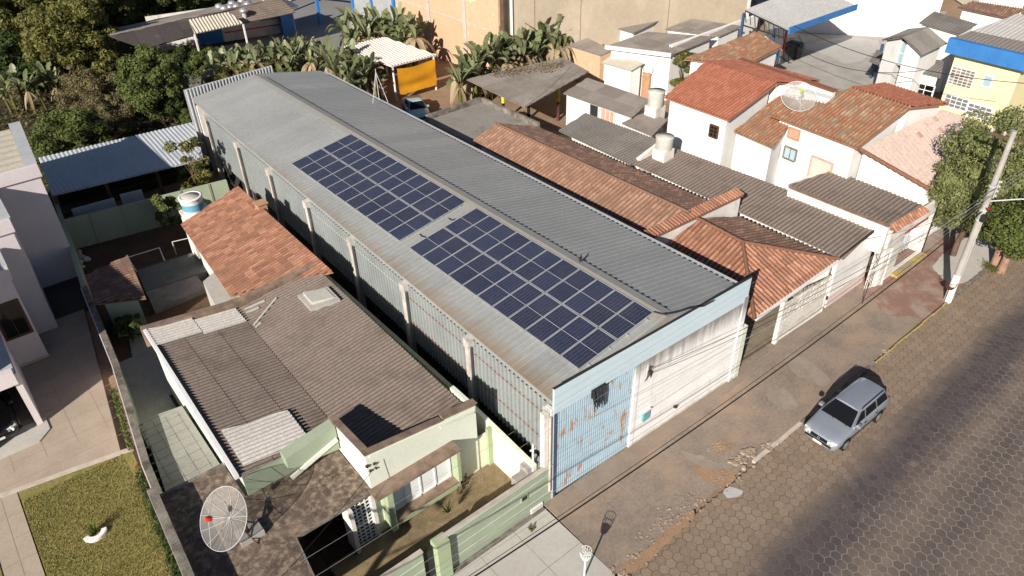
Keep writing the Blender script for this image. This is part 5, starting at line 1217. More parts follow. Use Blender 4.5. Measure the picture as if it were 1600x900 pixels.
# shop with smaller corrugated roof, tile strip and dark opening
def shop(h, polys):
    w = MB(); a, b = at(1232, 293, 4.15), at(1388, 355, 4.15); wall_line(w, Vector((a.x, a.y, 0)), Vector((b.x, b.y, 0)), 2.5, 4.12, -0.0+0.25); w.build('side_parapet', M['white_old'], h)
    w = MB(); wall_line(w, Vector((a.x-.03, a.y, 0)), Vector((b.x-.03, b.y, 0)), 4.12, 4.17, 0.31); w.build('coping', M['coping'], h)
    w = MB(); w.prism([(23.0, 1.3), (26.8, 1.3), (26.8, 5.2), (23.0, 5.6)], 0, 3.7); w.build('wall', M['white_old'], h)
    Q = px_roof([(1386, 352, 3.75), (1441, 321, 3.75), (1451, 332, 3.45), (1398, 364)]); roof_part(h, Q, XD, 'tile', M['tile'], name='awning_roof', pitch=0.24)
    y0 = -0.85; xa, xb = 22.95, 28.3; oa, ob = aty(1402, 400, y0).x, aty(1443, 380, y0).x
    w = MB(); w.box(xa, oa, y0, y0+0.2, 0, 3.5); w.box(ob, xb, y0, y0+0.2, 0, 3.5); w.box(oa, ob, y0, y0+0.2, 2.75, 3.5); w.box(oa, ob, y0, y0+0.2, 0, 0.15); w.box(xb-0.2, xb, y0, 5, 0, 3.5); w.build('front_wall', M['white_old'], h)
    w = MB(); w.box(oa, ob, y0+1.6, y0+1.65, 0.1, 2.75); w.build('shop_interior', M['dark'], h)
    w = MB(); w.box(oa+0.2, ob-0.5, y0+0.05, y0+0.12, 2.5, 2.72); w.build('sign_board', M['red'], h)
    w = MB(); rnd = random.Random(3)
    for i in range(9):
        x = oa+0.3+i*(ob-oa-0.6)/8; w.box(x, x+0.14, y0+0.7, y0+0.9, 0.15, rnd.uniform(0.7, 1.7))
    w.build('shop_display', M['galv'], h)
    w = MB(); w.box(24.6, 28.0, y0-0.38, y0-0.01, 0.0, 0.15); w.build('step', M['yellow'], h)
simple_house('corner_shop', 'small white shop with a dark open front and a yellow step', 'shop',
    [dict(px=[(1232, 290, 3.9), (1385, 352, 3.9), (1441, 321, 4.1), (1302, 266)], m='asb', kw=dict(pitch=0.24, amp=0.035, row=2.4), walls=False)], 'white_old', 0.25, extra=shop)

# big white two-storey house with orange roofs
wt = thing('white_house', 'big white two-storey house with several orange and pinkish clay tile roofs behind the shop', 'house')
M['asb_pale'] = mat_uv('pale_grey_sheet', [(0, (0.44, 0.42, 0.40)), (1, (0.50, 0.48, 0.46))], uscale=1/6, dirt=(0.38, 0.355, 0.33), dirt_scale=0.4)
PA = px_roof([(1038, 152, 6.2), (1138, 188, 6.2), (1215, 130, 7.2), (1103, 97)])
roof_part(wt, PA, YD, 'tile', M['tile_red']); walls_under(PA, 0.3, drop=0.15).build('wall', M['white'], wt)
p0 = PA[2]; PA2 = [PA[3], PA[2], PA[2]+Vector((4.6, -0.3, -0.9)), PA[3]+Vector((4.6, -0.1, -0.9))]
roof_part(wt, PA2, YD, 'tile', M['tile_red']); walls_under(PA2, 0.3, drop=0.15).build('wall', M['white'], wt)
PB1 = px_roof([(1203, 180, 6.2), (1340, 232, 6.2), (1424, 168, 7.3), (1328, 137), (1290, 162)]); ppB, nB = plane_of(PB1[0], PB1[1], PB1[2])
Q1 = [PB1[4], PB1[3], PB1[2], PB1[1]]; Q2 = [PB1[0], atp(1222, 150, ppB, nB), PB1[4], PB1[1]]
roof_part(wt, Q1, YD, 'tile', M['tile_mossy']); roof_part(wt, Q2, YD, 'tile', M['tile_mossy'])
walls_under([PB1[0], PB1[1], PB1[2], PB1[3]], 0.35, drop=0.2).build('wall', M['white'], wt)
Q3 = [PB1[3], PB1[2], PB1[2]+Vector((4.0, -0.5, -0.7)), PB1[3]+Vector((4.2, -0.2, -0.7))]
roof_part(wt, Q3, YD, 'tile', M['tile_red']); walls_under(Q3, 0.35, drop=0.2).build('wall', M['white'], wt)
PP = px_roof([(1342, 235, 5.95), (1450, 297, 3.95), (1472, 171, 5.95), (1535, 192)])
PP = [PP[0], PP[1], atp(1580, 232, *plane_of(PP[0], PP[1], PP[2])), PP[3], PP[2]]
roof_part(wt, PP, XD, 'tile', M['tile_pink'], pitch=0.4, amp=0.003, row=0.38, lap=0.012); walls_under([PP[0], PP[1], PP[2], PP[3]], 0.12, drop=0.12).build('wall', M['white'], wt)
w = MB(); a, b = PP[0]+Vector((-0.05, 0, 0.1)), PP[1]+Vector((-0.05, 0, 0.1)); n = int((b-a).length/0.4)
for i in range(n): w.tube([a.lerp(b, (i+1)/n), a.lerp(b, i/n)+Vector((0, 0, .03))], [0.13, 0.11], 8)
w.build('verge_tiles', M['tile'], wt)
PS = px_roof([(1146, 205, 5.35), (1208, 232, 5.35), (1218, 150, 6.25), (1250, 172)]); PS = [PS[0], PS[1], PS[3], PS[2]]
roof_part(wt, PS, YD, 'tile', M['tile_mossy']); walls_under(PS, 0.15, drop=0.15).build('wall', M['white'], wt)
w = MB(); a, b = at(1217, 133, 6.9), at(1307, 158, 6.9); wall_line(w, a, b, 4.5, 6.9, 0.6); w.build('parapet', M['white'], wt)
for (px, py, dz, nm, mt) in ((1157, 99, 0, 'coping_tiles', 'tile_red'),):
    a, b = at(1152, 97, 6.9), at(1468, 172, 6.6); w = MB(); wall_line(w, at(1152, 97, 6.5), at(1300, 148, 6.5), 4, 6.62, 0.3); w.build('rear_parapet', M['white'], wt)
    w = MB(); wall_line(w, at(1152, 97, 6.5), at(1300, 148, 6.5), 6.62, 6.72, 0.5); w.build('coping_tiles', M['tile_red'], wt)
a, b = wall_pts(PA, 0, 1, 0.3)
win_px(wt, a, b, 1116, 205, 0.6, 0.75, M['iron_brown'], M['glass'], 2, 3)
a, b = wall_pts([PB1[0], PB1[1], PB1[2], PB1[3]], 0, 1, 0.35)
win_px(wt, a, b, 1235, 240, 0.85, 0.75, M['coping_grey'], M['glass_blue'], 2, 1); win_px(wt, a, b, 1241, 209, 0.75, 0.6, M['brickedge'], M['pinkwall'], 1, 1, 'brick_infill')
win_px(wt, a, b, 1281, 270, 1.4, 1.7, M['pinkwall'], M['tile_pink'], 1, 1, 'salmon_door')
a, b = wall_pts([PS[0], PS[1], PS[2], PS[3]], 0, 1, 0.15); d_ = (b-a).normalized(); c = a+d_*0.8
w = MB(); w.tube([(c.x-0.08, c.y, 5.1), (c.x-0.08, c.y, 2.6)], 0.05, 6); w.build('downpipe', M['iron_white'], wt)
settle(wt)
settle(dish('satellite_dish', 'pale satellite dish with a lime-coloured feed between the orange roofs of the white house', at(1247, 152, 7.1), (-0.42, -0.42, 0.78), 1.02, M['dishwhite'], M['iron_white'], M['lime'], at(1247, 165, 6.2), ribs=6))
def round_tank(px, py, z, r, h, base_h, label, legs=False):
    c = at(px, py, z); t_ = thing('water_tank', label, 'water tank'); w = MB(); w.lathe((c.x, c.y, c.z-h), [(r*0.93, 0), (r, h*0.95), (r, h), (r*0.85, h)], 20); w.build('tank_body', M['asb_tank'], t_)
    w = MB(); w.lathe((c.x, c.y, c.z), [(r*1.05, 0), (r*1.05, 0.06), (0.02, 0.12)], 20); w.build('lid', M['asb_tank'], t_)
    settle(t_, (c.x, c.y, c.z-h)); o = MB(); o.box(c.x-r*.85, c.x+r*.85, c.y-r*.85, c.y+r*.85, max(0, c.z-h-base_h), c.z-h-0.0); return c, o
c, o = round_tank(1026, 143, 4.9, 0.60, 1.0, 5, 'round water tank on a white tower left of the big white house')
o = o.build('tank_tower', M['white_old']); tag(o, 'narrow white masonry tower under the tank beside the grey bush', 'tower'); settle(o)
c, o = round_tank(1039, 214, 4.9, 0.55, 0.75, 0.7, 'low round water tank between brown corrugated roofs at the white house wall')
o = o.build('tank_platform', M['white_old']); tag(o, 'white masonry base under the lower fibre cement tank between the brown corrugated roofs', 'platform'); settle(o)
w = MB(); q = [at(1040, 232, 3.75), at(1035, 226, 4.2), at(998, 250, 3.7), at(1002, 252, 3.4)]
w.prism([(at(1000, 249, 3.5).x, at(1000, 249, 3.5).y), (at(1042, 232, 3.5).x, at(1042, 232, 3.5).y), (at(1045, 231, 3.5).x+0.1, at(1045, 231, 3.5).y+0.3), (at(1000, 249, 3.5).x, at(1000, 249, 3.5).y+0.3)], 0, [3.5, 4.3, 4.3, 3.5])
o = w.build('gable_wall', M['white_old']); tag(o, 'small sloping white gable wall beside the lower fibre cement water tank', 'wall'); settle(o)

# yard buildings in the middle
def car_port(h, polys):
    P = polys[0]
    for px, py in ((738, 160), (787, 190), (826, 186), (872, 188)):
        b = at(px, py, 0); zt = 3.0; nm = 'post'
        w = MB(); w.tube([(b.x, b.y, 0), (b.x, b.y, 1.6)], 0.13, 10); po = w.build('post', M['black'] if px != 872 else M['iron_brown'], h)
        w = MB(); w.tube([(b.x, b.y, 1.6), (b.x, b.y, 3.05)], 0.135, 10); w.build('painted_band', M['yellow_bright'], po)
simple_house('carport', 'wide carport with a brownish sheet roof on yellow and black pipe posts', 'carport',
    [dict(px=[(728, 124, 3.3), (820, 168, 3.05), (920, 112, 3.3), (880, 90)], m='asb_flat', k='flat', walls=False)], extra=car_port)
def lw(h, polys):
    a, b = wall_pts(polys[0], 0, 1, 0.2)
    win_px(h, a, b, 929, 173, 0.9, 1.0, M['white'], M['dark'], 1, 1); win_px(h, a, b, 950, 182, 1.3, 1.1, M['white_old'], M['pinkwall'], 3, 1)
simple_house('low_white_house', 'low white outbuilding with a brownish sheet roof between the carport and the white tank tower', 'house',
    [dict(px=[(880, 146, 3.3), (987, 184, 3.3), (1018, 157, 3.6), (918, 122)], m='asb_flat', k='flat')], 'white', 0.2, extra=lw)
simple_house('lean_to', 'grey-roofed lean-to right at the foot of the big white house wall', 'lean-to',
    [dict(px=[(971, 193, 3.0), (1019, 213, 3.0), (1043, 188, 3.2), (1010, 175)], m='asb_flat', k='flat')], 'white_old', 0.2)
simple_house('ribbed_roof_house', 'small house with a dark ribbed fibre cement roof behind the long tile roof', 'house',
    [dict(px=[(873, 204, 3.3), (985, 257, 3.3), (1031, 220, 3.6), (915, 177)], m='asb_grey', kw=dict(pitch=0.24, amp=0.035, row=2.4), drop=0.25)], 'white_old', 0.7)
# cluster behind
def bd1(h, polys):
    a, b = wall_pts(polys[0], 0, 1, 0.2); win_px(h, a, b, 950, 56, 1.3, 2.6, M['blue_paint'], M['blue_paint'], 2, 2, 'door')
simple_house('blue_door_house', 'small white house with a blue door before the tall beige wall', 'house',
    [dict(px=[(942, 38, 3.8), (990, 52, 3.8), (1040, 28, 4.2), (984, 13)], m='asb_flat', k='flat')], 'white', 0.2, extra=bd1)
simple_house('grey_roof_house', 'low building with a stained grey sheet roof left of the blue-doored white house', 'house',
    [dict(px=[(893, 46, 3.0), (942, 57, 3.0), (960, 35, 3.3), (935, 20)], m='asb_flat', k='flat')], 'white_old', 0.2)
def big3(h, polys):
    w = MB(); P = polys[0]; w.bar(P[0]+Vector((-0.1, 0, 0)), P[1]+Vector((-0.1, 0, 0)), 0.2, 0.3); w.build('fascia', M['white'], h)
simple_house('wide_white_house', 'wide white house with a low grey-brown sheet roof and a long white edge wall', 'house',
    [dict(px=[(947, 73, 4.0), (1050, 86, 4.0), (1118, 58, 4.2), (1012, 50)], m='asb_flat', k='flat')], 'white', 0.25, extra=big3)
simple_house('second_grey_roof_house', 'house with a plain grey-brown sheet roof against the foot of the beige wall', 'house',
    [dict(px=[(1038, 46, 4.0), (1124, 57, 4.0), (1160, 41, 4.2), (1080, 30)], m='asb_flat', k='flat')], 'white', 0.2)
lw_ = MB(); a, b = at(1048, 96, 2.9), at(1182, 46, 2.9); wall_line(lw_, a, b, 0, 4.25, 0.3); o = lw_.build('long_edge_wall', M['white']); tag(o, 'long white wall running back from the bush towards the blue-edged canopy', 'wall'); settle(o)
simple_house('window_lean_to', 'tiny lean-to with a mossy beige sheet roof against the white house wall', 'lean-to',
    [dict(px=[(940, 98, 2.7), (986, 111, 2.7), (1006, 99, 3.1), (960, 83)], m='sheet_beige', k='flat')], 'white', 0.15)
simple_house('small_grey_roofs', 'low sheet-roofed shelter behind the orange brick wall', 'shelter',
    [dict(px=[(887, 71, 2.9), (938, 87, 2.9), (958, 79, 3.1), (918, 60)], m='asb_flat', k='flat')], 'brickorange', 0.05)
bo = MB(); wall_line(bo, at(884, 97, 0), at(938, 114, 0), 0, 2.7, 0.2); o = bo.build('orange_brick_wall', M['brickorange']); tag(o, 'bare orange brick wall behind the carport and the banana plants', 'wall'); settle(o)
bo = MB(); wall_line(bo, at(963, 138, 0), at(1012, 155, 0), 0, 2.2, 0.2); o = bo.build('old_brick_wall', M['brickedge']); tag(o, 'weathered low brick wall between the low white outbuilding and the bush', 'wall'); settle(o)
for i, (pp, lb_) in enumerate(((((1011, 9), (1057, 14), (1063, 11), (1014, 2)), 'narrow grey sheet awning over an opening on the beige wall'), (((904, 12), (925, 12), (938, 5), (906, 0)), 'small grey awning at the left part of the beige wall, above the grey sheet roof'))):
    a_ = thing('awning', lb_, 'awning'); z = 4.4 if i == 0 else 4.0; q = [at(pp[0][0], pp[0][1]+6, z), at(pp[1][0], pp[1][1]+8, z), at(pp[2][0], pp[2][1]-3, z+0.9), at(pp[3][0], pp[3][1]-3, z+0.9)]
    w = MB(); w.slab(q, 0.08); w.build('canopy', M['shed_metal'], a_); w = MB(); w.bar(q[0], (q[0].x+0.9, q[0].y+0.5, z-0.9), 0.06, 0.06); w.bar(q[1], (q[1].x+0.9, q[1].y+0.5, z-0.9), 0.06, 0.06); w.build('bracket', M['dark'], a_); settle(a_)
simple_house('mossy_tile_house', 'low house with a patchy mossy clay tile roof behind the white house', 'house',
    [dict(px=[(1068, 93, 4.0), (1166, 103, 4.0), (1222, 74, 4.4), (1180, 50)], m='tile_mossy', k='tile')], 'white', 0.3)
# big bare wall building and its beige neighbour
bb = thing('orange_block_building', 'tall windowless building of bare orange blockwork with vertical concrete pillars', 'building')
w = MB(); A0 = at(675, 79, 0); A1 = at(803, 122, 0); Xw = 27.9
y1, y0 = atx(623, 27, Xw).y, A1.y; w.prism([(Xw, y0), (Xw+22, y0-3), (Xw+22, y1), (Xw, y1)], 0, 12); w.build('wall', M['brickorange'], bb)
for px in (672, 727, 786, 625):
    c = atx(px, 40, Xw); w = MB(); w.box(Xw-0.12, Xw+0.1, c.y-0.25, c.y+0.25, 0, 11.9); w.build('pillar', M['kerbwhite'] if px < 780 else M['bark'], bb)
w = MB(); a, b = atx(623, 22, Xw), atx(790, 85, Xw); w.bar((Xw-0.03, a.y, 4.4), (Xw-0.03, y0+1, 4.4), 0.06, 0.12); w.bar((Xw-0.03, a.y, 8.2), (Xw-0.03, y0+1, 8.2), 0.06, 0.12); w.build('tie_beam', M['kerbwhite'], bb)
settle(bb, (35, 50, 0))
bg_ = thing('beige_building', 'tall beige rendered building with long blank cracked walls behind the grey roofs', 'building')
e1 = at(1163, 38, 3.0); w = MB(); w.prism([(Xw+0.3, y0-0.3), (e1.x, e1.y), (e1.x+10, e1.y+25), (Xw+23, y0+25)], 0, 11.5); w.build('wall', M['beigewall'], bg_)
w = MB(); w.prism([(e1.x, e1.y-0.05), (e1.x+0.35, e1.y-0.1), (e1.x+0.6, e1.y+0.6), (e1.x, e1.y+0.6)], 0, 11.5); w.build('downpipe', M['white'], bg_)
w = MB(); d = Vector((e1.x-Xw-0.3, e1.y-y0+0.3, 0))
for f in (0.12, 0.3, 0.66): p = Vector((Xw+0.3, y0-0.3, 0))+d*f; w.box(p.x, p.x+0.06, p.y-0.03, p.y+0.1, 0, 11.4)
w.build('joint', M['coping'], bg_); c = Vector((Xw+0.3, y0-0.3, 0))+d*0.03; w = MB(); w.tube([(c.x, c.y-.12, 0), (c.x, c.y-.12, 11.4)], 0.12, 8); w.build('downpipe', M['white'], bg_); settle(bg_, (40, 45, 0))
wb_ = thing('white_metal_building', 'white corrugated metal building with blue corner posts beyond the banana plants', 'building')
c0, c1 = at(557, 34, 0), at(623, 62, 0); w = MB(); w.prism([(c0.x, c0.y), (c1.x, c1.y), (c1.x+10, c1.y), (c0.x+10, c0.y+2)], 0, 7); w.build('wall', M['shed_metal'], wb_)
d = (c1-c0)
for f in (0.0, 0.48, 1.0): p = c0+d*f; w = MB(); w.box(p.x-0.25, p.x+0.1, p.y-0.22, p.y+0.22, 0, 7.05); w.build('post', M['blue_paint'], wb_)
w = MB()
for i in range(60): p = c0+d*(i/60); w.box(p.x-0.1, p.x, p.y-0.05, p.y+0.03, 0, 6.9)
w.build('rib', M['galv'], wb_); settle(wb_)
# long dark-roofed building at the top left, its vents and annexes
def lgw(h, polys):
    a, b = at(243, 82, 0), at(463, 48, 0)
    w = MB(); wall_line(w, a, b, 0, 3.6, 0.2); w.build('wall', M['white_old'], h)
    w = MB(); d = b-a; p, q = a+d*0.30, a+d*0.47; wall_line(w, p+Vector((0, -0.1, 0)), q+Vector((0, -0.1, 0)), 0, 3.4, 0.08); w.build('blue_doors', M['blue_paint'], h)
    w = MB(); p, q = a+d*0.49, a+d*0.93; wall_line(w, p+Vector((0, -0.08, 0)), q+Vector((0, -0.08, 0)), 0.9, 1.0, 0.06); w.build('red_stripe', M['red'], h)
    for f in (0.80, 0.88): c = a+d*f; window_on(h, Vector((c.x, c.y-0.05, 2.2)), 'y', 1.3, 1.0, frame=M['dark'], pane=M['glass_blue'], bars=(1, 0))
simple_house('long_dark_roof_building', 'long low building with a dark grey roof and blue doors at the top left', 'building',
    [dict(px=[(352, 43, 3.9), (462, 19, 3.9), (436, -3, 5.0), (330, 20)], m='asb', kw=dict(pitch=0.3, amp=0.04), walls=False),
     dict(px=[(225, 76, 3.9), (352, 43, 3.9), (330, 20, 5.0), (172, 57)], m='asb_shaded', kw=dict(pitch=0.3, amp=0.04), walls=False),
     dict(px=[(172, 57, 5.0), (436, -3, 5.0), (428, -9, 4.2), (160, 49)], m='asb_flat', kw=dict(pitch=0.3), walls=False)], extra=lgw)
def cpost(h, polys):
    P = polys[0]
    for p in (P[0], P[1]): w = MB(); w.box(p.x-0.07, p.x+0.07, p.y, p.y+0.14, 0, p.z-0.05); w.build('post', M['white'], h)
simple_house('beige_canopy', 'beige ribbed canopy roof over the blue doors of the long dark-roofed building', 'canopy',
    [dict(px=[(304, 53, 4.3), (380, 37, 4.3), (358, 19, 5.2), (295, 31)], m='sheet_beige', kw=dict(pitch=0.3, amp=0.05), u=XD, walls=False)], extra=cpost)
rr = random.Random(8); first = None
for k, (px, py) in enumerate(((344, 17), (352, 20), (364, 12), (371, 17), (382, 24), (388, 13), (415, 6), (361, 18), (379, 8))):
    c = at(px, py, 4.45)
    if first is None:
        r_ = thing('roof_vent', 'x', 'roof vent', (0, 0, 0), 0, 'round vents on the long dark roof'); w = MB(); w.lathe((0, 0, -0.3), [(0.22, 0), (0.22, 0.5)], 12); w.build('neck', M['galv'], r_)
        w = MB(); w.lathe((0, 0, 0.2), [(0.2, 0), (0.38, 0.12), (0.42, 0.26), (0.3, 0.44), (0.06, 0.5)], 14); w.build('turbine_head', M['alu'], r_); first = r_
    else: r_ = copy_tree(first)
    r_['label'] = 'round silver turbine vent among the cluster on the long dark roof'; r_['group'] = 'round vents on the long dark roof'; r_.location = c
sr = thing('blue_kiosk', 'small blue kiosk with a white slab roof beside the long dark-roofed building', 'kiosk')
a, b = at(444, 56, 0), at(462, 50, 0); w = MB(); w.prism([(a.x, a.y), (b.x, b.y), (b.x+0.5, b.y+3), (a.x+0.5, a.y+3)], 0, 2.6); w.build('wall', M['blue_paint'], sr)
w = MB(); w.prism([(a.x-2.4, a.y-0.4), (b.x+0.6, b.y-0.6), (b.x+0.8, b.y+3), (a.x-1.6, a.y+3)], 2.62, 2.85); w.build('roof', M['white'], sr); settle(sr)
bf = thing('blue_portal_frame', 'tall blue steel portal frame over the shaded yard entrance at the top left', 'frame')
a, b = at(462, 25, 0), at(501, 38, 0)
for p in (b, b+Vector((-4.2, 9, 0)), a+Vector((0, 2, 0))): w = MB(); w.box(p.x-0.16, p.x+0.16, p.y-0.16, p.y+0.16, 0, 5.0); w.build('post', M['blue_paint'], bf)
w = MB(); w.bar(b+Vector((0, 0, 4.95)), b+Vector((-4.2, 9, 4.95)), 0.2, 0.3); w.bar(b+Vector((0, 0, 4.95)), a+Vector((0, 2, 4.95)), 0.2, 0.3); w.build('beam', M['blue_paint'], bf); settle(bf)
# open shed with the orange tarp
def tarp_shed(h, polys):
    P = polys[0]; F0, F1 = P[0], P[1]
    for p in (F0+Vector((0.15, 0.1, 0)), F1+Vector((-0.25, 0.1, 0)), P[2]+Vector((-.3, -.3, 0)), P[3]+Vector((.3, -.3, 0))):
        w = MB(); w.tube([(p.x, p.y, 0), (p.x, p.y, p.z-0.08)], 0.10, 8); w.build('post', M['iron_white'], h)
    w = MB(); a, b = P[3]+Vector((0.2, -0.2, 0)), P[2]+Vector((-0.2, -0.2, 0)); wall_line(w, a, b, 0, 2.7, 0.15); w.build('back_wall', M['bark'], h)
TS, TP = simple_house('tarp_shed', 'open shed with a pale sheet roof among the banana plants', 'shed',
    [dict(px=[(612, 104, 3.1), (682, 86, 3.1), (600, 58, 3.5), (527, 75)], m='sheet_pale', u=XD, kw=dict(pitch=0.3, amp=0.04, row=4), walls=False)], extra=tarp_shed)
P = TP[0]; a = P[0]+Vector((0.35, -0.1, 0)); b = P[1]+Vector((-0.35, -0.1, 0)); w = MB(); NU, NV = 40, 22; grid = []
for j in range(NV+1):
    for i in range(NU+1):
        u, v = i/NU, j/NV; p = a.lerp(b, u); z = 0.55+(2.88-0.55)*v - 0.25*math.sin(PI*u)*(1 - abs(2*v-1))*0.3
        r_ = math.hypot(u-0.0, v-1.05); r2_ = math.hypot(u-1.0, v-1.1); fold = 0.09*math.sin(9*r2_+3.5*u)*math.sin(PI*u)**0.5+0.035*math.sin(15*r_-4*u)*(1-v)
        grid.append((p.x+0.02*math.sin(9*v), p.y-fold-0.1, z-0.16*math.sin(PI*u)*v*v))
w.mesh(grid, [(j*(NU+1)+i, j*(NU+1)+i+1, (j+1)*(NU+1)+i+1, (j+1)*(NU+1)+i) for j in range(NV) for i in range(NU)], smooth=True)
o = w.build('orange_tarp', M['tarp']); tag(o, 'big creased orange tarpaulin hanging across the open front of the pale-roofed shed', 'tarp'); settle(o)

# far right: canopy, yard wall, white gabled house, yellow building
M['sheet_grey'] = mat('light_grey_sheet', (0.42, 0.42, 0.415), (0.37, 0.37, 0.365), 0.4, 0.6)
cn = thing('blue_edged_canopy', 'large light grey sloping canopy roof with a blue edge over the concrete yard', 'canopy')
P = px_roof([(1232, 47, 5.6), (1338, 10, 5.6), (1165, 15, 6.4), (1270, -25)]); P = [P[0], P[1], P[3], P[2]]
roof_part(cn, P, XD, 'rib', M['sheet_grey'])
w = MB(); w.bar(P[0]+Vector((0, -.05, -.05)), P[1]+Vector((0, -.05, -.05)), 0.15, 0.5); w.build('edge_beam', M['blue_paint'], cn)
for p in (P[0]+Vector((.6, 1.5, 0)), P[3]): w = MB(); w.box(p.x-0.1, p.x+0.1, p.y, p.y+0.2, 0, p.z-0.3); w.build('post', M['blue_dark'], cn)
w = MB(); w.bar(P[3]+Vector((0, 0, -0.1)), P[0]+Vector((0, 0, -0.1)), 0.08, 0.1); w.bar(P[3]+Vector((0, 0, -1.3)), P[0]+Vector((0, 0, -0.7)), 0.08, 0.1)
for i in range(9): q = P[3].lerp(P[0], i/9); r = P[3].lerp(P[0], (i+0.5)/9); w.bar(q+Vector((0, 0, -.1)), r+Vector((0, 0, -1.0)), 0.05, 0.05)
w.build('truss', M['dark'], cn); settle(cn)
yw = thing('yard_wall', 'tall white yard wall with a blue top edge behind the concrete yard', 'wall')
a, b = at(1215, 48, 0), at(1455, 62, 0); w = MB(); wall_line(w, a, b, 0, 4.1, 0.25); w.build('wall', M['white'], yw); w = MB(); wall_line(w, a+Vector((0, -.03, 0)), b+Vector((0, -.03, 0)), 4.1, 4.25, 0.3); w.build('coping', M['blue_dark'], yw); settle(yw)
blob([tuple(at(x, y, 0)[:2]) for x, y in ((1240, 74), (1290, 84), (1330, 106), (1390, 66), (1320, 56))], 0.012, M['asb_pale'], 'lighter_concrete_patch', 31, amp=0.02)
def cnp(h, polys):
    for px, py in ((1360, 122), (1368, 112)): b_ = at(px, py, 0); w = MB(); w.box(b_.x-.1, b_.x+.1, b_.y-.1, b_.y+.1, 0, 2.5); w.build('post', M['blue_dark'], h)
simple_house('side_awning', 'small dark blue-framed awning on the left side of the white gabled house', 'awning', [dict(px=[(1358, 96, 2.8), (1372, 101, 2.8), (1384, 84, 3.0), (1370, 79)], m='asb_grey', k='flat', walls=False)], extra=cnp)
gb = thing('gabled_white_house', 'white two-storey gabled house with a blue-grey upper window at the far right', 'house')
Z0, Z1 = 6.0, 6.9
R1_ = px_roof([(1378, 63, Z0), (1411, 58, Z1), (1450, 43, Z1), (1420, 46)]); R2_ = px_roof([(1411, 58, Z1), (1441, 87, Z0), (1450, 43, Z1), (1480, 68)]); R2_ = [R2_[0], R2_[1], R2_[3], R2_[2]]
dx = Vector((1, 0, 0)); dirr = (R1_[2]-R1_[1]).normalized()
for P_ in (R1_, R2_): roof_part(gb, P_, dirr, 'asb', M['asb_grey'], pitch=0.24, amp=0.03); walls_under(P_, 0.3, drop=0.1).build('wall', M['white'], gb)
P3_ = px_roof([(1408, 107, 4.2), (1470, 121, 4.2), (1475, 96, 4.6), (1441, 88)]); roof_part(gb, P3_, YD, 'asb', M['asb_grey'], pitch=0.24); walls_under(P3_, 0.2, drop=0.1).build('wall', M['white'], gb)
settle(gb)
# its windows are set once the house stands, so they are built in world space and moved with it
def add_to(h, fn):
    loc = h.location.copy(); before = set(h.children_recursive); fn(); 
    for o in set(h.children_recursive)-before: o.data.transform(Matrix.Translation(-loc))
def gw():
    a, b = wall_pts(R1_, 0, 1, 0.3); a2, b2 = wall_pts(R2_, 0, 1, 0.3)
    win_px(gb, a, b2, 1409, 83, 1.7, 1.6, M['white'], M['glass_blue'], 3, 2)
    a, b = wall_pts(P3_, 0, 1, 0.2); win_px(gb, a, b, 1431, 137, 2.6, 0.9, M['white'], M['glass'], 4, 2)
add_to(gb, gw)
simple_house('rear_grey_house', 'house with a pale-edged grey corrugated roof behind the white gabled house', 'house', [dict(px=[(1436, 36, 5.0), (1497, 54, 5.0), (1527, 38, 5.4), (1460, 18)], m='asb_grey', kw=dict(pitch=0.25))], 'white', 0.2)
M['glass_grey'] = glass_like('grey_glass', (0.16, 0.17, 0.18), 0.2)
yb_ = thing('yellow_building', 'pale yellow two-storey building with a deep blue roof edge at the right edge', 'building')
P = px_roof([(1483, 62, 6.8), (1612, 92, 6.8), (1590, 22, 7.4), (1700, 40)]); P = [P[0], P[1], P[3], P[2]]
roof_part(yb_, P, YD, 'asb', mat_uv('patchy_sheets', [(0, (0.22, 0.19, 0.17)), (0.3, (0.26, 0.23, 0.21)), (0.32, (0.50, 0.48, 0.46)), (1, (0.56, 0.54, 0.52))], uscale=1/10, vscale=1, dirt=(0.36, 0.33, 0.30), dirt_amt=(0.6, 0.8)), pitch=0.3, row=3)
walls_under(P, 0.5, drop=0.3).build('wall', M['yellowwall'], yb_)
w = MB(); wall_line(w, P[0]+Vector((-.1, 0, 0)), P[1]+Vector((-.1, 0, 0)), 5.9, 6.95, 0.4); w.build('roof_fascia', M['blue_paint'], yb_)
a, b = wall_pts(P, 0, 1, 0.5)
win_px(yb_, a, b, 1503, 121, 1.7, 1.3, M['white_old'], M['coping_grey'], 5, 6); win_px(yb_, a, b, 1543, 127, 0.6, 0.8, M['white'], M['glass_blue'], 1, 1)
win_px(yb_, a, b, 1494, 160, 1.7, 0.9, M['white'], M['glass_grey'], 4, 3); win_px(yb_, a, b, 1530, 174, 1.7, 0.9, M['white'], M['glass_grey'], 4, 3)
settle(yb_)
simple_house('far_tile_house', 'distant low house with a brown clay tile roof near the top right corner', 'house', [dict(px=[(1495, 12, 4.0), (1580, 30, 4.0), (1600, 14, 4.6), (1520, 2)], m='tile_dark', k='tile')], 'white', 0.3)
w = MB(); a, b = at(1524, 20, 0), at(1590, 34, 0); w.prism([(a.x, a.y), (b.x, b.y), (b.x+8, b.y+6), (a.x+8, a.y+8)], 0, 6.5); o = w.build('far_white_building', M['cream']); tag(o, 'plain pale block of a building at the top right corner behind the brown tile roof', 'building'); settle(o)
w = MB(); a, b = at(1300, 12, 0), at(1460, 16, 0); wall_line(w, a, b, 0, 2.4, 0.3); o = w.build('far_brick_wall', M['brickedge']); tag(o, 'long orange-brown brick wall beyond the white yard wall at the top edge', 'wall'); settle(o)

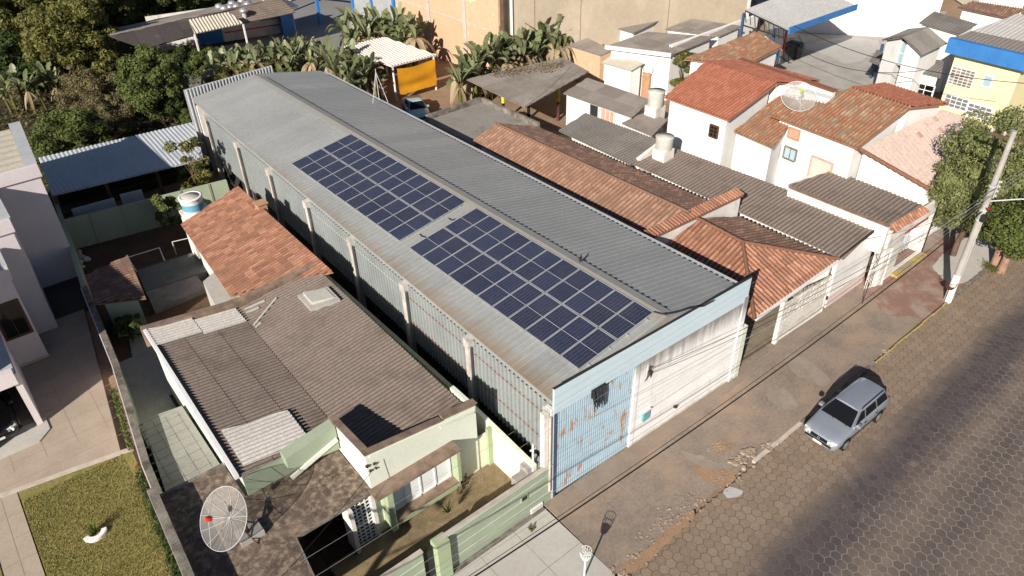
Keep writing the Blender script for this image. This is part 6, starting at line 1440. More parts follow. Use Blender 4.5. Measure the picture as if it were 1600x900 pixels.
# ================================================================== TREES AND PLANTS
def leaf_cloud(mb, rnd, c, rx, ry, rz, n, size, up=0.35):
    c = Vector(c)
    for _ in range(n):
        d = Vector((rnd.gauss(0, 1), rnd.gauss(0, 1), rnd.gauss(0, 1))).normalized(); r = rnd.uniform(0.62, 1.05)
        p = c+Vector((d.x*rx*r, d.y*ry*r, d.z*rz*r)); nn_ = (d+Vector((rnd.gauss(0, .5), rnd.gauss(0, .5), up+rnd.gauss(0, .5)))).normalized()
        u = nn_.orthogonal().normalized(); a = rnd.uniform(0, PI); v = nn_.cross(u); u, v = u*math.cos(a)+v*math.sin(a), v*math.cos(a)-u*math.sin(a)
        s_ = size*rnd.uniform(0.6, 1.3); k = (rnd.random()*90, rnd.random()*90)
        mb.face([p-u*s_, p-v*s_*0.5, p+u*s_, p+v*s_*0.5], uv=[k]*4)
def tree_proto(name, rnd, h, R_, n_clump, n_leaf, size, leafmat, flat=0.8, trunk_r=0.16, bare=0.35, barkmat='bark', crown_lift=0.0):
    t_ = thing(name, 'x', 'tree'); cz = h*(0.62+crown_lift)
    cr = MB(); tr = MB(); tips = []
    for i in range(n_clump):
        while True:
            d = Vector((rnd.uniform(-1, 1), rnd.uniform(-1, 1), rnd.uniform(-1, 1)))
            if 0.25 < d.length < 1: break
        d = d.normalized()*(d.length**0.5)
        p = Vector((d.x*R_*0.85, d.y*R_*0.85, cz+d.z*h*0.34*flat+rnd.uniform(-.1, .2)*R_)); rr_ = R_*rnd.uniform(0.14, 0.36)
        leaf_cloud(cr, rnd, p, rr_, rr_, rr_*0.75, n_leaf//n_clump, size); tips.append(p)
    cr.build('crown', leafmat, t_)
    top = Vector((rnd.uniform(-.2, .2), rnd.uniform(-.2, .2), h*bare+0.4)); tr.tube([(0, 0, -0.1), (0.03, 0, h*bare*0.5), top], [trunk_r*1.25, trunk_r, trunk_r*0.8], 8)
    for p in tips[::max(1, n_clump//9)]: tr.tube([top, top.lerp(p, 0.5)+Vector((0, 0, 0.15)), p], [trunk_r*0.5, trunk_r*0.3, trunk_r*0.1], 5)
    tr.build('trunk', M[barkmat], t_); return t_
R_ = random.Random(21)
# street trees by the pole
t1 = tree_proto('street_tree', random.Random(31), 7.8, 2.7, 110, 60000, 0.085, M['leaf_olive'], 1.15, 0.17, 0.25)
t1['label'] = 'dense olive-green street tree on the pavement behind the concrete pole'; q = at(1530, 288, 4.6); t1.location = (q.x+0.1, q.y, 0); t1.scale = (0.92, 0.92, 1.02)
t2 = tree_proto('street_tree', random.Random(32), 5.6, 2.6, 70, 36000, 0.09, M['leaf_mid'], 1.0, 0.2, 0.3, 'bark_pink')
t2['label'] = 'brighter green street tree with a reddish trunk at the right edge of the photo'; q = at(1598, 345, 3.2); t2.location = (q.x, q.y, 0)
t0 = MB(); q = at(1553, 415, 0); t0.tube([q, q+Vector((0.25, 0.1, 1.2)), q+Vector((0.7, 0.15, 2.3))], [0.24, 0.19, 0.16], 9)
o = t0.build('leaning_trunk', M['bark_pink']); tag(o, 'thick leaning reddish trunk standing in the light footpath at the right edge', 'tree trunk'); settle(o)
blades('trunk_grass', 'ring of yellowish grass round the leaning trunk on the footpath', lambda r: (lambda a, d: (q.x-0.25+d*math.cos(a), q.y+d*math.sin(a)))(r.uniform(0, 6.28), abs(r.gauss(0, 0.3))), 1500, 0.14, M['leaf_yellow'], 0.01, 7)
# bush and bare shrub by the white house
t3 = tree_proto('bush', random.Random(33), 3.6, 1.75, 22, 5200, 0.14, M['leaf_yellow'], 1.0, 0.08, 0.15); t3['label'] = 'round yellow-green bush between the wide white house and the big white house'; q = at(1066, 112, 2.2); t3.location = (q.x, q.y, 0); t3['category'] = 'bush'
sh = thing('bare_shrub', 'leafless grey shrub beside the narrow tank tower', 'shrub'); w = MB(); rb = random.Random(2); q = at(1012, 148, 0)
for _ in range(90):
    a = rb.uniform(0, 2*PI); l = rb.uniform(0.4, 1.3); w.tube([(q.x, q.y, 0), (q.x+l*0.5*math.cos(a), q.y+l*0.5*math.sin(a), rb.uniform(1, 2)), (q.x+l*math.cos(a), q.y+l*math.sin(a), rb.uniform(1.8, 3.4))], [0.02, 0.015, 0.006], 3, cap=False)
w.build('branches', M['bark'], sh); settle(sh, (q.x, q.y, 0))
# thicket at the upper left: each tree its own, from a few kinds
kinds = [tree_proto('thicket_tree', random.Random(40), 6.5, 3.0, 46, 13000, 0.15, M['leaf_mid'], 1.1),
         tree_proto('thicket_tree', random.Random(41), 7.5, 3.3, 46, 13000, 0.15, M['leaf_yellow'], 1.2),
         tree_proto('thicket_tree', random.Random(42), 6.0, 3.0, 40, 12000, 0.15, M['leaf_dark'], 1.0),
         tree_proto('thicket_tree', random.Random(43), 4.5, 3.2, 36, 11000, 0.12, M['leaf_dry'], 0.8)]
used = [False]*4
spots = [(100, 40, 5, 1, 1.25), (45, 60, 5, 1, 1.1), (140, 95, 3.5, 1, 1.0), (95, 95, 4, 1, 0.95), (10, 20, 5, 0, 1.3), (60, 5, 5, 0, 1.2), (165, 25, 4, 1, 1.0), (195, 30, 3, 0, 0.8), (225, 20, 3, 0, 0.85), (258, 22, 3, 0, 0.8), (285, 12, 3, 0, 0.8), (318, 6, 3, 0, 0.75), (350, -2, 3, 2, 0.9), (215, 0, 4, 0, 1.0), (270, -8, 4, 1, 1.0), (125, 0, 5, 0, 1.2), (170, -15, 5, 0, 1.2),
         (15, 105, 3, 2, 0.9), (65, 130, 2.2, 2, 0.7), (150, 60, 3, 2, 0.7), (115, 130, 2, 3, 0.8), (155, 150, 1.6, 3, 0.75), (175, 180, 1.4, 3, 0.6), (128, 165, 1.6, 3, 0.6), (200, 160, 1.4, 3, 0.5), (190, 200, 1.0, 3, 0.4), (150, 205, 1.0, 3, 0.4), (270, 175, 1.3, 2, 0.5), (300, 190, 0.8, 0, 0.3), (330, 115, 1.6, 0, 0.55), (295, 105, 1.6, 2, 0.6), (430, 128, 1.4, 1, 0.35), (385, 140, 1.2, 1, 0.4), (450, 130, 1.2, 1, 0.35), (350, 150, 1.2, 1, 0.4)]
KL = ['leafy green tree in the dense thicket at the upper left', 'tall yellow-green tree or bamboo clump in the dense thicket at the upper left', 'dark green bushy tree in the dense thicket at the upper left', 'dry brownish brushwood in the dense thicket at the upper left']
for px, py, z, k, s in spots:
    o = kinds[k] if not used[k] else copy_tree(kinds[k]); used[k] = True
    p = at(px, py, z*0.75); o.location = (p.x, p.y, -0.1); o.rotation_euler = (0, 0, R_.uniform(0, 6.28)); o.scale = (s, s, s*R_.uniform(0.85, 1.1))
    o['label'] = KL[k]; o['group'] = KL[k]+' (group)'
t4 = tree_proto('thicket_tree', random.Random(50), 6.0, 2.9, 56, 24000, 0.12, M['leaf_mid'], 1.1); t4['label'] = 'big rounded dark-leaved tree standing left of the far corner of the warehouse'; q = at(238, 132, 3.4); t4.location = (q.x, q.y, -0.1); t4.scale = (0.95, 0.95, 1.0)
t5 = tree_proto('thicket_tree', random.Random(51), 4.4, 2.8, 44, 18000, 0.11, M['leaf_mid'], 1.0); t5['label'] = 'broad green bushy tree just behind the metal shed and the modern house'; q = at(105, 205, 2.6); t5.location = (q.x, q.y, -0.1); t5.scale = (1.05, 0.95, 0.9)
t6 = tree_proto('slender_tree', random.Random(52), 5.0, 1.35, 16, 1500, 0.12, M['leaf_yellow'], 1.2, 0.05, 0.35); t6['label'] = 'thin open young tree with pale leaves at the far left corner of the warehouse'; q = at(300, 245, 3.4); t6.location = (q.x-0.2, q.y, 0)
t7 = tree_proto('bush', random.Random(53), 2.8, 1.25, 14, 2600, 0.12, M['leaf_mid'], 1.0, 0.05, 0.2); t7['label'] = 'yellow-green bush beside the blue-banded water tank'; t7['category'] = 'bush'; q = at(268, 335, 1.6); t7.location = (q.x, q.y, 0)
t7b = copy_tree(t7); t7b['label'] = 'small green bush between the young tree and the blue-banded water tank'; q = at(292, 270, 1.8); t7b.location = (q.x, q.y, 0); t7b.scale = (0.8, 0.8, 0.9)
t8 = tree_proto('shrub', random.Random(54), 1.5, 0.9, 12, 1800, 0.12, M['leaf_dark'], 1.0, 0.04, 0.2); t8['label'] = 'dark shrub in the shaded yard just below the tiled hut'; t8['category'] = 'shrub'; q = at(200, 515, 0.8); t8.location = (q.x, q.y, 0)
# ground cover under the thicket
def cover(rnd):
    return rnd.uniform(-16, 12), rnd.uniform(40.5, 75)
def gc():
    rnd = random.Random(77); mb = MB()
    for _ in range(15000):
        x, y = cover(rnd); 
        if x > 9.5 and y < 44: continue
        p = Vector((x, y, rnd.uniform(0, 0.55))); a = rnd.uniform(0, PI); s_ = rnd.uniform(0.08, 0.25)
        d = Vector((math.cos(a), math.sin(a), rnd.uniform(-.5, .5)))*s_; e = Vector((-math.sin(a), math.cos(a), rnd.uniform(-.2, .6)))*s_*0.45
        mb.face([p-d, p-e, p+d, p+e], uv=[(rnd.random()*99, rnd.random()*99)]*4)
    struct('undergrowth', mb, M['leaf_dry'], kind='stuff', label='low tangled undergrowth covering the ground of the thicket', cat='undergrowth')
gc()
# banana plants
def banana_leaf(mb, rnd, base, az, L_, wd, lift, droop, mi=0, n=7):
    u = Vector((math.cos(az), math.sin(az), 0)); side = Vector((-u.y, u.x, 0)); pts = []; 
    for i in range(n+1):
        t = i/n; r = L_*t*math.cos(lift)*(1-0.15*t); z = L_*(math.sin(lift)*t-droop*t*t); pts.append(base+u*r+Vector((0, 0, z)))
    k = (rnd.random()*60, rnd.random()*60); tw = rnd.uniform(-.5, .5)
    for i in range(n):
        t0, t1 = i/n, (i+1)/n
        w0 = wd*math.sin(PI*min(1, 0.08+t0*0.92))**0.6 if t0 > 0 else 0.03; w1 = wd*math.sin(PI*min(0.999, 0.08+t1*0.9))**0.6 if t1 < 1 else 0.02
        if t0 < 0.14: w0 = 0.03
        for sg in (-1, 1):
            s0 = (side*sg+Vector((0, 0, 0.35-0.2*t0+tw*sg*0.5))).normalized(); s1 = (side*sg+Vector((0, 0, 0.35-0.2*t1+tw*sg*0.5))).normalized()
            notch = rnd.uniform(0.85, 1.0) if rnd.random() < 0.6 else rnd.uniform(0.5, 0.8)
            mb.face([pts[i], pts[i+1], pts[i+1]+s1*w1*notch, pts[i]+s0*w0], uv=[k]*4, mi=mi)
def banana_proto(seed, dry):
    rnd = random.Random(seed); b = thing('banana_plant', 'x', 'banana plant'); st = MB()
    h = rnd.uniform(1.7, 2.3); st.tube([(0, 0, -0.05), (0.05, 0.02, h*0.6), (0.08, 0.05, h)], [0.14, 0.11, 0.08], 8); st.build('stem', M['banana_dry'] if dry else M['leaf_yellow'], b)
    lf = MB(); n = 11
    for i in range(n):
        az = i*2.4+rnd.uniform(-.3, .3); g = rnd.random()
        if dry and g < 0.75: banana_leaf(lf, rnd, Vector((0.08, 0.05, h)), az, rnd.uniform(1.3, 1.9), 0.22, rnd.uniform(0.1, 0.7), rnd.uniform(0.9, 1.6), 1)
        else: banana_leaf(lf, rnd, Vector((0.08, 0.05, h)), az, rnd.uniform(1.7, 2.6), rnd.uniform(0.20, 0.28), rnd.uniform(0.75, 1.45), rnd.uniform(0.25, 0.8), 0)
    for i in range(4): banana_leaf(lf, rnd, Vector((0.05, 0.05, h*0.95)), rnd.uniform(0, 6.3), rnd.uniform(0.8, 1.3), 0.10, -0.6, 0.4, 1)
    lf.build('leaves', [M['banana'], M['banana_dry']], b); return b
bp = [banana_proto(60, False), banana_proto(61, False), banana_proto(62, True), banana_proto(63, False)]; bu = [False]*4
def plant_bananas(spots, label, dry=0.15, zc=2.4, big=1.0):
    for px, py, s in spots:
        s *= big
        k = 2 if R_.random() < dry else R_.choice((0, 1, 3)); o = bp[k] if not bu[k] else copy_tree(bp[k]); bu[k] = True
        p = at(px, py, zc*s); o.location = (p.x, p.y, 0); o.rotation_euler = (0, 0, R_.uniform(0, 6.28)); o.scale = (s, s, s*R_.uniform(0.9, 1.15))
        o['label'] = label; o['group'] = label+' (group)'
def scatter(x0, x1, fy_, n, sp, s0=0.9, s1=1.2, seed=1):
    rnd = random.Random(seed); return [(x0+(x1-x0)*(i+0.5)/n+rnd.uniform(-4, 4), fy_(x0+(x1-x0)*(i+0.5)/n)+rnd.uniform(-sp, sp), rnd.uniform(s0, s1)) for i in range(n)]
plant_bananas(scatter(330, 400, lambda x: 108-(x-330)*0.12, 14, 8, seed=2), 'withered pale banana plant in the row just left behind the warehouse roof', 1.0)
plant_bananas(scatter(340, 510, lambda x: 92-(x-345)*0.10, 26, 9, seed=3), 'green banana plant in the long row behind the far end of the warehouse', 0.2)
plant_bananas(scatter(400, 520, lambda x: 106-(x-400)*0.05, 18, 7, 0.7, 1.0, seed=4), 'banana plant in the front row close behind the warehouse ridge end', 0.25)
plant_bananas([(525, 110, 1.15), (545, 118, 1.1), (560, 100, 1.1), (575, 112, 1.0), (540, 95, 1.1), (510, 90, 1.1), (590, 118, 0.8), (532, 102, 1.0), (552, 92, 1.0), (568, 120, 0.95), (582, 104, 0.9), (555, 126, 0.9)], 'large green banana plant in the clump between the warehouse and the pale-roofed shed', 0.0, big=1.25)
plant_bananas([(538, 45, 1.1), (552, 55, 1.1), (570, 45, 1.2), (588, 48, 1.1), (605, 40, 1.2), (620, 35, 1.2), (635, 42, 1.2), (648, 55, 1.1), (628, 58, 1.0), (562, 32, 1.0), (600, 58, 0.9), (655, 38, 1.0), (545, 62, 1.0), (578, 58, 1.0), (594, 46, 1.1), (612, 50, 1.0), (642, 50, 1.0), (556, 40, 1.1), (580, 38, 1.1), (626, 46, 1.1)], 'banana plant in the clump behind the pale-roofed shed by the orange block wall', 0.3, big=1.35)
plant_bananas([(718, 120, 1.1), (728, 100, 1.1), (740, 108, 1.1), (752, 90, 1.1), (765, 98, 1.0), (775, 80, 1.1), (790, 88, 1.0), (795, 66, 1.2), (812, 74, 1.1), (825, 60, 1.2), (838, 70, 1.1), (850, 55, 1.2), (862, 66, 1.1), (878, 55, 1.1), (880, 72, 0.9), (845, 84, 0.8), (722, 110, 1.0), (734, 118, 0.9), (746, 98, 1.1), (758, 104, 0.9), (770, 88, 1.1), (783, 74, 1.1), (802, 80, 1.0), (818, 68, 1.1), (832, 76, 1.0), (856, 62, 1.1), (868, 58, 1.1), (888, 60, 1.0), (790, 96, 0.9), (815, 86, 0.9), (870, 76, 0.9)], 'banana plant in the clump between the carport roof and the orange block wall', 0.25, big=1.35)
plant_bananas([(8, 128, 1.0), (22, 120, 1.05), (38, 132, 1.0), (55, 128, 1.0), (70, 122, 1.0), (84, 126, 0.9), (5, 145, 0.8)], 'banana plant in the small group at the left edge of the thicket', 0.15, big=1.1)
w = MB(); rl_ = random.Random(15)
for _ in range(420):
    px = rl_.uniform(770, 880); py = 112-(px-770)*0.12+rl_.gauss(0, 4); p = at(px, py, 3.42+rl_.uniform(0, .1)); a = rl_.uniform(0, PI); d = Vector((math.cos(a), math.sin(a), 0))*rl_.uniform(.1, .35); e = Vector((-math.sin(a), math.cos(a), .2))*0.05
    w.face([p-d, p-e, p+d, p+e], uv=[(rl_.random()*9, rl_.random()*9)]*4)
struct('dry_leaf_litter', w, M['banana_dry'], kind='stuff', label='dry fallen banana leaves lying along the back edge of the carport roof', cat='litter')
# spiky plant and clay pot shape in the garden
ag = thing('spiky_plant', 'small dark spiky agave-like plant in the garden behind the green street wall', 'plant'); w = MB(); rb = random.Random(6); q = at(700, 800, 0.75)
for _ in range(34):
    a = rb.uniform(0, 2*PI); r = rb.uniform(.08, .45); h = rb.uniform(.25, .75); b = Vector((q.x, q.y, 0.72)); s_ = Vector((-math.sin(a), math.cos(a), 0))*0.022
    w.face([b-s_, b+s_, b+Vector((r*math.cos(a), r*math.sin(a), h))], uv=[(rb.random()*9, 1)]*3)
w.build('foliage', M['leaf_dark'], ag); settle(ag, (q.x, q.y, 0.72))
for k, (px, py, h) in enumerate(((722, 762, 0.6), (716, 775, 0.45), (728, 755, 0.5))):
    q = at(px, py, 0.3); w = MB()
    for i in range(14):
        a = i*2.4; w.face([(q.x, q.y, 0.3+h*i/14), (q.x+.10*math.cos(a), q.y+.10*math.sin(a), 0.35+h*i/14), (q.x+.04*math.cos(a+.8), q.y+.04*math.sin(a+.8), 0.42+h*i/14)], uv=[(i, k)]*3)
    w.tube([(q.x, q.y, 0.28), (q.x, q.y, 0.3+h)], 0.012, 4); o = w.build('garden_seedling', M['leaf_dry']); tag(o, ['tallest of three thin dry seedlings under the window in the tan garden', 'nearest of three thin dry seedlings under the window in the tan garden', 'farthest of three thin dry seedlings under the window in the tan garden'][k], 'plant'); settle(o)

# ================================================================== VEHICLES
def make_car(name, label, paint, wagon=True, cat='car'):
    c = thing(name, label, cat); b = MB()
    # x from the front (-2.1) to the rear (2.1)
    stn = [(-2.10, .30, .50, .42, .56, .60, .52), (-2.06, .22, .66, .42, .70, .66, .62), (-1.95, .20, .74, .45, .79, .73, .70), (-1.6, .20, .77, .48, .82, .81, .74), (-1.15, .20, .78, .50, .825, .90, .77), (-0.95, .20, .78, .50, .83, .945, .775),
           (-0.2, .20, .78, .50, .835, .955, .775), (0.6, .20, .78, .50, .835, .97, .775), (1.4, .20, .78, .50, .825, .985, .765), (1.85, .24, .76, .52, .80, .985, .74), (2.04, .28, .70, .54, .76, .96, .68), (2.10, .36, .62, .56, .68, .88, .60)]
    rings = []
    for x, zb, wl_, zm, wm, zt, wt_ in stn:
        half = [(0, zb), (wl_*0.85, zb), (wl_, zb+.07), (wm, zm), (wm*0.995, (zm+zt)/2+.02), (wt_+.015, zt-.045), (wt_-.06, zt), (wt_*0.5, zt+.022), (0, zt+.03)]
        rings.append([(x, y, z) for y, z in half]+[(x, -y, z) for y, z in half[-2:0:-1]])
    n = len(rings[0]); vs = [v for r in rings for v in r]; fs = []
    for i in range(len(rings)-1):
        for j in range(n): fs.append((i*n+j, i*n+(j+1) % n, (i+1)*n+(j+1) % n, (i+1)*n+j))
    b.mesh(vs, fs, smooth=True); b.mesh(rings[0], [tuple(range(n))]); b.mesh(rings[-1], [tuple(range(n-1, -1, -1))])
    xr_b, xr_t = (2.04, 1.78) if wagon else (1.35, 0.95)
    base = [(-1.02, .70, .93), (-0.15, .745, .95), (0.8, .745, .96), (xr_b-.12, .70, .975), (xr_b, .60, .96)]
    topr = [(-0.28, .54, 1.385), (0.1, .575, 1.415), (0.9, .575, 1.425), (xr_t-.15, .55, 1.40), (xr_t, .48, 1.375)]
    g_ = []
    for (x, y, z), (X, Y, Z) in zip(base, topr):
        g_.append([(x, y, z-.02), (X*.9+x*.1, Y+.035, Z-.06), (X, Y, Z-.012), (X, Y*0.5, Z+.02), (X, 0, Z+.028), (X, -Y*0.5, Z+.02), (X, -Y, Z-.012), (X*.9+x*.1, -Y-.035, Z-.06), (x, -y, z-.02)])
    n = 9; vs = [v for r in g_ for v in r]; fs = [(i*n+j, i*n+j+1, (i+1)*n+j+1, (i+1)*n+j) for i in range(4) for j in range(8)]
    b.mesh(vs, fs, smooth=True); b.mesh(g_[0], [tuple(range(8, -1, -1))]); b.mesh(g_[-1], [tuple(range(9))]); b.build('body', paint, c)
    def pane(nm, q, mt=M['glass'], off=0.012):
        q = [Vector(p) for p in q]; nn_ = (q[1]-q[0]).cross(q[2]-q[0]).normalized(); cc = sum(q, Vector())/4
        if nn_.dot(cc-Vector((cc.x*0.6, 0, 0.9))) < 0: nn_ = -nn_
        w = MB(); w.slab([p+nn_*off for p in q], 0.006) if abs(nn_.z) > 0.15 else w.mesh([p+nn_*off for p in q]+[p+nn_*(off-.006) for p in q], [(0, 1, 2, 3), (7, 6, 5, 4), (0, 4, 5, 1), (1, 5, 6, 2), (2, 6, 7, 3), (3, 7, 4, 0)])
        return w.build(nm, mt, c)
    L3 = lambda a, b_, t: Vector(a).lerp(Vector(b_), t)
    B, T = base, topr
    pane('windscreen', [L3((B[0][0], -.70, .93), (T[0][0], -.54, 1.385), .05), L3((B[0][0], .70, .93), (T[0][0], .54, 1.385), .05), L3((B[0][0], .67, .93), (T[0][0], .52, 1.385), .93), L3((B[0][0], -.67, .93), (T[0][0], -.52, 1.385), .93)])
    pane('rear_window', [L3((B[4][0], -.58, .96), (T[4][0], -.46, 1.375), .12), L3((B[4][0], .58, .96), (T[4][0], .46, 1.375), .12), L3((B[4][0], .56, .96), (T[4][0], .46, 1.375), .88), L3((B[4][0], -.56, .96), (T[4][0], -.46, 1.375), .88)])
    def side(x0, x1, x2, x3, sg):
        # bottom x0..x1, top x2..x3
        yb, zb = .742, .985; yt, zt = .617, 1.345
        pane('side_window', [(x0, sg*(yb-.004), zb), (x1, sg*(yb-.004), zb), (x3, sg*yt, zt), (x2, sg*yt, zt)], off=0.016)
    for sg in (-1, 1):
        side(-0.72, -0.02, -0.25, 0.0, sg); side(0.06, 0.88, 0.08, 0.84, sg)
        if wagon: side(0.97, 1.78, 0.93, 1.62, sg)
        w = MB(); w.box(-0.75, -0.58, sg*.80, sg*.97, 0.93, 1.05) if sg > 0 else w.box(-0.75, -0.58, -.97, -.80, 0.93, 1.05); w.build('side_mirror', paint, c)
        w = MB(); y = sg*.845; w.bar((-1.45, y, .50), (1.75, y, .52), 0.02, 0.05); w.build('rub_strip', M['black'], c)
        w = MB()
        for x in (-0.80, 0.02, 0.92): w.bar((x, sg*.838, .30), (x, sg*.80, .93), 0.012, 0.012, up=(1, 0, 0))
        w.build('door_seam', M['dark'], c)
        for x in (-0.10, 0.78): w = MB(); w.bar((x, sg*.832, .80), (x+.14, sg*.832, .80), .03, .03); w.build('door_handle', M['black'], c)
        w = MB(); w.tube([(-1.99, sg*.56, .60), (-2.09, sg*.52, .60)], .115, 12); w.bar((-2.07, sg*.38, .61), (-1.93, sg*.73, .63), .12, .15); w.build('headlight', M['lamp_lens'], c)
        w = MB(); w.bar((2.06, sg*.66, .60), (2.04, sg*.68, .92), .09, .10, up=(1, 0, 0)); w.build('tail_light', M['lamp_red'], c)
        if wagon: w = MB(); w.tube([(-0.12, sg*.565, 1.41), (0, sg*.565, 1.47), (1.5, sg*.555, 1.465), (1.62, sg*.55, 1.405)], .018, 6); w.build('roof_rail', M['black'], c)
        for x in (-1.33, 1.22):
            wh_ = MB(); wh_.tube([(x, sg*.70, .295), (x, sg*.852, .295)], .295, 26); wo_ = wh_.build('wheel', M['rubber'], c)
            r = MB(); r.tube([(x, sg*.84, .295), (x, sg*.862, .295)], .185, 18)
            r.build('rim', M['alu'], wo_); r = MB()
            for k in range(7):
                t = 2*PI*k/7; r.tube([(x+.11*math.cos(t), sg*.860, .295+.11*math.sin(t)), (x+.11*math.cos(t), sg*.866, .295+.11*math.sin(t))], .028, 7)
            r.build('rim_hole', M['dark'], wo_)
            a = MB(); a.tube([(x+.355*math.cos(PI*k/12), sg*.815, .295+.335*math.sin(PI*k/12)) for k in range(13)], .035, 6); a.build('wheel_arch', M['black'], c)
    w = MB(); w.box(-2.135, -2.04, -.38, .38, .53, .66); gr = w.build('grille', M['black'], c)
    w = MB(); w.tube([(-2.137+.0, .055*math.cos(t), .60+.055*math.sin(t)) for t in [2*PI*k/14 for k in range(15)]], .008, 5); w.build('badge', M['alu'], gr)
    w = MB(); w.bar((-2.13, -.60, .44), (-2.13, .60, .44), .05, .06); w.build('bumper_strip', M['black'], c)
    w = MB(); w.box(-2.165, -2.155, -.20, .20, .33, .45); w.box(2.10, 2.115, -.2, .2, .5, .62); w.build('number_plate', M['iron_white'], c)
    w = MB(); w.bar((-1.05, -.5, .965), (-.72, -.05, 1.09), .015, .015); w.bar((-1.05, .1, .965), (-.74, .5, 1.07), .015, .015); w.build('wiper', M['black'], c)
    return c
wag = make_car('station_wagon', 'silver-blue station wagon parked at the kerb on the hexagonal pavers', M['car_silver']); wag.location = (12.40, -5.24, STREET_Z); wag.rotation_euler = (0, 0, R(-1.0))
bk_ = make_car('parked_car', 'black car nosing out from under the garage roof of the modern house', M['car_black'], False); bk_.location = (-16.25, 19.65, 0.05); bk_.rotation_euler = (0, 0, PI/2)
pk = make_car('pickup_truck', 'small pale blue vehicle parked in shade beyond the right eave of the warehouse', M['car_lightblue'], False); q = at(660, 170, 0.9); pk.location = (q.x, q.y+1.0, 0.0); pk.rotation_euler = (0, 0, R(70))

# ================================================================== STREET FURNITURE AND WIRES
PX1, PX2, PY = 24.66, -19.0, -4.0
def make_pole(label):
    p = thing('utility_pole', label, 'utility pole'); w = MB()
    w.tube([(0, 0, -0.2), (0, 0, 9.6)], 0.19, 14, r2=0.12); w.build('pole', M['pole'], p)
    w = MB(); w.tube([(0, 0, -0.02), (0, 0, 1.65)], 0.20, 14, r2=0.19); w.build('white_base', M['white'], p)
    w = MB(); w.bar((0, -1.0, 9.2), (0, 1.0, 9.2), 0.09, 0.11); w.bar((0, -.6, 9.2), (0, 0, 8.6), .03, .03); w.bar((0, .6, 9.2), (0, 0, 8.6), .03, .03); ca = w.build('crossarm', M['bark'], p)
    for y in (-.9, 0.35, .9): w = MB(); w.lathe((0, y, 9.25), [(0.03, 0), (0.08, 0.04), (0.05, 0.10), (0.08, 0.13), (0.03, 0.2)], 10); w.build('insulator', M['kerbwhite'], ca)
    w = MB(); w.bar((0, -0.2, 7.15), (0, -0.2, 6.2), 0.05, 0.05, up=(0, 1, 0)); rk = w.build('wire_rack', M['galv'], p)
    for k in range(4): w = MB(); w.lathe((0, -0.27, 7.05-k*0.25), [(0.02, 0), (0.06, 0.03), (0.04, 0.05), (0.06, 0.07), (0.02, 0.1)], 8); w.build('insulator', M['kerbwhite'], rk)
    for z in (5.45, 6.75, 4.9): w = MB(); w.tube([(0, 0, z), (0, 0, z+.07)], 0.185, 12); w.build('steel_band', M['galv'], p)
    w = MB(); w.tube([(0, -0.1, 6.0), (0.6, -1.2, 6.35), (0.9, -2.4, 6.5)], 0.035, 8); w.box(0.75, 1.1, -3.0, -2.3, 6.44, 6.6); w.build('lamp_arm', M['galv'], p)
    w = MB(); w.tube([(0.15, -0.1, 4.8), (0.25, -0.35, 4.95), (0.12, -0.45, 5.3), (-.1, -0.35, 5.5), (-0.15, -0.1, 5.7)], 0.03, 6); w.box(-.32, -.12, -.3, -.1, 5.0, 5.35); w.build('cable_loop', M['wire_black'], p)
    w = MB(); w.box(-0.12, 0.12, -.24, -.19, 5.55, 5.68); w.build('red_tag', M['red'], p)
    w = MB(); w.tube([(0, -0.17, 0.2), (0, -0.15, 4.9)], 0.025, 6); w.build('conduit', M['galv'], p)
    return p
u1 = make_pole('tall concrete utility pole with a white painted foot at the kerb beside the street trees'); u1.location = (PX1, PY, 0)
u2 = copy_tree(u1); u2['label'] = 'concrete utility pole at the kerb beyond the left edge, its shadow on the green house'; u2.location = (PX2, PY, 0)
def wire(name, label, a, b, sag, r, mt, n=36, group=None):
    a, b = Vector(a), Vector(b); w = MB(); w.tube([a.lerp(b, i/n)+Vector((0, 0, -4*sag*(i/n)*(1-i/n))) for i in range(n+1)], r, 5, cap=False)
    o = w.build(name, mt); tag(o, label, 'wire', group); settle(o); return o
WL = ['uppermost', 'second', 'third', 'lowest']
for k in range(4):
    wire('power_line', f'bare street wire, {WL[k]} of four before the green street wall', (PX2, PY-.27, 8.7-k*.27), (PX1, PY-.27, 7.08-k*.25), 0.75, 0.0065, M['wire_light'], group='bare street wires')
    wire('power_line', f'bare street wire right of the pole, {WL[k]} of four', (PX1, PY-.27, 7.08-k*.25), (PX1+42, PY-.27, 7.0-k*.25), 0.75, 0.012, M['wire_light'], group='bare street wires')
for k, y in enumerate((-.9, .35, .9)):
    wire('high_line', f'thin high wire on the pole crossarm, {["nearest the street", "middle", "nearest the houses"][k]}', (PX2, PY+y, 9.4), (PX1, PY+y, 9.4), 0.3, 0.004, M['wire_light'], group='high wires')
    wire('high_line', f'thin high wire running on past the crossarm at the right, {["nearest the street", "middle", "nearest the houses"][k]}', (PX1, PY+y, 9.4), (PX1+42, PY+y, 9.4), 0.8, 0.010, M['wire_light'], group='high wires')
w = MB(); w.tube([(x, PY-.02, 4.95+0.0028*(x-11)**2) for x in [PX2+(PX1-PX2)*i/44 for i in range(45)]], 0.027, 6, cap=False); o = w.build('telephone_cable', M['wire_black']); tag(o, 'thick black cable sagging low along the pavement across the whole street front', 'cable'); settle(o)
w = MB(); w.tube([(x, PY+.05, 5.15+0.0026*(x-10)**2) for x in [PX2+(PX1-PX2)*i/44 for i in range(45)]], 0.010, 5, cap=False); o = w.build('telephone_cable', M['wire_black']); tag(o, 'thin dark cable just above the thick black one along the pavement', 'cable'); settle(o)
wire('telephone_cable', 'black cable running on from the pole past the street trees', (PX1, PY, 5.4), (PX1+42, PY, 5.6), 0.7, 0.02, M['wire_black'])
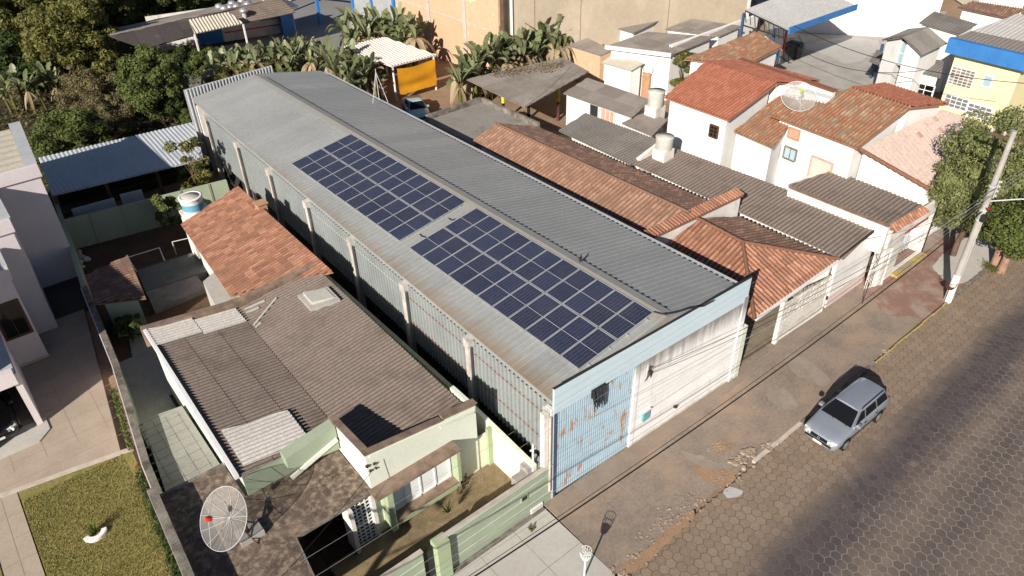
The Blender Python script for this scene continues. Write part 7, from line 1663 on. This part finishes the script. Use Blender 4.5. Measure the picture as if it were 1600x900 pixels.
for k in range(2): wire('service_wire', f'{["upper", "lower"][k]} of two dark wires from the pole to the white front wall bracket', (PX1, PY-.2, 6.8-.4*k), (INS.x, INS.y-.1, INS.z+.1-.25*k), 0.7, 0.011, M['wire_black'], group='service wires to the white wall')
wire('service_wire', 'pale service wire from the pole to the slim meter post behind the green street wall', (PX1, PY-.2, 6.5), (-0.62, 0.42, 3.05), 0.6, 0.009, M['wire_light'])
wire('service_wire', 'dark service wire from the pole to the white and pink house front', (PX1, PY-.1, 6.0), (21.6, -0.2, 3.3), 0.25, 0.011, M['wire_black'])
wire('service_wire', 'long dark wire crossing the tall houses at the upper right', at(1240, 40, 6.5), at(1600, 130, 7.0), 0.8, 0.025, M['wire_black'])
wire('service_wire', 'lower dark wire crossing the concrete yard to the gabled house', at(1245, 75, 5.5), at(1440, 110, 6.0), 0.8, 0.022, M['wire_black'])
wire('service_wire', 'faint wire slung over the carport roof', at(822, 165, 3.4), at(893, 103, 4.3), 0.2, 0.014, M['wire_black'])
wire('service_wire', 'drop wire from the left pole to the dark bracket on the pale green house front', (PX2, PY, 7.2), (-5.7, 2.7, 4.0), 0.7, 0.010, M['wire_black'])
def basket(name, label, loc, h, r, mt):
    b = thing(name, label, 'litter basket', loc); w = MB(); w.tube([(0, 0, 0), (0, 0, h)], 0.035, 8); w.build('post', mt, b)
    w = MB(); n = 14
    for k in range(n): t = 2*PI*k/n; w.tube([(r*.55*math.cos(t), r*.55*math.sin(t), h), (r*.9*math.cos(t), r*.9*math.sin(t), h+.18), (r*math.cos(t), r*math.sin(t), h+.42)], 0.008, 4)
    for rr_, z in ((r*.55, 0), (r*.75, .10), (r*.92, .22), (r, .42)): w.tube([(rr_*math.cos(2*PI*k/20), rr_*math.sin(2*PI*k/20), h+z) for k in range(21)], 0.010, 4)
    w.build('wire_cage', mt, b); w = MB(); w.lathe((0, 0, h-.005), [(r*.55, 0), (r*.56, .012)], 14); w.lathe((0, 0, h), [(r*.55, .01), (r*.8, .13)], 14); w.build('tray', mt, b); return b
q = at(915, 868, 1.25); basket('litter_basket', 'white wire litter basket on a post on the pavement at the bottom edge', (q.x, q.y, 0), 1.1, 0.21, M['white'])
q = at(1476, 470, 0); basket('litter_basket', 'dark wire litter basket on a stand beside the utility pole', (q.x, q.y, 0), 0.8, 0.28, M['iron_brown'])
cn_ = thing('traffic_cone', 'red and white traffic cone standing by the tall iron gate leaf', 'traffic cone'); q = at(1338, 438, 0); w = MB(); w.box(-.28, .28, -.28, .28, 0, .05); w.build('base', M['cone_orange'], cn_)
for nm, z0, z1, mt in (('cone_body', .05, .28, 'cone_orange'), ('white_band', .28, .42, 'white'), ('cone_body', .42, .56, 'cone_orange'), ('white_band', .56, .68, 'white'), ('cone_tip', .68, .85, 'cone_orange')):
    rr_ = lambda z: .20-.16*(z/.85); w = MB(); w.lathe((0, 0, 0), [(rr_(z0), z0), (rr_(z1), z1)], 18); w.build(nm, M[mt], cn_)
cn_.location = (q.x, q.y, 0.0)
st = thing('yellow_stand', 'small yellow metal stand between the hipped tile house and the pink plinth', 'stand'); q = at(1312, 424, 0); w = MB()
for dx in (-.2, .2):
    for dy in (-.15, .15): w.tube([(q.x+dx, q.y+dy, 0), (q.x+dx, q.y+dy, 1.1)], .03, 5)
w.build('leg', M['yellow_bright'], st); w = MB(); w.box(q.x-.24, q.x+.24, q.y-.19, q.y+.19, 1.1, 1.14); w.box(q.x-.5, q.x+.4, q.y-.25, q.y+.25, 0, .03); w.build('shelf', M['yellow_bright'], st); settle(st)
po = MB(); q = at(1347, 474, 0); po.tube([(q.x, q.y, 0), (q.x+.1, q.y, 1.3)], .03, 6); o = po.build('iron_post', M['iron_brown']); tag(o, 'thin brown iron post on the pavement in front of the iron gate leaf', 'post'); settle(o)
ct = MB(); q = at(830, 827, 0); rb = random.Random(3)
for _ in range(14): a = rb.uniform(0, 6.28); ct.tube([(q.x, q.y, .02), (q.x+.14*math.cos(a), q.y+.14*math.sin(a), rb.uniform(.03, .16))], [.05, .02], 5)
o = ct.build('leaf_clump', M['leaf_dry']); tag(o, 'small dark clump of dry leaves on the pale pavement before the green street wall', 'litter'); settle(o)
cr_ = thing('stacked_crates', 'dark stack of goods under a net beside the blue-edged canopy', 'stack'); q = at(1232, 92, 0); w = MB(); rb = random.Random(5)
for k in range(5): w.box(q.x-2+k*.75, q.x-1.3+k*.75, q.y-.5+rb.uniform(-.2, .2), q.y+1.0, 0, rb.uniform(0.8, 1.5))
w.build('crate', mat('netted_goods', (0.085, 0.085, 0.085), (0.04, 0.04, 0.042), 2.5), cr_); settle(cr_)
lad = thing('pallet', 'pale wooden pallet leaning in the yard beside the netted stack', 'pallet'); a = at(1246, 68, 1.0); w = MB()
for k in range(4): w.box(a.x, a.x+1.6, a.y+k*.25, a.y+k*.25+.12, 0.3+k*.28, .36+k*.28)
w.build('slat', M['sheet_beige'], lad); w = MB(); w.bar((a.x+.1, a.y-.1, .2), (a.x+.1, a.y+.95, 1.3), .1, .1); w.bar((a.x+1.5, a.y-.1, .2), (a.x+1.5, a.y+.95, 1.3), .1, .1); w.build('bearer', M['sheet_beige'], lad); settle(lad)
pw = thing('painted_wall_end', 'white wall end with blue stripes and a red post beside the mossy tile roof', 'wall'); a, b = at(1188, 106, 0), at(1219, 100, 0); w = MB(); wall_line(w, a, b, 0, 3.4, .2); w.build('wall', M['white'], pw)
w = MB(); wall_line(w, a+Vector((-.03, -.03, 0)), a.lerp(b, .8)+Vector((-.03, -.03, 0)), .5, 1.7, .05); w.build('blue_stripe', M['blue_paint'], pw); w = MB(); w.box(b.x-.1, b.x+.1, b.y-.12, b.y+.06, 0, 3.45); w.build('red_post', M['red'], pw); settle(pw)
